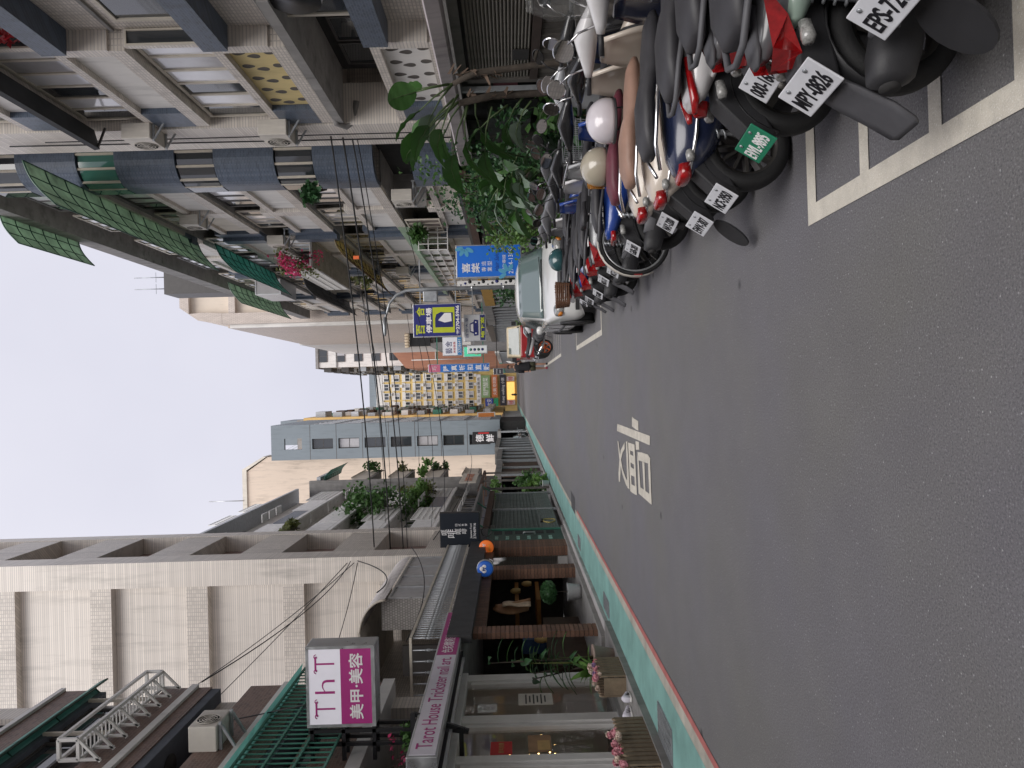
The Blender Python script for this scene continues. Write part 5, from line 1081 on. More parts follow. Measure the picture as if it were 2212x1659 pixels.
def scooter(label, loc, hd, body='black', seat='black', trim=None, ptxt='ABC-1234', pg=False, tail='wedge', mirror='tear', mchrome=False, shield=False, lean=4, rim=None, spokes=5, rack=None, flap='long', r=.235, side=None, head=None, rails=False, pz=.5, px=-.17, sil=True, steer=38):
    t = thing('scooter', label, 'scooter', loc, R(hd), 'scooters parked along the right side', world=False); t.rotation_euler = (R(-lean), 0, R(hd))
    bm_, sm_ = bodym(body), seatm(seat); tm_ = trim or M_gryp; WB = 1.2
    for nm, x, w in (('rear_wheel', 0, .125), ('front_wheel', WB, .1)):
        ty, rm = wheel_geo(r, w, 0, spokes); o = ty.build(nm, M_tyre, t); o.location = (x, 0, r); rm.build('rim', rim or M_rim, o)
    # drive: case on the left, silencer on the right
    MB().loft([(-.09, .11, r, .035, .06, 2.6), (-.02, .115, r, .05, .1, 2.8), (.2, .12, r + .02, .055, .085, 2.8), (.42, .12, r + .03, .06, .11, 2.8), (.5, .11, r + .03, .04, .07, 2.4)], 16).build('engine_case', M_gryp, t)
    MB().box(.2, .5, -.12, .06, r - .05, r + .14).build('engine_block', M_blkp, t, bevel=.03)
    if sil: MB().loft([(-.3, -.165, r + .12, .03, .035, 2.4), (-.28, -.165, r + .115, .062, .072, 2.6), (-.2, -.165, r + .1, .072, .085, 2.6), (.0, -.165, r + .05, .07, .083, 2.6), (.16, -.15, r + .0, .055, .06, 2.4), (.24, -.13, r - .04, .025, .03, 2)], 14).build('silencer', M_blkp, t)
    if sil: MB().loft([(-.14, -.2, r + .12, .035, .07, 3), (.1, -.2, r + .07, .035, .068, 3)], 10).build('heat_shield', tm_, t)
    if sil: MB().lathe([(.034, 0), (.03, .03)], (-.312, -.165, r + .12), 12, 'x').build('exhaust_tip', M_dark, t)
    for s in (-1, 1):
        MB().tube([(.02, s * .125, r + .05), (.06, s * .12, .62)], .014, 6).tube([(.022 + .03 * k / 44 + .022 * math.cos(k * .9), s * .125 + .022 * math.sin(k * .9), r + .12 + .24 * k / 44) for k in range(45)], .006, 4).build('shock_absorber', M_steel, t)
    # rear cowl, seat
    slim = .9 if tail == 'wedge' else 1.0
    if tail == 'oval': MB().loft([(-.17, 0, .60, .03, .03, 2.2), (-.14, 0, .59, .08, .07, 2.3), (-.05, 0, .56, .145, .13, 2.4), (.1, 0, .53, .185, .175, 2.4), (.3, 0, .51, .205, .2, 2.4), (.52, 0, .49, .205, .2, 2.5), (.7, 0, .47, .17, .19, 2.5), (.82, 0, .43, .11, .15, 2.4)], 24).build('rear_cowl', bm_, t)
    else: MB().loft([(-.12, 0, .70, .03, .02, 2.2), (-.07, 0, .685, .085 * slim, .05, 2.4), (.06, 0, .655, .135 * slim, .085, 2.5), (.25, 0, .61, .165, .13, 2.5), (.5, 0, .55, .175, .18, 2.6), (.68, 0, .5, .165, .2, 2.6), (.8, 0, .45, .13, .19, 2.6), (.84, 0, .42, .09, .14, 2.4)], 20).build('rear_cowl', bm_, t)
    sw = 2.3 if side == 'green' else 1
    if side: MB().loft([(-.03 if sw > 1 else .0, 0, .615, .125, .014 * sw, 2.6), (.1, 0, .585, .16, .03 * sw, 2.8), (.45, 0, .52, .192, .04 * sw, 2.8), (.7, 0, .45, .188, .03 * sw, 2.8), (.78, 0, .42, .14, .012 * sw, 2.6)], 20).build('side_stripe', bodym(side), t)
    MB().loft([(.05, 0, .56, .09, .03, 2.4), (.3, 0, .45, .13, .08, 2.6), (.6, 0, .36, .14, .09, 2.6), (.8, 0, .33, .13, .06, 2.6)], 14).build('under_cowl', M_blkp, t)
    MB().loft([(-.05, 0, .775, .05, .018, 2.2), (-.03, 0, .785, .095, .036, 2.4), (.08, 0, .80, .135, .048, 2.6), (.28, 0, .795, .15, .05, 2.6), (.38, 0, .775, .15, .05, 2.6), (.44, 0, .755, .148, .05, 2.6), (.6, 0, .745, .14, .052, 2.6), (.75, 0, .735, .11, .045, 2.4), (.82, 0, .725, .06, .025, 2.2)], 20).build('seat', sm_, t)
    MB().tube([(.78 - .8 * k / 12, .148 * math.sin(min(1, .45 + k * .08) * 1.5), .745 + .02 * k / 12) for k in range(13)], .004, 4).build('seat_piping', M_frame if seat != 'black' else M_gryp, t)
    # tail
    if tail == 'wedge':
        for s in (-1, 1):
            MB().add([(-.16, s * .01, .675), (-.12, s * .09, .695), (.08, s * .15, .745), (-.02, s * .125, .65), (-.12, s * .065, .585), (-.145, s * .008, .565), (-.075, s * .085, .65)], [(0, 1, 2, 3), (0, 3, 4, 5), (1, 6, 2), (6, 3, 2), (4, 3, 6), (0, 5, 4, 6, 1)]).build('tail_light', M_redl, t)
        MB().loft([(-.145, 0, .72, .02, .008, 2.4), (-.1, 0, .725, .05, .016, 2.6), (.05, 0, .74, .07, .018, 2.6)], 12).build('tail_cap', tm_, t)
    elif tail == 'oval':
        MB().loft([(-.195, 0, .60, .06, .022, 2.6), (-.185, 0, .60, .085, .036, 2.8), (-.12, 0, .605, .1, .045, 2.8)], 16).build('tail_light', M_redl, t)
    elif tail == 'y':
        for s in (-1, 1): MB().loft([(-.16, s * .05, .70, .012, .012, 2), (-.1, s * .07, .70, .02, .022, 2.2), (.08, s * .12, .74, .012, .014, 2)], 10).build('tail_light', M_redl, t)
        MB().loft([(-.15, 0, .66, .02, .03, 2.2), (-.09, 0, .665, .04, .05, 2.4)], 10).build('tail_light', M_redl, t)
    else:
        MB().loft([(-.15, 0, .66, .09, .022, 3), (-.08, 0, .665, .11, .03, 3)], 12).build('tail_light', M_redl, t)
    for s in (-1, 1):
        MB().loft([(-.12, s * .115, .585, .015, .018, 2.2), (-.1, s * .12, .585, .026, .025, 2.3), (-.04, s * .11, .59, .022, .022, 2.3)], 12).build('turn_signal', M_clrl, t)
    if rails:
        for s in (-1, 1): MB().tube([(.7, s * .2, .5), (.35, s * .215, .52), (.0, s * .17, .56), (-.16, s * .06, .58), (-.18, 0, .58)], .011, 7).tube([(.6, s * .19, .72), (.2, s * .18, .76), (-.02, s * .12, .77), (-.14, s * .05, .74)], .011, 7).build('chrome_rail', M_chrome, t)
    else:
        MB().tube([(.28, .155, .74), (.05, .14, .78), (-.1, .08, .79), (-.13, 0, .79), (-.1, -.08, .79), (.05, -.14, .78), (.28, -.155, .74)], .013, 7).build('grab_rail', tm_, t)
    # plate holder, flap, hugger
    MB().prism([(.1, .60), (-.1, .60), (px + .0, pz + .06), (px - .07, pz - .07), (px - .03, pz - .085), (.12, .5)], -.06, .06, 'xz').build('plate_holder', M_blkp, t, bevel=.012)
    if flap == 'long': MB().sheet([[(px - .05, y * .07, pz - .06), (px - .09, y * .08, pz - .13), (px - .15, y * .085, pz - .24), (px - .2, y * .08, pz - .31), (px - .21, y * .06, pz - .33)] for y in (-1, -.6, 0, .6, 1)]).build('mud_flap', M_gryp, t).modifiers.new('s', 'SOLIDIFY').thickness = .012
    elif flap == 'round':
        o = MB().prism([(.095 * math.cos(a), .13 * math.sin(a)) for a in [k * math.pi / 10 for k in range(20)]], -.006, .006, 'xy').build('mud_flap', M_blkp, t)
        o.rotation_euler = (0, R(62), R(90)) if False else (R(52), 0, R(-90)); o.location = (px - .11, 0, pz - .2)
    MB().sheet([[((r + .025) * math.cos(a), y * .06, r + (r + .025) * math.sin(a)) for a in [R(70 + 12 * k) for k in range(9)]] for y in (-1, 0, 1)]).build('hugger', M_blkp, t).modifiers.new('s', 'SOLIDIFY').thickness = .008
    plate(t, ptxt, (px - .045, 0, pz), R(34), pg)
    # floor, leg shield, front
    MB().box(.72, 1.02, -.16, .16, .27, .33).build('floorboard', M_blkp, t, bevel=.02)
    o = MB().sheet([[(1.02 + .05 * (1 - (y / .22) ** 2) - .14 * (z - .3) - .03 * math.sin((z - .3) * 4), y * (1 - .55 * max(0, z - .75) / .25 - .15 * max(0, .45 - z)), z) for y in [-.22 + .055 * k for k in range(9)]] for z in [.3 + .07 * k for k in range(10)]]).build('leg_shield', bm_, t); o.modifiers.new('s', 'SOLIDIFY').thickness = .03
    MB().loft([(.96, 0, .55, .14, .2, 2.5), (1.0, 0, .6, .15, .24, 2.5)], 14).build('inner_panel', M_blkp, t)
    MB().loft([(1.0, 0, .70, .16, .12, 2.4), (1.1, 0, .66, .13, .12, 2.4), (1.18, 0, .6, .07, .07, 2.2), (1.22, 0, .57, .02, .02, 2)], 16).build('nose', bm_, t)
    for s in (-1, 1): MB().tube([(WB, s * .065, r), (1.1, s * .065, .62)], .02, 8).build('fork', M_steel, t)
    MB().sheet([[(WB + (r + .03) * math.cos(a), y * .065, r + (r + .03) * math.sin(a) - .02 * y * y) for a in [R(10 + 15 * k) for k in range(11)]] for y in (-1, -.5, 0, .5, 1)]).build('front_fender', bm_, t).modifiers.new('s', 'SOLIDIFY').thickness = .01
    hm = bodym(head) if head else bm_
    MB().loft([(-.24, .93, 1.01, .03, .025, 2.2), (-.18, .94, 1.015, .05, .04, 2.4), (-.08, .96, 1.03, .085, .065, 2.5), (0, .97, 1.04, .10, .08, 2.5), (.08, .96, 1.03, .085, .065, 2.5), (.18, .94, 1.015, .05, .04, 2.4), (.24, .93, 1.01, .03, .025, 2.2)], 16, axis='y').build('handlebar_cover', hm, t)
    MB().box(.90, .95, -.08, .08, 1.05, 1.09).build('instrument', mat('instrument_face', (.2, .21, .24), .15, var=.2, scale=30, coat=.5), t, bevel=.015)
    MB().lathe([(.07, 0), (.06, .03)], (1.05, 0, 1.02), 16, 'x').build('headlight', M_clrl, t)
    for s in (-1, 1):
        MB().tube([(.93, s * .22, 1.01), (.90, s * .36, 1.0)], .017, 9).build('grip', M_blkp, t)
        MB().tube([(.96, s * .24, 1.0), (.95, s * .3, .99), (.93, s * .375, .985)], .006, 5).build('brake_lever', M_steel, t)
        mm = M_chrome if mchrome else M_blkp
        ms = MB().tube([(.95, s * .2, 1.04), (.95, s * .24, 1.14), (.95, s * .3, 1.2)], .007, 6).build('mirror_stem', mm, t)
        a, b_ = (.068, .068) if mirror == 'round' else (.08, .056)
        sh = MB().lathe([(.01, .03), (.045, .022), (.06, .004), (.062, 0)], (0, 0, 0), 20, 'x').build('mirror_shell', mm, t); sh.location = (.95, s * .34, 1.225); sh.scale = (1, a / .062, b_ / .062); sh.rotation_euler = (s * .35, .2, s * .12)
        MB().prism([(.056 * math.cos(2 * math.pi * q / 20), .056 * math.sin(2 * math.pi * q / 20)) for q in range(20)], -.004, -.001, 'yz').build('mirror_lens', M_mirr, sh)
    MB().tube([(.5, .13, .3), (.38, .24, .01)], .012, 6).build('side_stand', M_steel, t)
    if shield: MB().sheet([[(1.02 + .05 * (1 - u * u) - .35 * (z - 1.05), u * .17 * (1 - .4 * max(0, z - 1.3) / .15), z) for u in [-1 + .25 * k for k in range(9)]] for z in [1.05 + .05 * k for k in range(9)]]).build('windshield', M_wsh, t).modifiers.new('s', 'SOLIDIFY').thickness = .004
    ax = Vector((1.02, 0, 0)); Rz = Matrix.Rotation(R(steer), 3, 'Z')
    for o in t.children:
        if o.name.split('.')[0] in ('front_wheel', 'fork', 'front_fender', 'handlebar_cover', 'instrument', 'headlight', 'grip', 'brake_lever', 'mirror_stem', 'mirror_shell', 'windshield'):
            o.location = Rz @ (Vector(o.location) - ax) + ax; e = o.rotation_euler.to_matrix(); o.rotation_euler = (Rz @ e).to_euler()
    return t
SCOOT = [
 ('dark scooter cut by the frame edge, plate EPS', (1.44, 2.27), 6, dict(body='black', ptxt='EPS-7265', tail='bar', flap='round', lean=0, px=-.3, pz=.47)),
 ('matt grey scooter with sharp red tail light and plate MPY-0826', (1.22, 2.68), 7, dict(body='grey', ptxt='MPY-0826', tail='wedge', lean=-2, side='green', pz=.54, px=-.17)),
 ('dark grey scooter whose plate hides behind plate MPY-0826', (1.46, 3.2), 8, dict(body='grey', ptxt='000-160M', tail='wedge', pz=.52, px=-.16, flap='none', head='white', mirror='round', mchrome=True, lean=0, side='black', sil=False)),
 ('white scooter with forked red tail light and green electric plate EWL-9895', (1.42, 3.66), 8, dict(body='white', ptxt='EWL-9895', pg=True, tail='y', r=.25, pz=.41, px=-.25, flap='none', lean=0, head='black', side='white', sil=False)),
 ('navy classic scooter with chrome rails, plate NCF-3950', (1.32, 4.3), 8, dict(body='navy', ptxt='NCF-3950', tail='oval', rails=True, mchrome=True, mirror='round', pz=.40, px=-.25, shield=True, head='white', flap='none', spokes=12, r=.25, lean=0, sil=False)),
 ('cream classic scooter with tan seat and crooked plate EWV-387', (1.34, 4.96), 8, dict(body='cream', seat='tan', ptxt='EWV-387', tail='oval', rails=True, mchrome=True, pz=.36, px=-.27, mirror='round', flap='round', head='white', lean=0, sil=False)),
 ('cream scooter with maroon seat and plate NAY-3200', (1.4, 5.62), 8, dict(body='cream', seat='maroon', ptxt='NAY-3200', tail='oval', rails=True, mchrome=True, mirror='round', pz=.42, head='black', flap='none', lean=2, sil=False)),
 ('blue scooter with grey seat and clear tail lens, plate G6B-283', (1.42, 6.7), 9, dict(body='blue', ptxt='G6B-283', tail='bar', spokes=5, head='black', pz=.5, flap='none')),
 ('grey scooter just past the bicycle with dark mirrors', (1.42, 8.0), 9, dict(body='silver', ptxt='MTZ-551', tail='wedge', head='black', flap='none')),
 ('white and red scooter with black seat next to the blue sport scooter', (1.42, 8.65), 8, dict(body='white', ptxt='NRX-117', tail='wedge', side='red', pz=.52, head='black')),
 ('blue and white sport scooter with large black rear wheel', (1.36, 9.4), 8, dict(body='blue', ptxt='755-MRB', tail='wedge', side='white', spokes=5, pz=.5, r=.25, head='grey')),
 ('white scooter with rattan basket just before the white car', (1.42, 10.6), 7, dict(body='white', ptxt='MFD-862', tail='wedge', side='grey', pz=.48, head='grey')),
 ('dark scooter with plate tilted, last before the white car', (1.5, 11.6), 6, dict(body='grey', ptxt='NKP-330', tail='bar', pz=.46)),
]
SCO = []
for i, (lb, (x, y), hd, kw) in enumerate(SCOOT): SCO.append(scooter(lb, (x, y, .004), hd, steer=(40, 38, 44, 22, 46, 36, 12, 40, 30, 44, 20, 42, 30)[i], **kw))
# extra handlebars-only neighbours pushed deeper into the row
for lb, (x, y), hd, kw in (('black scooter pushed in behind the maroon seat scooter', (1.95, 6.15), 12, dict(body='black', ptxt='MJH-702', tail='bar', mirror='tear', mchrome=True)),
                           ('silver scooter pushed in behind the blue scooter', (2.0, 7.35), 12, dict(body='silver', ptxt='NFC-418', tail='bar', mirror='tear')),
                           ('grey scooter pushed in near the hedge', (2.05, 10.2), 10, dict(body='grey', ptxt='MXA-095', tail='bar', mirror='round', mchrome=True))):
    scooter(lb, (x, y, .004), hd, **kw)
# rack and rattan basket
rb = thing('rattan_basket', 'brown rattan basket on the tail of the white scooter', 'basket', (1.28, 10.55, .76), R(7), None, world=False); rb.scale = (.78, .78, .78)
M_rat = mat('rattan', (.14, .065, .035), .7, var=.3, scale=30, bump=.4)
for k in range(7): MB().tube([(.19 * math.copysign(abs(math.cos(a)) ** .4, math.cos(a)) * (1 + .02 * k), .15 * math.copysign(abs(math.sin(a)) ** .4, math.sin(a)) * (1 + .02 * k), .02 + .035 * k) for a in [i * math.pi / 12 for i in range(24)]], .011, 5, closed=True).build('weave_ring', M_rat, rb)
for i in range(22):
    a = i * math.pi / 11; x, y = .19 * math.copysign(abs(math.cos(a)) ** .4, math.cos(a)), .15 * math.copysign(abs(math.sin(a)) ** .4, math.sin(a)); MB().bar((x, y, 0), (x * 1.13, y * 1.13, .25), .012).build('stake', M_rat, rb)
MB().box(-.18, .18, -.14, .14, 0, .012).build('floor', M_rat, rb)
# helmets
def helmet(label, loc, hd, col, r=.145, visor=None, half=False):
    t = thing('helmet', label, 'helmet', loc, R(hd), 'helmets on the scooters', world=False); m = mat('helmet_' + label.split()[0], col, .2, var=.04, coat=.8, scale=4)
    vs = []; prof = []
    mb = MB(); rows = []
    for i in range(11):
        th = math.pi * .5 * i / 10 * 1.22; rows.append([(r * 1.12 * math.sin(th) * math.cos(a), r * math.sin(th) * math.sin(a), r * 1.0 * math.cos(th)) for a in [2 * math.pi * k / 28 for k in range(29)]])
    o = mb.sheet(rows).build('shell', m, t); o.location = (0, 0, r * .55); o.modifiers.new('s', 'SOLIDIFY').thickness = .02
    o = MB().tube([(r * 1.1 * math.cos(a), r * math.sin(a), 0) for a in [2 * math.pi * k / 28 for k in range(28)]], .008, 6, closed=True).build('trim', M_blkp, t); o.location = (0, 0, r * .2); o.scale = (.97, .97, 1)
    if visor: o = MB().sheet([[(r * 1.2 * math.cos(a), r * 1.1 * math.sin(a), z) for a in [R(-70 + 14 * k) for k in range(11)]] for z in (-.06, -.02, .03, .07)]).build('visor', visor, t); o.location = (.0, 0, r * .62); o.modifiers.new('s', 'SOLIDIFY').thickness = .004
    for s in (-1, 1): MB().tube([(.0, s * r * .9, r * .3), (.02, s * r * .8, -.02), (.03, 0, -.06)], .007, 5).build('strap', M_blkp, t)
    return t
helmet('white two tone half helmet on the maroon seat', (1.86, 5.36, .80), 20, (.66, .62, .66))
helmet('beige open helmet with amber visor on the maroon seat', (1.68, 5.85, .80), 100, (.42, .38, .30), visor=mat('amber_visor', (.75, .32, .03), .05, var=0, trans=.5, alpha=.75))
helmet('iridescent dark helmet on the scooter before the white car', (1.8, 10.75, .80), 10, (.03, .09, .10))
# ================================================================ bicycle
bi = thing('bicycle', 'city bicycle with cream mudguards wedged between the scooters', 'bicycle', (1.42, 7.5, .004), R(10), None, world=False)
for nm, x in (('rear_wheel', 0), ('front_wheel', 1.06)):
    o = MB().tube([(.33 * math.cos(a), 0, .33 * math.sin(a)) for a in [2 * math.pi * k / 40 for k in range(40)]], .019, 8, closed=True).build(nm, M_tyre, bi); o.location = (x, 0, .35)
    MB().tube([(.305 * math.cos(a), 0, .305 * math.sin(a)) for a in [2 * math.pi * k / 40 for k in range(40)]], .011, 6, closed=True).build('rim', M_alu, o)
    me = MB().bar((0, .0, 0), (0, 0, .3), .003).mesh('spoke'); me.materials.append(M_chrome)
    for k in range(28): s_ = obj('spoke', me, o); s_.rotation_euler = (0, 2 * math.pi * k / 28 + .1, 0)
    MB().lathe([(.022, -.04), (.022, .04)], n=10, axis='y').build('hub', M_alu, o)
    mg = MB().sheet([[(.365 * math.cos(a), y, .365 * math.sin(a) + .002) for a in [R((40 if x == 0 else 20) + 12 * k) for k in range(15)]] for y in (-.028, 0, .028)]).build('mudguard', M_cream, bi); mg.modifiers.new('s', 'SOLIDIFY').thickness = .003; mg.location = (x, 0, .35)
mb = MB(); P_ = dict(bb=(.43, 0, .3), seat=(.3, 0, .72), head=(.86, 0, .78), hb=(.92, 0, .62), ra=(0, .0, .35), fa=(1.06, 0, .35))
for a, b in (('bb', 'seat'), ('bb', 'hb'), ('seat', 'head'), ('head', 'hb')): mb.tube([P_[a], P_[b]], .016, 8)
for s in (-1, 1): mb.tube([(0, s * .05, .35), P_['bb']], .01, 6).tube([(0, s * .05, .35), P_['seat']], .01, 6).tube([(1.06, s * .05, .35), (.93, s * .03, .62)], .012, 6)
mb.build('frame', bodym('black'), bi); MB().tube([P_['head'], (.84, 0, .95)], .012, 6).tube([(.70, -.28, 1.0), (.8, -.2, .98), (.84, 0, .96), (.8, .2, .98), (.70, .28, 1.0)], .011, 6).build('handlebar', M_chrome, bi)
MB().loft([(.15, 0, .84, .08, .03, 2.4), (.3, 0, .83, .06, .03, 2.4), (.42, 0, .82, .02, .02, 2)], 12).build('saddle', M_seatb, bi); MB().tube([P_['seat'], (.29, 0, .82)], .012, 6).build('seat_post', M_chrome, bi)
bk_ = MB(); [bk_.bar((.95 + x, -.16 + .32 * k / 8, .78), (.95 + x * 1.1, -.16 + .32 * k / 8, 1.0), .006) for x in (-.02, .26) for k in range(9)]; [bk_.bar((.93, -.17, .78 + .055 * k), (1.23, -.17, .78 + .055 * k), .006).bar((.93, .17, .78 + .055 * k), (1.23, .17, .78 + .055 * k), .006).bar((.93, -.17, .78 + .055 * k), (.93, .17, .78 + .055 * k), .006).bar((1.23, -.17, .78 + .055 * k), (1.23, .17, .78 + .055 * k), .006) for k in range(5)]
bk_.build('front_basket', M_steel, bi)
MB().box(-.36, -.352, -.05, .05, .3, .38).build('rear_reflector', M_redl, bi)
for s in (-1, 1): MB().tube([(.43, s * .06, .3), (.43 + s * .12, s * .09, .26)], .008, 5).box(.39 + s * .12, .47 + s * .12, s * .09 - .04, s * .09 + .04, .25, .27).build('pedal', M_blkp, bi)
MB().lathe([(.09, -.004), (.09, .004)], (.43, -.05, .3), 20, 'y').build('chainring', M_steel, bi)
# ================================================================ white hatchback facing the camera
M_carw = mat('car_white', (.74, .74, .73), .22, var=.03, scale=1, coat=.9, stain=.1)
M_wind = mat('windscreen_glass', (.13, .18, .18), .03, var=0, spec=1.0, coat=.6)  # base colour lightened to stand in for reflected sky
car = thing('car', 'white hatchback parked nose first behind the scooters', 'car', (2.02, 15.6, .004), 0, None, world=False)
# body sections along y (front at -y): (y, half width, z bottom, z shoulder, z top centre)
def hull(secs, n=9):
    rows = []
    for (y, hw, zb, zs, zt, tw) in secs:
        right = [(hw * .9, zb), (hw, zb + .1), (hw * 1.0, (zb + zs) / 2), (hw * .985, zs - .05), (hw * .93, zs), (tw, zt - .02), (tw * .6, zt)]
        pts = [(x, z) for x, z in right]; row = [(-x, y, z) for x, z in pts[::1]] + [(0, y, zt + .006)] + [(x, y, z) for x, z in pts[::-1]]
        rows.append(row)
    return rows
secs = [(-1.86, .50, .34, .52, .56, .42), (-1.84, .66, .27, .60, .64, .55), (-1.72, .75, .22, .68, .74, .62), (-1.4, .785, .20, .80, .86, .66), (-1.0, .795, .20, .88, .93, .66), (-.82, .80, .20, .91, .96, .66), (-.4, .80, .20, .92, .97, .66), (.6, .80, .20, .93, .98, .66), (1.4, .79, .20, .93, .98, .66), (1.75, .76, .26, .90, .95, .62), (1.84, .68, .34, .85, .9, .55), (1.86, .6, .42, .8, .84, .5)]
o = MB().sheet(hull(secs)).build('body', M_carw, car); o.modifiers.new('sub', 'SUBSURF').render_levels = 2; o.modifiers['sub'].levels = 1
def cabin(g, off):
    return [[(x * 1.0, y, z) for x, z in ((-.72 - off, .90), (-.70 - off, 1.0), (-.62 - off, 1.28), (-.56, 1.40 + off), (-.3, 1.445 + off), (0, 1.455 + off), (.3, 1.445 + off), (.56, 1.40 + off), (.62 + off, 1.28), (.70 + off, 1.0), (.72 + off, .90))] for y in g]
rows = []
for (y, k) in ((-.93, 0), (-.72, .32), (-.5, .66), (-.3, .93), (-.15, 1), (.4, 1.02), (1.0, .99), (1.4, .93), (1.6, .6), (1.76, .2), (1.8, .0)):
    rows.append([(x * (1 - .06 * k), y, .90 + (z - .90) * k) for x, z in ((-.74, .90), (-.73, 1.0), (-.68, 1.25), (-.58, 1.40), (-.3, 1.45), (0, 1.46), (.3, 1.45), (.58, 1.40), (.68, 1.25), (.73, 1.0), (.74, .90))])
o = MB().sheet(rows).build('cabin', M_carw, car); o.modifiers.new('sub', 'SUBSURF').render_levels = 2; o.modifiers['sub'].levels = 1
ws = [[(u * (.68 - .10 * s), -.905 + .60 * s - .018 - .05 * (1 - u * u), .935 + .445 * s + .012 * (1 - u * u)) for u in [-1 + .25 * k for k in range(9)]] for s in [k / 6 for k in range(7)]]
o = MB().sheet(ws).build('windscreen', M_wind, car); o.modifiers.new('s', 'SOLIDIFY').thickness = .006
MB().tube([(-.5, -.95, .97), (.0, -.97, .955), (.45, -.96, .96)], .009, 5).tube([(-.2, -.97, .955), (.2, -.95, .985), (.5, -.93, 1.0)], .007, 5).build('wiper', M_blkp, car)
for s in (-1, 1):
    o = MB().sheet([[(s * (.755 - .10 * ((z - .95) / .4)), y + (z - .95) * sl, z) for y, sl in ((-.62, .75), (.0, .1), (.05, .1))] for z in (.95, 1.08, 1.2, 1.33)]).build('side_window', M_wind, car)
    o = MB().sheet([[(s * (.755 - .10 * ((z - .95) / .4)), y + (z - .95) * sl, z) for y, sl in ((.12, .1), (.8, -.1), (1.1, -.6))] for z in (.95, 1.08, 1.2, 1.33)]).build('side_window', M_wind, car)
    for y in (-1.15, 1.2):
        ty, rm = wheel_geo(.285, .165, 0, 7); w_ = ty.build('wheel', M_tyre, car); w_.location = (s * .70, y, .285); w_.rotation_euler = (0, 0, R(90)); rm.build('rim', M_alu, w_)
        MB().tube([(s * .802, y + .34 * math.cos(a), .285 + .34 * math.sin(a)) for a in [R(-15 + 15 * k) for k in range(15)]], .02, 6).build('wheel_arch', M_blkp, car)
        MB().lathe([(.33, 0), (.33, .02)], (s * .79 - .01, y, .285), 24, 'x').build('arch_gap', M_dark, car)
    hl = MB().loft([(-1.845, s * .545, .655, .07, .045, 2.4), (-1.80, s * .56, .67, .12, .075, 2.5), (-1.68, s * .60, .70, .12, .085, 2.4)], 16, axis='y').build('headlight', M_clrl, car)
    MB().loft([(-1.83, s * .66, .655, .02, .03, 2.4), (-1.76, s * .685, .67, .04, .05, 2.4)], 10, axis='y').build('indicator', M_orl, hl)
    m_ = MB().loft([(-.66, s * .87, 1.0, .05, .05, 2.4), (-.60, s * .88, 1.0, .085, .065, 2.5), (-.53, s * .86, 1.0, .06, .05, 2.4)], 14, axis='y').build('wing_mirror', M_carw, car); MB().box(s * .78, s * .82, -.62, -.58, .96, .99).build('mirror_arm', M_blkp, m_)
    MB().box(s * .803, s * .809, -.15, -.02, .80, .825).box(s * .803, s * .809, .85, .98, .80, .825).build('door_handle', M_carw, car)
    for y in (-.78, .07, 1.02): MB().box(s * .8 - .004, s * .8 + .004, y, y + .006, .3, .9).build('door_seam', M_dark, car)
    MB().box(s * .801, s * .812, -.75, 1.0, .50, .54).build('rub_strip', M_gryp, car)
gr_ = MB().loft([(-1.885, 0, .635, .2, .03, 3), (-1.85, 0, .64, .25, .055, 3)], 14, axis='y').build('grille', M_blkp, car)
for k in range(4): MB().box(-.2, .2, -1.9, -1.885, .595 + k * .024, .602 + k * .024).build('grille_slat', M_gryp, gr_)
MB().lathe([(.045, 0), (.04, .012)], (0, -1.905, .64), 16, 'y').build('emblem', M_chrome, car)
MB().box(-.62, .62, -1.875, -1.85, .33, .40).build('lower_grille', M_blkp, car); MB().box(-.17, .17, -1.90, -1.893, .40, .54).build('licence_plate', M_plw, car)
text('plate_number', '3178-QX', .1, M_plt, car, (0, -1.902, .47), '-y', .001, fit=(.28, .08))
MB().tube([(.25, -.35, 1.0), (.1, -.35, 1.08), (.1, -.33, 1.2), (.28, -.33, 1.2), (.4, -.34, 1.08), (.25, -.35, 1.0)], .015, 6).build('steering_wheel', M_blkp, car)
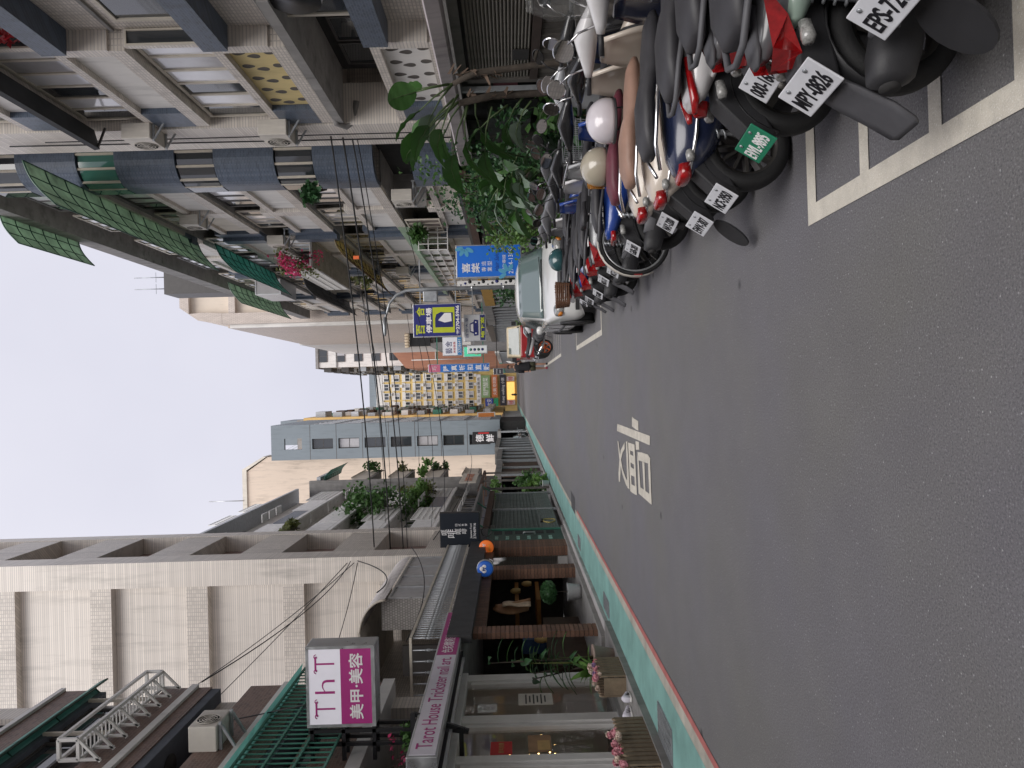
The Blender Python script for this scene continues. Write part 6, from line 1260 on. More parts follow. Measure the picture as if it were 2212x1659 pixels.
# ================================================================ motorcycles beyond the car
def motorbike(label, loc, hd, rimc, col):
    t = thing('motorcycle', label, 'motorcycle', loc, R(hd), 'motorcycles beyond the white car', world=False)
    for nm, x in (('rear_wheel', 0), ('front_wheel', 1.35)):
        ty, rm = wheel_geo(.3, .14, 0, 6); o = ty.build(nm, M_tyre, t); o.location = (x, 0, .3); rm.build('rim', rimc, o)
    MB().loft([(.35, 0, .42, .12, .14, 2.5), (.6, 0, .45, .16, .22, 2.5), (.85, 0, .45, .12, .18, 2.4)], 14).build('engine', M_gryp, t)
    MB().loft([(.55, 0, .82, .1, .06, 2.4), (.75, 0, .9, .15, .12, 2.4), (1.0, 0, .9, .13, .12, 2.4), (1.1, 0, .88, .06, .06, 2.2)], 16).build('fuel_tank', col, t)
    MB().loft([(-.25, 0, .92, .05, .03, 2.2), (.0, 0, .88, .11, .05, 2.5), (.3, 0, .82, .13, .05, 2.5), (.58, 0, .82, .09, .05, 2.4)], 14).build('seat', M_seatb, t)
    MB().loft([(-.3, 0, .86, .04, .03, 2.4), (-.1, 0, .82, .09, .06, 2.4), (.3, 0, .72, .11, .08, 2.4)], 12).build('tail_cowl', col, t); MB().box(-.32, -.29, -.06, .06, .84, .88).build('tail_light', M_redl, t)
    for s in (-1, 1): MB().tube([(1.35, s * .08, .3), (1.1, s * .08, .98)], .025, 8).build('fork', M_steel, t); MB().tube([(1.08, s * .05, 1.02), (1.05, s * .35, 1.04)], .014, 6).build('handlebar', M_blkp, t); MB().tube([(1.05, s * .22, 1.04), (1.08, s * .3, 1.2)], .007, 5).ball((1.07, s * .33, 1.24), .02, .06, .04).build('mirror', M_blkp, t)
    MB().lathe([(.08, 0), (.085, .06), (.03, .1)], (1.16, 0, .92), 14, 'x').build('headlight', M_clrl, t); MB().tube([(.45, -.14, .3), (.1, -.17, .34), (-.2, -.18, .5)], [.03, .05, .055], 8).build('silencer', M_chrome, t)
    MB().sheet([[(.34 * math.cos(a), y, .3 + .34 * math.sin(a)) for a in [R(60 + 15 * k) for k in range(7)]] for y in (-.07, 0, .07)]).build('rear_fender', M_blkp, t); plate(t, 'LGA-207', (-.38, 0, .6), R(25)); MB().tube([(.3, 0, .7), (0, 0, .3)], .03, 6).build('swingarm', M_blkp, t); MB().tube([(.5, .12, .25), (.45, .25, .01)], .012, 5).build('side_stand', M_steel, t)
    return t
M_orim = mat('orange_rim', (.65, .12, .02), .4, var=.1)
motorbike('motorcycle with orange wheel rims beyond the white car', (1.55, 28.6, .004), 12, M_orim, bodym('white'))
motorbike('black motorcycle next to the orange rimmed one', (1.5, 30.2, .004), 10, M_rim, bodym('black'))
motorbike('dark motorcycle furthest along beside the walking person', (1.6, 31.8, .004), 8, M_rim, bodym('silver'))
# small red and cream truck
tk = thing('small_truck', 'small red and cream truck facing the camera beyond the motorcycles', 'truck', (2.15, 34.2, .004), 0, None, world=False)
M_tred, M_tcr = mat('truck_red', (.42, .025, .03), .35, var=.08, coat=.4), mat('truck_cream', (.64, .54, .36), .4, var=.06, coat=.3)
MB().box(-.72, .72, 0, 3.0, .45, 1.12).build('lower_body', M_tred, tk, bevel=.06)
MB().add([(-.72, .0, 1.12), (.72, 0, 1.12), (.72, 1.5, 1.12), (-.72, 1.5, 1.12), (-.66, .32, 1.72), (.66, .32, 1.72), (.68, 1.5, 1.74), (-.68, 1.5, 1.74)], [(0, 1, 5, 4), (1, 2, 6, 5), (2, 3, 7, 6), (3, 0, 4, 7), (4, 5, 6, 7)]).build('cab', M_tcr, tk, bevel=.05)
MB().add([(-.60, .0, 1.18), (.60, .0, 1.18), (.56, .245, 1.64), (-.56, .245, 1.64)], [(0, 1, 2, 3)]).build('windscreen', mat('bright_glass', (.20, .23, .22), .06, var=.1, coat=.8), tk)
MB().box(-.75, .75, 1.52, 3.3, 1.12, 1.45).build('cargo_bed', M_tred, tk)
for s in (-1, 1):
    MB().lathe([(.09, 0), (.08, -.03), (.01, -.04)], (s * .5, -.005, .85), 16, 'y').build('headlight', M_clrl, tk); MB().box(s * .72, s * .9, .1, .14, 1.3, 1.5).build('wing_mirror', M_blkp, tk)
    for y in (.45, 2.6): ty, rm = wheel_geo(.28, .16, 0, 6); w_ = ty.build('wheel', M_tyre, tk); w_.location = (s * .62, y, .28); w_.rotation_euler = (0, 0, R(90)); rm.build('rim', M_alu, w_)
MB().box(-.7, .7, -.06, 0, .4, .52).build('bumper', M_gryp, tk); MB().box(-.16, .16, -.07, -.062, .55, .66).build('licence_plate', M_plw, tk)
# black car parked far left, with two hoops of bicycles seen as cycles
bc = thing('car', 'black car with silver wheels parked far down on the left', 'car', (-5.25, 76, .05), 0, None, world=False)
o = MB().sheet(hull([(-2.2, .5, .34, .6, .66, .42), (-2.15, .75, .26, .72, .78, .6), (-1.6, .86, .2, .86, .92, .72), (-.9, .88, .2, .98, 1.02, .74), (.9, .88, .2, 1.0, 1.05, .74), (1.8, .86, .22, .98, 1.03, .72), (2.2, .75, .34, .9, .95, .6)])).build('body', mat('car_black', (.012, .012, .014), .15, var=.05, coat=1), bc); o.modifiers.new('sub', 'SUBSURF').render_levels = 2
MB().add([(-.74, -.95, 1.0), (.74, -.95, 1.0), (.74, 1.9, 1.02), (-.74, 1.9, 1.02), (-.6, -.2, 1.48), (.6, -.2, 1.48), (.6, 1.3, 1.5), (-.6, 1.3, 1.5)], [(0, 1, 5, 4), (1, 2, 6, 5), (2, 3, 7, 6), (3, 0, 4, 7), (4, 5, 6, 7)]).build('cabin', M_wind, bc, bevel=.08)
for s in (-1, 1):
    for y in (-1.35, 1.35): ty, rm = wheel_geo(.34, .2, 0, 10); w_ = ty.build('wheel', M_tyre, bc); w_.location = (s * .82, y, .34); w_.rotation_euler = (0, 0, R(90)); rm.build('rim', M_chrome, w_)
    MB().loft([(-2.2, s * .6, .7, .08, .04, 2.4), (-2.1, s * .65, .72, .14, .06, 2.4)], 12, axis='y').build('headlight', M_clrl, bc)
for k, y in enumerate((71.5, 79.5)):
    t = thing('bicycle', ('dark bicycle leaning near the front of the black car', 'dark bicycle behind the black car')[k], 'bicycle', (-4.35, y, .05), R(80), 'bicycles on the left footway', world=False)
    for nm, x in (('rear_wheel', 0), ('front_wheel', 1.05)): o = MB().tube([(.33 * math.cos(a), 0, .33 * math.sin(a)) for a in [2 * math.pi * q / 24 for q in range(24)]], .022, 6, closed=True).build(nm, M_tyre, t); o.location = (x, 0, .35)
    MB().tube([(0, 0, .35), (.42, 0, .3), (.9, 0, .7), (.3, 0, .75), (.42, 0, .3)], .018, 6).tube([(1.05, 0, .35), (.88, 0, .95)], .018, 6).build('frame', M_steel, t); MB().tube([(.8, -.25, 1.0), (.88, 0, .95), (.8, .25, 1.0)], .014, 5).build('handlebar', M_steel, t); MB().loft([(.15, 0, .88, .07, .03, 2.4), (.4, 0, .87, .02, .02, 2)], 10).build('saddle', M_seatb, t)
# ================================================================ person walking away from the camera side
def skin_body(name, nodes, edges, m, parent, root=0, sub=2):
    me = bpy.data.meshes.new(name); me.from_pydata([n[0] for n in nodes], edges, []); o = obj(name, me, parent)
    sk = o.modifiers.new('skin', 'SKIN'); lay = me.skin_vertices[0].data
    for i, nd in enumerate(nodes): lay[i].radius = nd[1] if isinstance(nd[1], tuple) else (nd[1], nd[1]); lay[i].use_root = (i == root)
    sk.use_smooth_shade = True; sb = o.modifiers.new('sub', 'SUBSURF'); sb.levels = sub; sb.render_levels = sub
    dg = bpy.context.evaluated_depsgraph_get(); ev = bpy.data.meshes.new_from_object(o.evaluated_get(dg)); o.modifiers.clear(); o.data = ev; ev.materials.clear(); ev.materials.append(m)
    for p in ev.polygons: p.use_smooth = True
    return o
M_skin = mat('skin', (.42, .24, .17), .55, var=.06); M_cloth = mat('black_cloth', (.018, .018, .022), .85, var=.2, scale=8, bump=.15); M_short = mat('olive_shorts', (.06, .06, .035), .85, var=.15); M_hair = mat('black_hair', (.012, .01, .01), .5, var=.2)
pn = thing('person', 'person in a long black top and olive shorts walking with a white umbrella', 'person', (.98, 32.9, .006), R(180), None, world=False)
H = .0
nodes = [((0, 0, .92), (.13, .10)), ((0, 0, 1.1), (.125, .09)), ((0, 0, 1.28), (.15, .10)), ((0, 0, 1.38), (.13, .085)), ((0, 0, 1.45), .05), ((0, .0, 1.5), .05), ((0, .01, 1.57), (.072, .085)), ((0, .01, 1.65), (.075, .088)), ((0, .01, 1.71), (.05, .06)),
 ((.17, 0, 1.36), .055), ((.22, .02, 1.12), .043), ((.22, .06, .9), .034), ((.215, .09, .82), .03), ((-.17, 0, 1.36), .055), ((-.22, .0, 1.13), .043), ((-.17, .16, 1.2), .034), ((-.13, .2, 1.27), .028),
 ((.085, 0, .86), .085), ((.09, .06, .5), .058), ((.09, .0, .28), .05), ((.09, -.04, .08), .034), ((.09, .05, .035), .036), ((.09, .13, .03), .028), ((-.085, 0, .86), .085), ((-.09, .04, .5), .058), ((-.09, .1, .28), .05), ((-.09, .1, .08), .034), ((-.09, .18, .035), .036), ((-.09, .25, .03), .028)]
edges = [(0, 1), (1, 2), (2, 3), (3, 4), (4, 5), (5, 6), (6, 7), (7, 8), (3, 9), (9, 10), (10, 11), (11, 12), (3, 13), (13, 14), (14, 15), (15, 16), (0, 17), (17, 18), (18, 19), (19, 20), (20, 21), (21, 22), (0, 23), (23, 24), (24, 25), (25, 26), (26, 27), (27, 28)]
body = skin_body('body', nodes, edges, M_skin, pn)
MB().loft([(.72, 0, 0, .2, .13, 2.4), (.8, 0, 0, .215, .145, 2.4), (1.0, 0, 0, .185, .13, 2.4), (1.2, 0, 0, .19, .13, 2.4), (1.36, 0, 0, .2, .115, 2.3), (1.43, 0, 0, .09, .08, 2.2)], 18, axis='z').build('top', M_cloth, pn)
for s in (-1, 1):
    MB().tube([(s * .16, 0, 1.38), (s * .21, .01, 1.2), (s * .22 if s > 0 else -.2, .03, 1.0 if s > 0 else 1.14)], [.075, .068, .06], 10).build('sleeve', M_cloth, pn)
    MB().tube([(s * .085, 0, .86), (s * .092, .03, .66), (s * .094, .045, .52)], [.11, .105, .098], 12).build('shorts_leg', M_short, pn)
    y0 = .05 if s > 0 else .18; MB().loft([(y0 - .12, s * .09, .045, .03, .03, 2.4), (y0 - .06, s * .09, .05, .045, .045, 2.6), (y0 + .05, s * .09, .04, .048, .035, 2.6), (y0 + .13, s * .09, .03, .03, .022, 2.4)], 12, axis='y').build('shoe', mat('red_shoe', (.28, .02, .05), .6) if s > 0 else M_cloth, pn)
    hnd = (.215, .10, .79) if s > 0 else (-.12, .22, 1.29)
    for k in range(5): a = -.03 + .015 * k; MB().tube([(hnd[0] + (a if k else -.03), hnd[1], hnd[2]), (hnd[0] + a * 1.2 + (0 if k else -.015), hnd[1] + .03, hnd[2] - .04 - .01 * (k in (1, 2, 3))), (hnd[0] + a * 1.2, hnd[1] + .05, hnd[2] - .055)], [.010, .009, .007], 6).build('finger', M_skin, pn)
o = MB().sheet([[(.085 * math.sin(t) * math.cos(a), -.012 + .1 * math.sin(t) * math.sin(a), 1.655 + .095 * math.cos(t) - (.06 if math.sin(a) < 0 and t > 1.3 else 0)) for a in [2 * math.pi * k / 20 for k in range(21)]] for t in [k * .165 for k in range(10)]]).build('hair', M_hair, pn)
for s in (-1, 1): MB().ball((s * .03, .095, 1.635), .012, .006, .007, 8, 6).build('eye', M_hair, pn); MB().ball((s * .08, .005, 1.62), .012, .022, .032, 8, 6).build('ear', M_skin, pn)
MB().loft([(.09, 0, 1.605, .014, .02, 2), (.115, 0, 1.598, .011, .012, 2)], 8, axis='y').build('nose', M_skin, pn); MB().box(-.022, .022, .09, .1, 1.563, 1.57).build('mouth', RED, pn)
um = thing('umbrella', 'folded white umbrella held on the shoulder of the walking person', 'umbrella', (1.1, 32.7, 1.29), R(10), None, world=False)
MB().tube([(0, 0, -.05), (.12, .2, .3), (.2, .3, .52)], .01, 6).build('shaft', M_steel, um); MB().tube([(.06, .1, .12), (.12, .2, .3), (.18, .28, .46)], [.012, .06, .02], 10).build('canopy', M_framew, um)
# distant rider at the end of the street
rd = thing('person', 'tiny distant person on a dark scooter at the end of the street', 'person', (-1.2, 190, .006), 0, None, world=False)
skin_body('body', [((0, 0, .9), (.2, .18)), ((0, -.05, 1.25), (.22, .16)), ((0, 0, 1.48), .07), ((0, 0, 1.65), .14), ((.3, -.2, 1.1), .07), ((-.3, -.2, 1.1), .07), ((.2, -.4, .8), .1), ((-.2, -.4, .8), .1), ((.2, -.3, .3), .08), ((-.2, -.3, .3), .08)], [(0, 1), (1, 2), (2, 3), (1, 4), (1, 5), (0, 6), (0, 7), (6, 8), (7, 9)], M_cloth, rd, sub=1)
ds = thing('scooter', 'tiny dark scooter ridden at the end of the street', 'scooter', (-1.2, 190, .006), 0, None, world=False)
MB().loft([(-.9, 0, .3, .06, .28, 2.2), (-.6, 0, .6, .25, .35, 2.4), (0, 0, .5, .22, .3, 2.4), (.6, 0, .6, .2, .2, 2.4), (.9, 0, .3, .08, .28, 2.2)], 12, axis='y').build('body', M_blkp, ds); MB().lathe([(.1, 0), (.08, -.04)], (0, -.75, .95), 12, 'y').build('headlight', M_clrl, ds)
# ================================================================ right yard: shed, shutter, plank fence, canopies
sh = thing('yard_shed', 'weathered yard shed with ribbed shutter over upright planks on the right', 'shed', (4.6, 9, 0))
SHX = 4.5
M_shut = mat('grimy_shutter', (.155, .145, .125), .7, var=.22, scale=3, stain=.6, bump=.2)
me = MB().prism([(0, 0), (-.022, .008), (-.03, .0215), (-.022, .035), (0, .043)], 5.0 - 9, 10.95 - 9, 'xz').mesh('shutter_slat'); me.materials.append(M_shut)
for k in range(19): o = obj('shutter_slat', me, sh); o.location = (SHX - 4.6, 0, 1.22 + k * .044)
bx('shed_backing', M_dark, sh, SHX + .02, SHX + .1, 4, 11.0, .04, 2.1)
bx('mid_rail', mat('dark_rusty_rail', (.05, .035, .03), .8, var=.3), sh, SHX - .06, SHX + .02, 4, 10.98, 1.10, 1.21)
rng = random.Random(4); y = 4.2; pm = [mat('plank_%d' % k, tuple(c * f for c in (.125, .112, .10)), .8, var=.28, scale=5, bump=.5, bscale=30, stain=.5) for k, f in enumerate((.75, 1, 1.3))]
while y < 10.85:
    w = rng.uniform(.13, .17); bx('plank', rng.choice(pm), sh, SHX - .03 - rng.uniform(0, .012), SHX, y, y + w - .012, .06, 1.09); y += w
bx('end_post', M_woodg, sh, SHX - .05, SHX + .06, 10.97, 11.1, .04, 2.1); bx('side_wall', M_concd, sh, SHX + .1, RX + .4, 11.05, 11.15, .04, 2.15)
bx('vent_slot', M_dark, sh, SHX - .05, SHX - .035, 10.05, 10.35, 1.24, 1.46)
bx('top_board', mat('grey_fascia_board', (.21, .205, .19), .75, var=.12, stain=.5), sh, SHX - .02, SHX + .1, 4, 11.1, 2.1, 2.24)
cn = thing('gutter_canopy', 'long stained grey canopy with gutter along the right yards', 'canopy', (4.4, 9, 2.2))
M_cano = mat('mauve_grey_sheet', (.40, .36, .37), .6, var=.14, scale=1.5, stain=.7)
MB().prism([(4.36, 2.24), (4.30, 2.28), (4.28, 2.44), (4.34, 2.47), (4.42, 2.45), (4.46, 2.3)], 4, 14.6, 'xz').build('gutter', M_cano, cn); MB().prism([(4.46, 2.38), (RX + .5, 2.7), (RX + .5, 2.74), (4.44, 2.47)], 4, 14.55, 'xz').build('roof_sheet', M_concd, cn)
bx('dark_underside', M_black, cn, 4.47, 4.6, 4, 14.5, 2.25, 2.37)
bx('edge_strip', mat('pale_strip', (.30, .29, .28), .6, stain=.6), cn, 4.30, 4.34, 4, 14.5, 2.2, 2.235)
for y in (11.2, 14.4): MB().bar((4.4, y, .04), (4.4, y, 2.25), .07).build('post', M_steel, cn)
hd_ = thing('yard_wall', 'dark glazed yard front with brown boards behind the hedge plants', 'wall', (4.9, 14, 0))
bx('wall', mat('dark_yard', (.06, .058, .055), .8, var=.3), hd_, 5.3, 5.4, 11.2, 20, .04, 2.3); bx('brown_board', mat('brown_board', (.16, .075, .04), .7, var=.25), hd_, 4.7, 4.78, 11.3, 17.5, .04, .75)
for (y0, y1, z0, z1, m) in ((12.0, 12.6, 1.35, 1.75, mat('maroon_box', (.16, .04, .06), .6)), (13.2, 13.9, 1.0, 1.6, M_black), (14.1, 15.2, 1.1, 1.9, M_steel)): bx('stored_box', m, hd_, 5.0, 5.3, y0, y1, z0, z1)
bx('green_roof_strip', M_greeni, hd_, 4.6, 5.4, 14.7, 20, 2.32, 2.4)
# second low shed up to the blue sign and beyond
s2 = thing('yard_shed', 'low dark shed roof behind the ivy up to the lamp post', 'shed', (4.8, 22, 0))
bx('wall', M_concd, s2, 4.6, 5.8, 15.0, 30, .04, 2.3); bx('roof', M_framed, s2, 4.2, RX + .4, 14.8, 30, 2.55, 2.62); bx('fascia', M_rust, s2, 4.2, 4.26, 14.8, 30, 2.36, 2.55)
for k in range(12): bx('door_panel', (M_woodg, M_steel, M_dark)[k % 3], s2, 4.55, 4.6, 15.3 + k * 1.2, 16.3 + k * 1.2, .1, 2.1)
def low_r(label, y0, y1, m, h, x=4.4):
    t = thing('low_frontage', label, 'shop front', (x, y0, 0), 0, 'low frontages along the right footway'); bx('back', M_dark, t, x + .6, x + .7, y0, y1, .04, h); bx('fascia', m, t, x, x + .6, y0, y1, h - .5, h); n = max(2, int((y1 - y0) / 1.5))
    for k in range(n + 1): yy = y0 + (y1 - y0 - .12) * k / n; bx('post', M_steel, t, x, x + .12, yy, yy + .12, .04, h - .5)
    for k in range(n): a = y0 + (y1 - y0) * k / n; bx('counter', (M_concd, m, M_woodg)[k % 3], t, x + .1, x + .5, a + .2, a + 1.1, .04, .95)
    return t
low_r('frontage with mustard fascia behind the lamp post', 30.5, 40, mat('mustard', (.42, .24, .04), .6), 2.8); low_r('grey frontage with open front behind the parking signs', 40.5, 52, M_concd, 3.0); low_r('dark frontage past the small truck on the right', 52.5, 70, M_framed, 3.2); low_r('pale far frontage on the right side', 91, 124, M_plastW, 3.4); low_r('teal lit far frontage on the right side', 125, 200, mat('teal_front', (.04, .28, .25), .5, emit=.1), 3.4)
# ---- big-leaved plants (bird of paradise)
M_bleaf = leafm('broad_leaf', (.05, .13, .03), .3, .25, .2); M_bleaf2 = leafm('broad_leaf_pale', (.20, .27, .20), .5, .2, .2); M_dry = leafm('dry_leaf', (.13, .09, .065), .9, .35, .1); M_stalk = mat('green_stalk', (.07, .11, .04), .6, var=.25)
def broad_leaf(par, base, tip_dir, L, w, m, droop=.5, roll=0, stalk=.5, tear=0):
    """stalk then a wide oval blade with a folded midrib"""
    u = Vector(tip_dir).normalized(); b = Vector(base); j = b + u * stalk
    MB().tube([tuple(b), tuple(b + u * stalk * .5 + Vector((0, 0, .03))), tuple(j)], [.016, .011, .008], 6).build('stalk', M_stalk, par)
    side = u.cross(Vector((0, 0, 1)));
    if side.length < .1: side = Vector((1, 0, 0))
    side.normalize(); side.rotate(Matrix.Rotation(roll, 3, u)); nrm = side.cross(u).normalized(); rows = []
    for k in range(11):
        s = k / 10; c = j + u * L * s - Vector((0, 0, droop * L * s * s)); ww = w * (math.sin(math.pi * (.04 + .93 * s ** .8)) ** .75)
        rows.append([c + side * ww * q + nrm * (abs(q) * .18 * ww + .01 * math.sin(k * 2.1 + q * 3)) for q in (-1, -.55, -.08, .08, .55, 1)])
    o = MB().sheet(rows).build('leaf', m, par, fix=False)
    MB().tube([tuple((Vector(r_[2]) + Vector(r_[3])) / 2 - nrm * .004) for r_ in rows], [.007 - .0005 * k for k in range(11)], 5).build('midrib', M_stalk, o)
bp = thing('bird_of_paradise', 'tall big leaved plant leaning over the scooters on the right', 'plant', (3.55, 9.4, .04), 0, None, world=False)
MB().tube([(.2, .2, 0), (.18, .25, .9), (.12, .15, 1.7), (-.02, .0, 2.1)], [.05, .045, .05, .04], 8).build('trunk', M_bark, bp); MB().tube([(.35, -.4, 0), (.3, -.35, .9), (.22, -.3, 1.9), (.1, -.3, 2.15)], [.05, .04, .045, .03], 8).build('trunk', M_bark, bp)
rng = random.Random(3)
for (bz, x, y) in ((1.75, .12, .15), (1.95, .22, -.3)):
    mb = MB()
    for k in range(26): a = rng.uniform(0, 6.28); d = Vector((math.cos(a), math.sin(a), rng.uniform(-2.5, -.4))).normalized() * rng.uniform(.07, .15); w = d.orthogonal().normalized() * .03; p = Vector((x, y, bz + rng.uniform(-.3, .25))); mb.add([p - w, p + w, p + d + w * .3, p + d - w * .6], [(0, 1, 2, 3)])
    mb.build('dry_sheath', M_dry, bp, fix=False)
for (b, d, L, w, m, dr, rl, st) in (((.0, .0, 2.1), (-.55, .25, .62), .62, .16, M_bleaf, .35, .3, .55), ((.0, .0, 2.1), (-.3, .5, .75), .55, .14, M_bleaf, .3, -.3, .5), ((.05, -.1, 2.1), (-.75, -.1, .35), .55, .15, M_bleaf, .5, .5, .5), ((.1, -.3, 2.15), (-.6, .2, .9), .6, .15, M_bleaf, .3, 0, .5), ((.1, -.3, 2.15), (.1, .5, .9), .6, .15, M_bleaf, .4, .8, .45), ((.1, -.3, 2.15), (-.5, .7, .6), .6, .13, M_bleaf2, .6, 1.2, .5), ((.0, .1, 2.0), (-.9, .5, .1), .5, .13, M_bleaf, .7, .2, .45), ((.05, .1, 1.9), (-.6, .8, -.1), .5, .13, M_bleaf, .8, 0, .4),
    ((.0, -.1, 2.15), (-.8, .1, .8), .58, .17, M_bleaf, .4, .4, .45), ((.0, .0, 2.1), (-.7, .4, 1.0), .55, .17, M_bleaf, .3, .9, .6), ((.05, .1, 2.05), (-.4, .9, .5), .6, .17, M_bleaf, .5, .3, .6), ((.0, .1, 2.0), (-.75, .7, .35), .6, .17, M_bleaf, .5, .7, .7), ((.1, -.3, 2.2), (-.3, -.2, 1.0), .5, .16, M_bleaf, .3, .6, .4), ((.0, .2, 1.7), (-.8, .7, .2), .55, .16, M_bleaf, .6, .5, .6), ((.15, .3, 1.3), (-.5, .8, .5), .5, .13, M_bleaf, .6, .4, .4), ((.1, .3, 1.2), (-.7, .4, .5), .45, .12, M_bleaf2, .7, .9, .3), ((.1, .5, 1.0), (-.5, 1, .3), .55, .12, M_bleaf2, .9, .5, .3), ((.1, .6, .9), (-.8, .4, .6), .5, .11, M_bleaf, .7, -.4, .3), ((.05, .8, .9), (-.6, .9, .8), .5, .1, M_bleaf2, .6, .7, .3), ((.1, 1.0, .9), (-.8, .2, .7), .5, .12, M_bleaf, .8, .1, .35), ((0, 1.2, .8), (-.4, .8, 1.0), .55, .13, M_bleaf, .5, .5, .4), ((0, 1.4, .8), (-.9, .5, .6), .45, .1, M_bleaf2, .8, 1.0, .3), ((.1, 1.1, 1.3), (-.7, -.2, .5), .5, .12, M_bleaf, .6, .2, .4), ((.2, .7, 1.5), (-.5, .6, .9), .55, .14, M_bleaf, .5, .3, .5)):
    broad_leaf(bp, b, d, L, w, m, dr, rl, st)
bp2 = thing('bird_of_paradise', 'second big leaved plant in front of the ivy hedge', 'plant', (3.3, 12.0, .04), 0, None, world=False)
MB().tube([(.1, 0, 0), (.1, .05, .8), (.05, 0, 1.3)], [.05, .05, .04], 8).build('trunk', M_bark, bp2); rng = random.Random(8)
for k in range(34):
    a = rng.uniform(1.6, 5.0); broad_leaf(bp2, (rng.uniform(-.1, .2), rng.uniform(-.9, .9), rng.uniform(.75, 1.6)), (math.cos(a), math.sin(a) * .8, rng.uniform(.2, 1.2)), rng.uniform(.42, .62), rng.uniform(.1, .15), (M_bleaf, M_bleaf, M_bleaf2)[k % 3], rng.uniform(.4, .9), rng.uniform(-.6, 1), rng.uniform(.25, .5))
for k, (x, y, z, r, n, sz, m, lb, m2) in enumerate(((3.6, 10.6, .1, (.55, 1.0, .65), 800, .14, M_leafd, 'low dark leafy shrub between the big leaved plants', M_leaf), (4.0, 15.0, .55, (.6, 1.7, 1.2), 5200, .09, M_leafd, 'dense dark ivy hedge above the scooters on the right', M_leaf), (3.45, 16.4, .25, (.45, 1.0, .9), 2000, .08, M_leafb, 'yellowish green shrub overlapping the blue salon sign', M_leafy), (3.9, 13.2, .2, (.5, 1.2, .5), 700, .09, M_leafd, 'dark foliage under the ivy hedge', M_leaf))):
    bush('hedge_shrub', lb, (x, y, z), r, n, sz, m, seed=90 + k, group='shrubs behind the scooters', m2=m2, stems=9)
for k, (x, y, z, r, m, lb) in enumerate(((3.4, 21.5, .1, (.3, .6, .55), M_leafy, 'thin olive shrub beside the lamp post'), (3.7, 31, .3, (.5, .9, .8), M_leafd, 'dark potted shrub behind the small truck'), (3.3, 37.5, .1, (.6, .8, .6), M_leafb, 'light green shrub past the small truck'), (3.9, 27, .8, (.5, .8, .7), M_leafd, 'dark bush under the parking signs'))):
    bush('roadside_shrub', lb, (x, y, z), r, 420, .13, m, seed=100 + k, group='shrubs along the right footway', m2=M_leaf, stems=7)
# ================================================================ lamp post, signs, cables
lp = thing('lamp_post', 'grey street lamp post with bent arm and junction box', 'lamp post', (2.95, 21.8, .04))
mb = MB().tube([(2.95, 21.8, .04), (2.92, 21.8, 4.1), (2.9, 21.8, 4.5), (2.78, 21.8, 4.78), (2.55, 21.8, 4.98), (2.1, 21.8, 5.12)], [.075, .06, .045, .04, .035, .03], 10); mb.build('pole', M_steel, lp)
MB().loft([(1.62, 21.8, 5.14, .03, .02, 2.4), (1.7, 21.8, 5.13, .085, .045, 2.6), (1.95, 21.8, 5.13, .09, .05, 2.6), (2.15, 21.8, 5.13, .05, .04, 2.4)], 14).build('lamp_head', M_steel, lp); bx('junction_box', M_steel, lp, 2.55, 2.85, 21.6, 21.85, 3.6, 4.0, bevel=.02)
for z in (.9, 1.7, 2.6): MB().lathe([(.085, 0), (.085, .05)], (2.94, 21.8, z), 12).build('pole_band', M_alu, lp)
def board(name, label, x0, x1, z0, z1, y, col, emit=.12, rim=None, th=.18, cat='sign'):
    t = thing(name, label, cat, ((x0 + x1) / 2, y, z0)); bx('case', rim or M_alu, t, x0 - .02, x1 + .02, y, y + th, z0 - .02, z1 + .02, bevel=.008); bx('face', mat('face_' + label[:24], col, .4, var=.04, emit=emit), t, x0 + .008, x1 - .008, y - .006, y - .001, z0 + .008, z1 - .008); return t
NAVY, LIME, WHT = paint('navy_print', (.015, .02, .14), .45), paint('lime_print', (.52, .58, .03), .45), WLET
b1 = board('blue_salon_sign', 'bright blue hair salon lightbox with pale flowers half behind the hedge', 2.74, 3.5, 1.28, 2.82, 18.5, (.012, .12, .5))
for s, z, w in (('喜', 2.6, .24), ('樂', 2.37, .25)): text('lettering', s, .2, WHT, b1, (2.96, 18.49, z), '-y', .002, fit=(w, .2), bold=.003)
for s, x, z in (('專', 2.92, 2.17), ('業', 2.92, 2.03), ('造', 3.06, 2.17), ('型', 3.06, 2.03)): text('lettering', s, .1, WHT, b1, (x, 18.49, z), '-y', .002, fit=(.11, .11))
text('lettering', 'Hair Salon', .1, paint('deep_blue', (.01, .03, .2), .5), b1, (3.12, 18.49, 1.86), '-y', .002, fit=(.5, .1), shear=.3); text('lettering', '預約專線', .08, WHT, b1, (3.05, 18.49, 1.68), '-y', .002, fit=(.42, .09)); text('lettering', '2704-1369', .1, WHT, b1, (3.1, 18.49, 1.52), '-y', .002, fit=(.6, .11))
M_pet = paint('pale_petal', (.10, .36, .55), .45)
for (cx0, cz0, angs) in ((3.46, 2.62, (150, 195, 240, 105)), (2.82, 1.6, (20, 70, -30, 120))):
    for a in angs: MB().prism([(cx0 + math.cos(R(a)) * .14 + .05 * math.cos(R(a + 90)) * math.sin(q) + .1 * math.cos(R(a)) * math.cos(q), cz0 + math.sin(R(a)) * .14 + .05 * math.sin(R(a + 90)) * math.sin(q) + .1 * math.sin(R(a)) * math.cos(q)) for q in [2 * math.pi * k / 14 for k in range(14)]], 18.485, 18.4925, 'xz').build('petal', M_pet, b1)
dt = thing('dotted_post', 'white post with black and blue dots beside the blue sign', 'post', (2.62, 18.7, 0)); bx('panel', M_framew, dt, 2.56, 2.68, 18.7, 18.76, .05, 2.84)
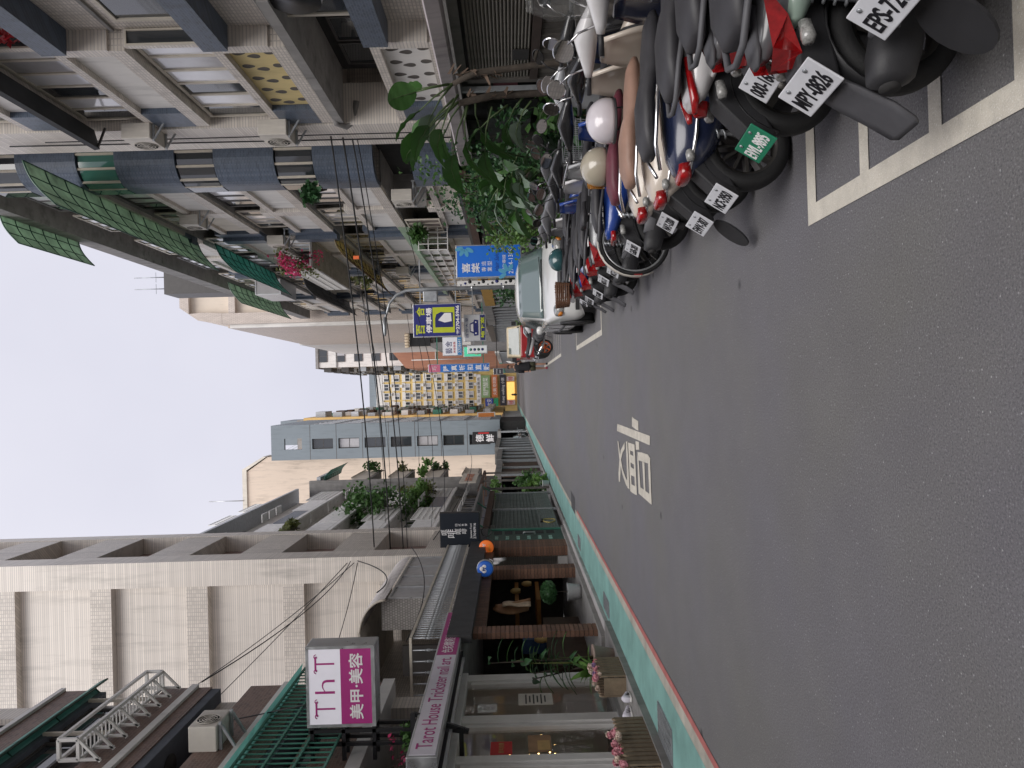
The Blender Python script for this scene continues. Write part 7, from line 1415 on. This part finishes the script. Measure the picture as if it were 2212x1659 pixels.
for k in range(16): MB().lathe([(.02 + .012 * (k % 3), 0), (.02 + .012 * (k % 3), .003)], (2.585 + .035 * ((k * 7) % 3), 18.697, 2.75 - k * .11), 10, 'y').build('dot', NAVY if k in (0, 1, 8, 9) else M_black, dt)
b2 = board('parking_sign', 'navy and yellow car park lightbox with a big P and phone number', 1.88, 2.97, 3.24, 4.83, 26, (.015, .02, .14))
bx('lime_panel', LIME, b2, 2.0, 2.86, 25.99, 25.9935, 3.44, 4.18); text('lettering', '百', .3, LIME, b2, (2.12, 25.99, 4.6), '-y', .002, fit=(.34, .3), bold=.01); text('lettering', '合', .3, LIME, b2, (2.72, 25.99, 4.6), '-y', .002, fit=(.32, .3), bold=.01); text('lettering', '停車場', .2, WHT, b2, (2.42, 25.99, 4.31), '-y', .002, fit=(.86, .2), bold=.006); text('lettering', '☏2704-5966', .1, WHT, b2, (2.42, 25.99, 3.34), '-y', .002, fit=(.98, .12), bold=.003)
MB().prism([(2.18, 3.5), (2.68, 3.5), (2.68, 3.75), (2.7, 3.9), (2.62, 4.06), (2.48, 4.1), (2.18, 4.1)], 25.984, 25.9895, 'xz').build('emblem_p', NAVY, b2); MB().prism([(2.38, 3.54), (2.66, 3.56), (2.66, 3.78), (2.42, 4.0), (2.34, 3.78)], 25.979, 25.9835, 'xz').build('emblem_fold', WHT, b2)
for z in (3.4, 4.6): MB().bar((2.97, 26.1, z), (4.5, 26.1, z), .04).build('bracket', M_steel, b2)
b3 = board('parking_sign', 'grey parking sign with a car picture under the car park lightbox', 1.72, 2.6, 2.42, 3.13, 26.3, (.36, .36, .37)); bx('navy_strip', NAVY, b3, 1.73, 2.59, 26.29, 26.2935, 2.43, 2.6); text('lettering', '百合大廈', .12, NAVY, b3, (2.16, 26.29, 3.05), '-y', .002, fit=(.7, .1)); text('lettering', '地下室', .14, LIME, b3, (2.16, 26.285, 2.515), '-y', .002, fit=(.72, .13), bold=.004)
MB().prism([(1.9, 2.66), (2.42, 2.66), (2.44, 2.8), (2.36, 2.82), (2.3, 2.95), (2.02, 2.95), (1.96, 2.82), (1.88, 2.8)], 26.284, 26.2895, 'xz').build('car_picture', NAVY, b3); MB().prism([(2.02, 2.83), (2.3, 2.83), (2.27, 2.92), (2.05, 2.92)], 26.279, 26.2838, 'xz').build('car_picture_window', WHT, b3); MB().lathe([(.03, 0), (.03, .003)], (1.97, 26.28, 2.74), 10, 'y').lathe([(.03, 0), (.03, .003)], (2.35, 26.28, 2.74), 10, 'y').build('car_picture_lamps', WHT, b3)
b4 = board('gallery_sign', 'white sign with blue brush characters and a phone strip right of the parking sign', 1.6, 2.4, 3.72, 4.55, 34, (.66, .66, .70)); text('lettering', '藝舍', .3, NAVY, b4, (1.95, 33.99, 4.3), '-y', .002, fit=(.55, .3)); text('lettering', '美容美髮', .1, RED, b4, (1.95, 33.99, 4.05), '-y', .002, fit=(.5, .1)); bx('phone_strip', paint('sky_print', (.03, .22, .5), .45), b4, 1.61, 2.39, 33.99, 33.9935, 3.73, 3.92); text('lettering', '2708641', .1, WHT, b4, (2.0, 33.985, 3.825), '-y', .002, fit=(.6, .13))
b5 = board('burger_sign', 'green lightbox with a burger picture above the small truck', 1.5, 1.92, 2.86, 3.6, 33.5, (.08, .5, .3), emit=.3)
for (z, w, h, c) in ((2.93, .13, .035, (.5, .26, .06)), (2.985, .15, .02, (.1, .35, .04)), (3.02, .145, .025, (.15, .05, .02)), (3.05, .15, .015, (.7, .5, .05)), (3.1, .14, .055, (.55, .28, .07))): MB().prism([(1.72 + w * math.cos(a), z + h * math.sin(a)) for a in [2 * math.pi * k / 16 for k in range(16)]], 33.48, 33.4935, 'xz').build('burger_layer', paint('burger%d' % int(z * 100), c), b5)
b6 = board('vertical_sign', 'tall narrow blue vertical sign with white characters and pink top', 1.02, 1.42, 2.7, 5.86, 40, (.02, .13, .42))
for k, s in enumerate('隆真折扣直販'): text('lettering', s, .3, WHT, b6, (1.22, 39.99, 4.95 - k * .42), '-y', .002, fit=(.29, .31), bold=.006)
bx('pink_top', paint('pink_print', (.6, .16, .26), .45), b6, 1.03, 1.41, 39.99, 39.9935, 5.25, 5.85); text('lettering', '巧', .2, WHT, b6, (1.22, 39.985, 5.55), '-y', .002, fit=(.2, .2)); MB().bar((1.42, 40.1, 3), (4.6, 40.1, 3), .05).bar((1.42, 40.1, 5.4), (4.6, 40.1, 5.4), .05).build('bracket', M_greeni, b6)
b7 = board('menu_sign', 'small dark menu board under the tall blue vertical sign', .95, 1.3, 2.05, 2.6, 46, (.04, .04, .05)); text('lettering', '早午餐', .1, WHT, b7, (1.12, 45.99, 2.42), '-y', .002, fit=(.28, .1)); text('lettering', '咖啡', .1, WHT, b7, (1.12, 45.99, 2.22), '-y', .002, fit=(.2, .1)); MB().bar((1.3, 46.1, 2.4), (4.4, 46.1, 2.4), .04).build('bracket', M_black, b7)
b8 = board('service_sign', 'pale sign with round coloured icons beside the car picture sign', 1.35, 1.62, 2.42, 3.1, 27.5, (.6, .62, .62))
for k in range(4): MB().lathe([(.05, 0), (.05, .003)], (1.48, 27.49, 3.0 - k * .14), 12, 'y').build('icon', (M_greeni, NAVY, M_dgreen, NAVY)[k], b8)
MB().bar((1.62, 27.6, 2.9), (4.4, 27.6, 2.9), .03).build('bracket', M_steel, b8)
# ---- overhead cables
def cable(label, a, b, sag, r=.014, n=18):
    a, b = Vector(a), Vector(b); o = MB().tube([tuple(a + (b - a) * (k / n) - Vector((0, 0, sag * 4 * (k / n) * (1 - k / n)))) for k in range(n + 1)], r, 5).build('overhead_cable', M_cable); return tag(o, label, 'cable', 'overhead cables')
for lb, a, b, sg, r_ in (('thick black cable slung across the street, uppermost of the bundle', (RX - .1, 17.5, 5.55), (-4.85, 24.0, 6.0), .12, .02), ('thick black cable slung across the street, second of the bundle', (RX - .1, 17.6, 5.3), (-4.85, 24.0, 5.5), .15, .022), ('black cable slung across the street, third of the bundle', (RX - .1, 17.7, 5.1), (-4.85, 24.0, 5.1), .18, .018), ('thin black cable slung across the street, lowest of the bundle', (RX - .1, 17.8, 5.0), (-4.85, 24.1, 4.98), .2, .012),
    ('thin cable high across the middle of the street, nearest of the high ones', (RX, 32, 8.0), (-7.4, 44, 9.0), .3, .014), ('thin cable high across the middle of the street, farthest of the high ones', (RX, 40, 9.4), (-7.4, 50, 9.6), .4, .016), ('slack cable from the lamp post to the grille gate canopy', (2.93, 21.8, 4.4), (-4.4, 26, 4.0), .35, .01), ('slack cable from the parking sign to the left balconies', (3.0, 26, 4.9), (-7.4, 40, 6.0), .4, .012), ('thin cable crossing far down the street near the yellow block', (6, 58, 9.3), (-6.5, 62, 9.2), .25, .02),
    ('thin cable sloping along the blank tiled wall, upper', (-14, 21, 16.5), (-4.9, 22.4, 6.5), .3, .012), ('thin cable sloping along the blank tiled wall, middle', (-9.3, 22.3, 12.6), (-4.9, 22.4, 6.3), .3, .012), ('thin cable sloping along the blank tiled wall, lower', (-12, 18, 9.0), (-4.9, 22.4, 6.2), .5, .012), ('thin cable from the near left building to the tiled corner', (-5.0, 13.6, 7.2), (-4.85, 22.4, 6.4), .4, .012),
    ('thin cable from the top left corner down to the lightbox', (-7.5, 16, 13.5), (-4.4, 11.0, 4.6), .4, .01), ('looped cable under the tiled corner above the lean-to', (-4.85, 22.4, 6.2), (-4.7, 18.2, 4.9), .5, .016), ('slack cable along the terrace railing', (-4.45, 22.2, 4.6), (-4.45, 13.8, 3.6), .35, .012), ('cable running down the white pillar on the near right, outer', (5.9, 17.4, 12), (5.9, 17.4, 3), 0, .014), ('cable running down the white pillar on the near right, inner', (5.93, 17.7, 13), (5.93, 17.9, 2.6), 0, .018), ('thin cable from the rounded balconies to the lamp post', (RX - .1, 24, 5.0), (2.93, 21.8, 4.1), .1, .01), ('cable along the left frontage above the grille gates', (-4.7, 24.5, 4.2), (-5.0, 62, 5.0), .5, .016)):
    cable(lb, a, b, sg, r_)
tgf = tag(MB().box(3.35, 3.43, 19.03, 19.1, 5.28, 5.42).build('cable_marker', mat('orange_tag', (.8, .16, .04), .5)), 'small orange marker tag clipped on the street cable', 'tag')
# parent-frame bookkeeping is not part of the scene description
for o in ROOTW:
    if '_w' in o: del o['_w']
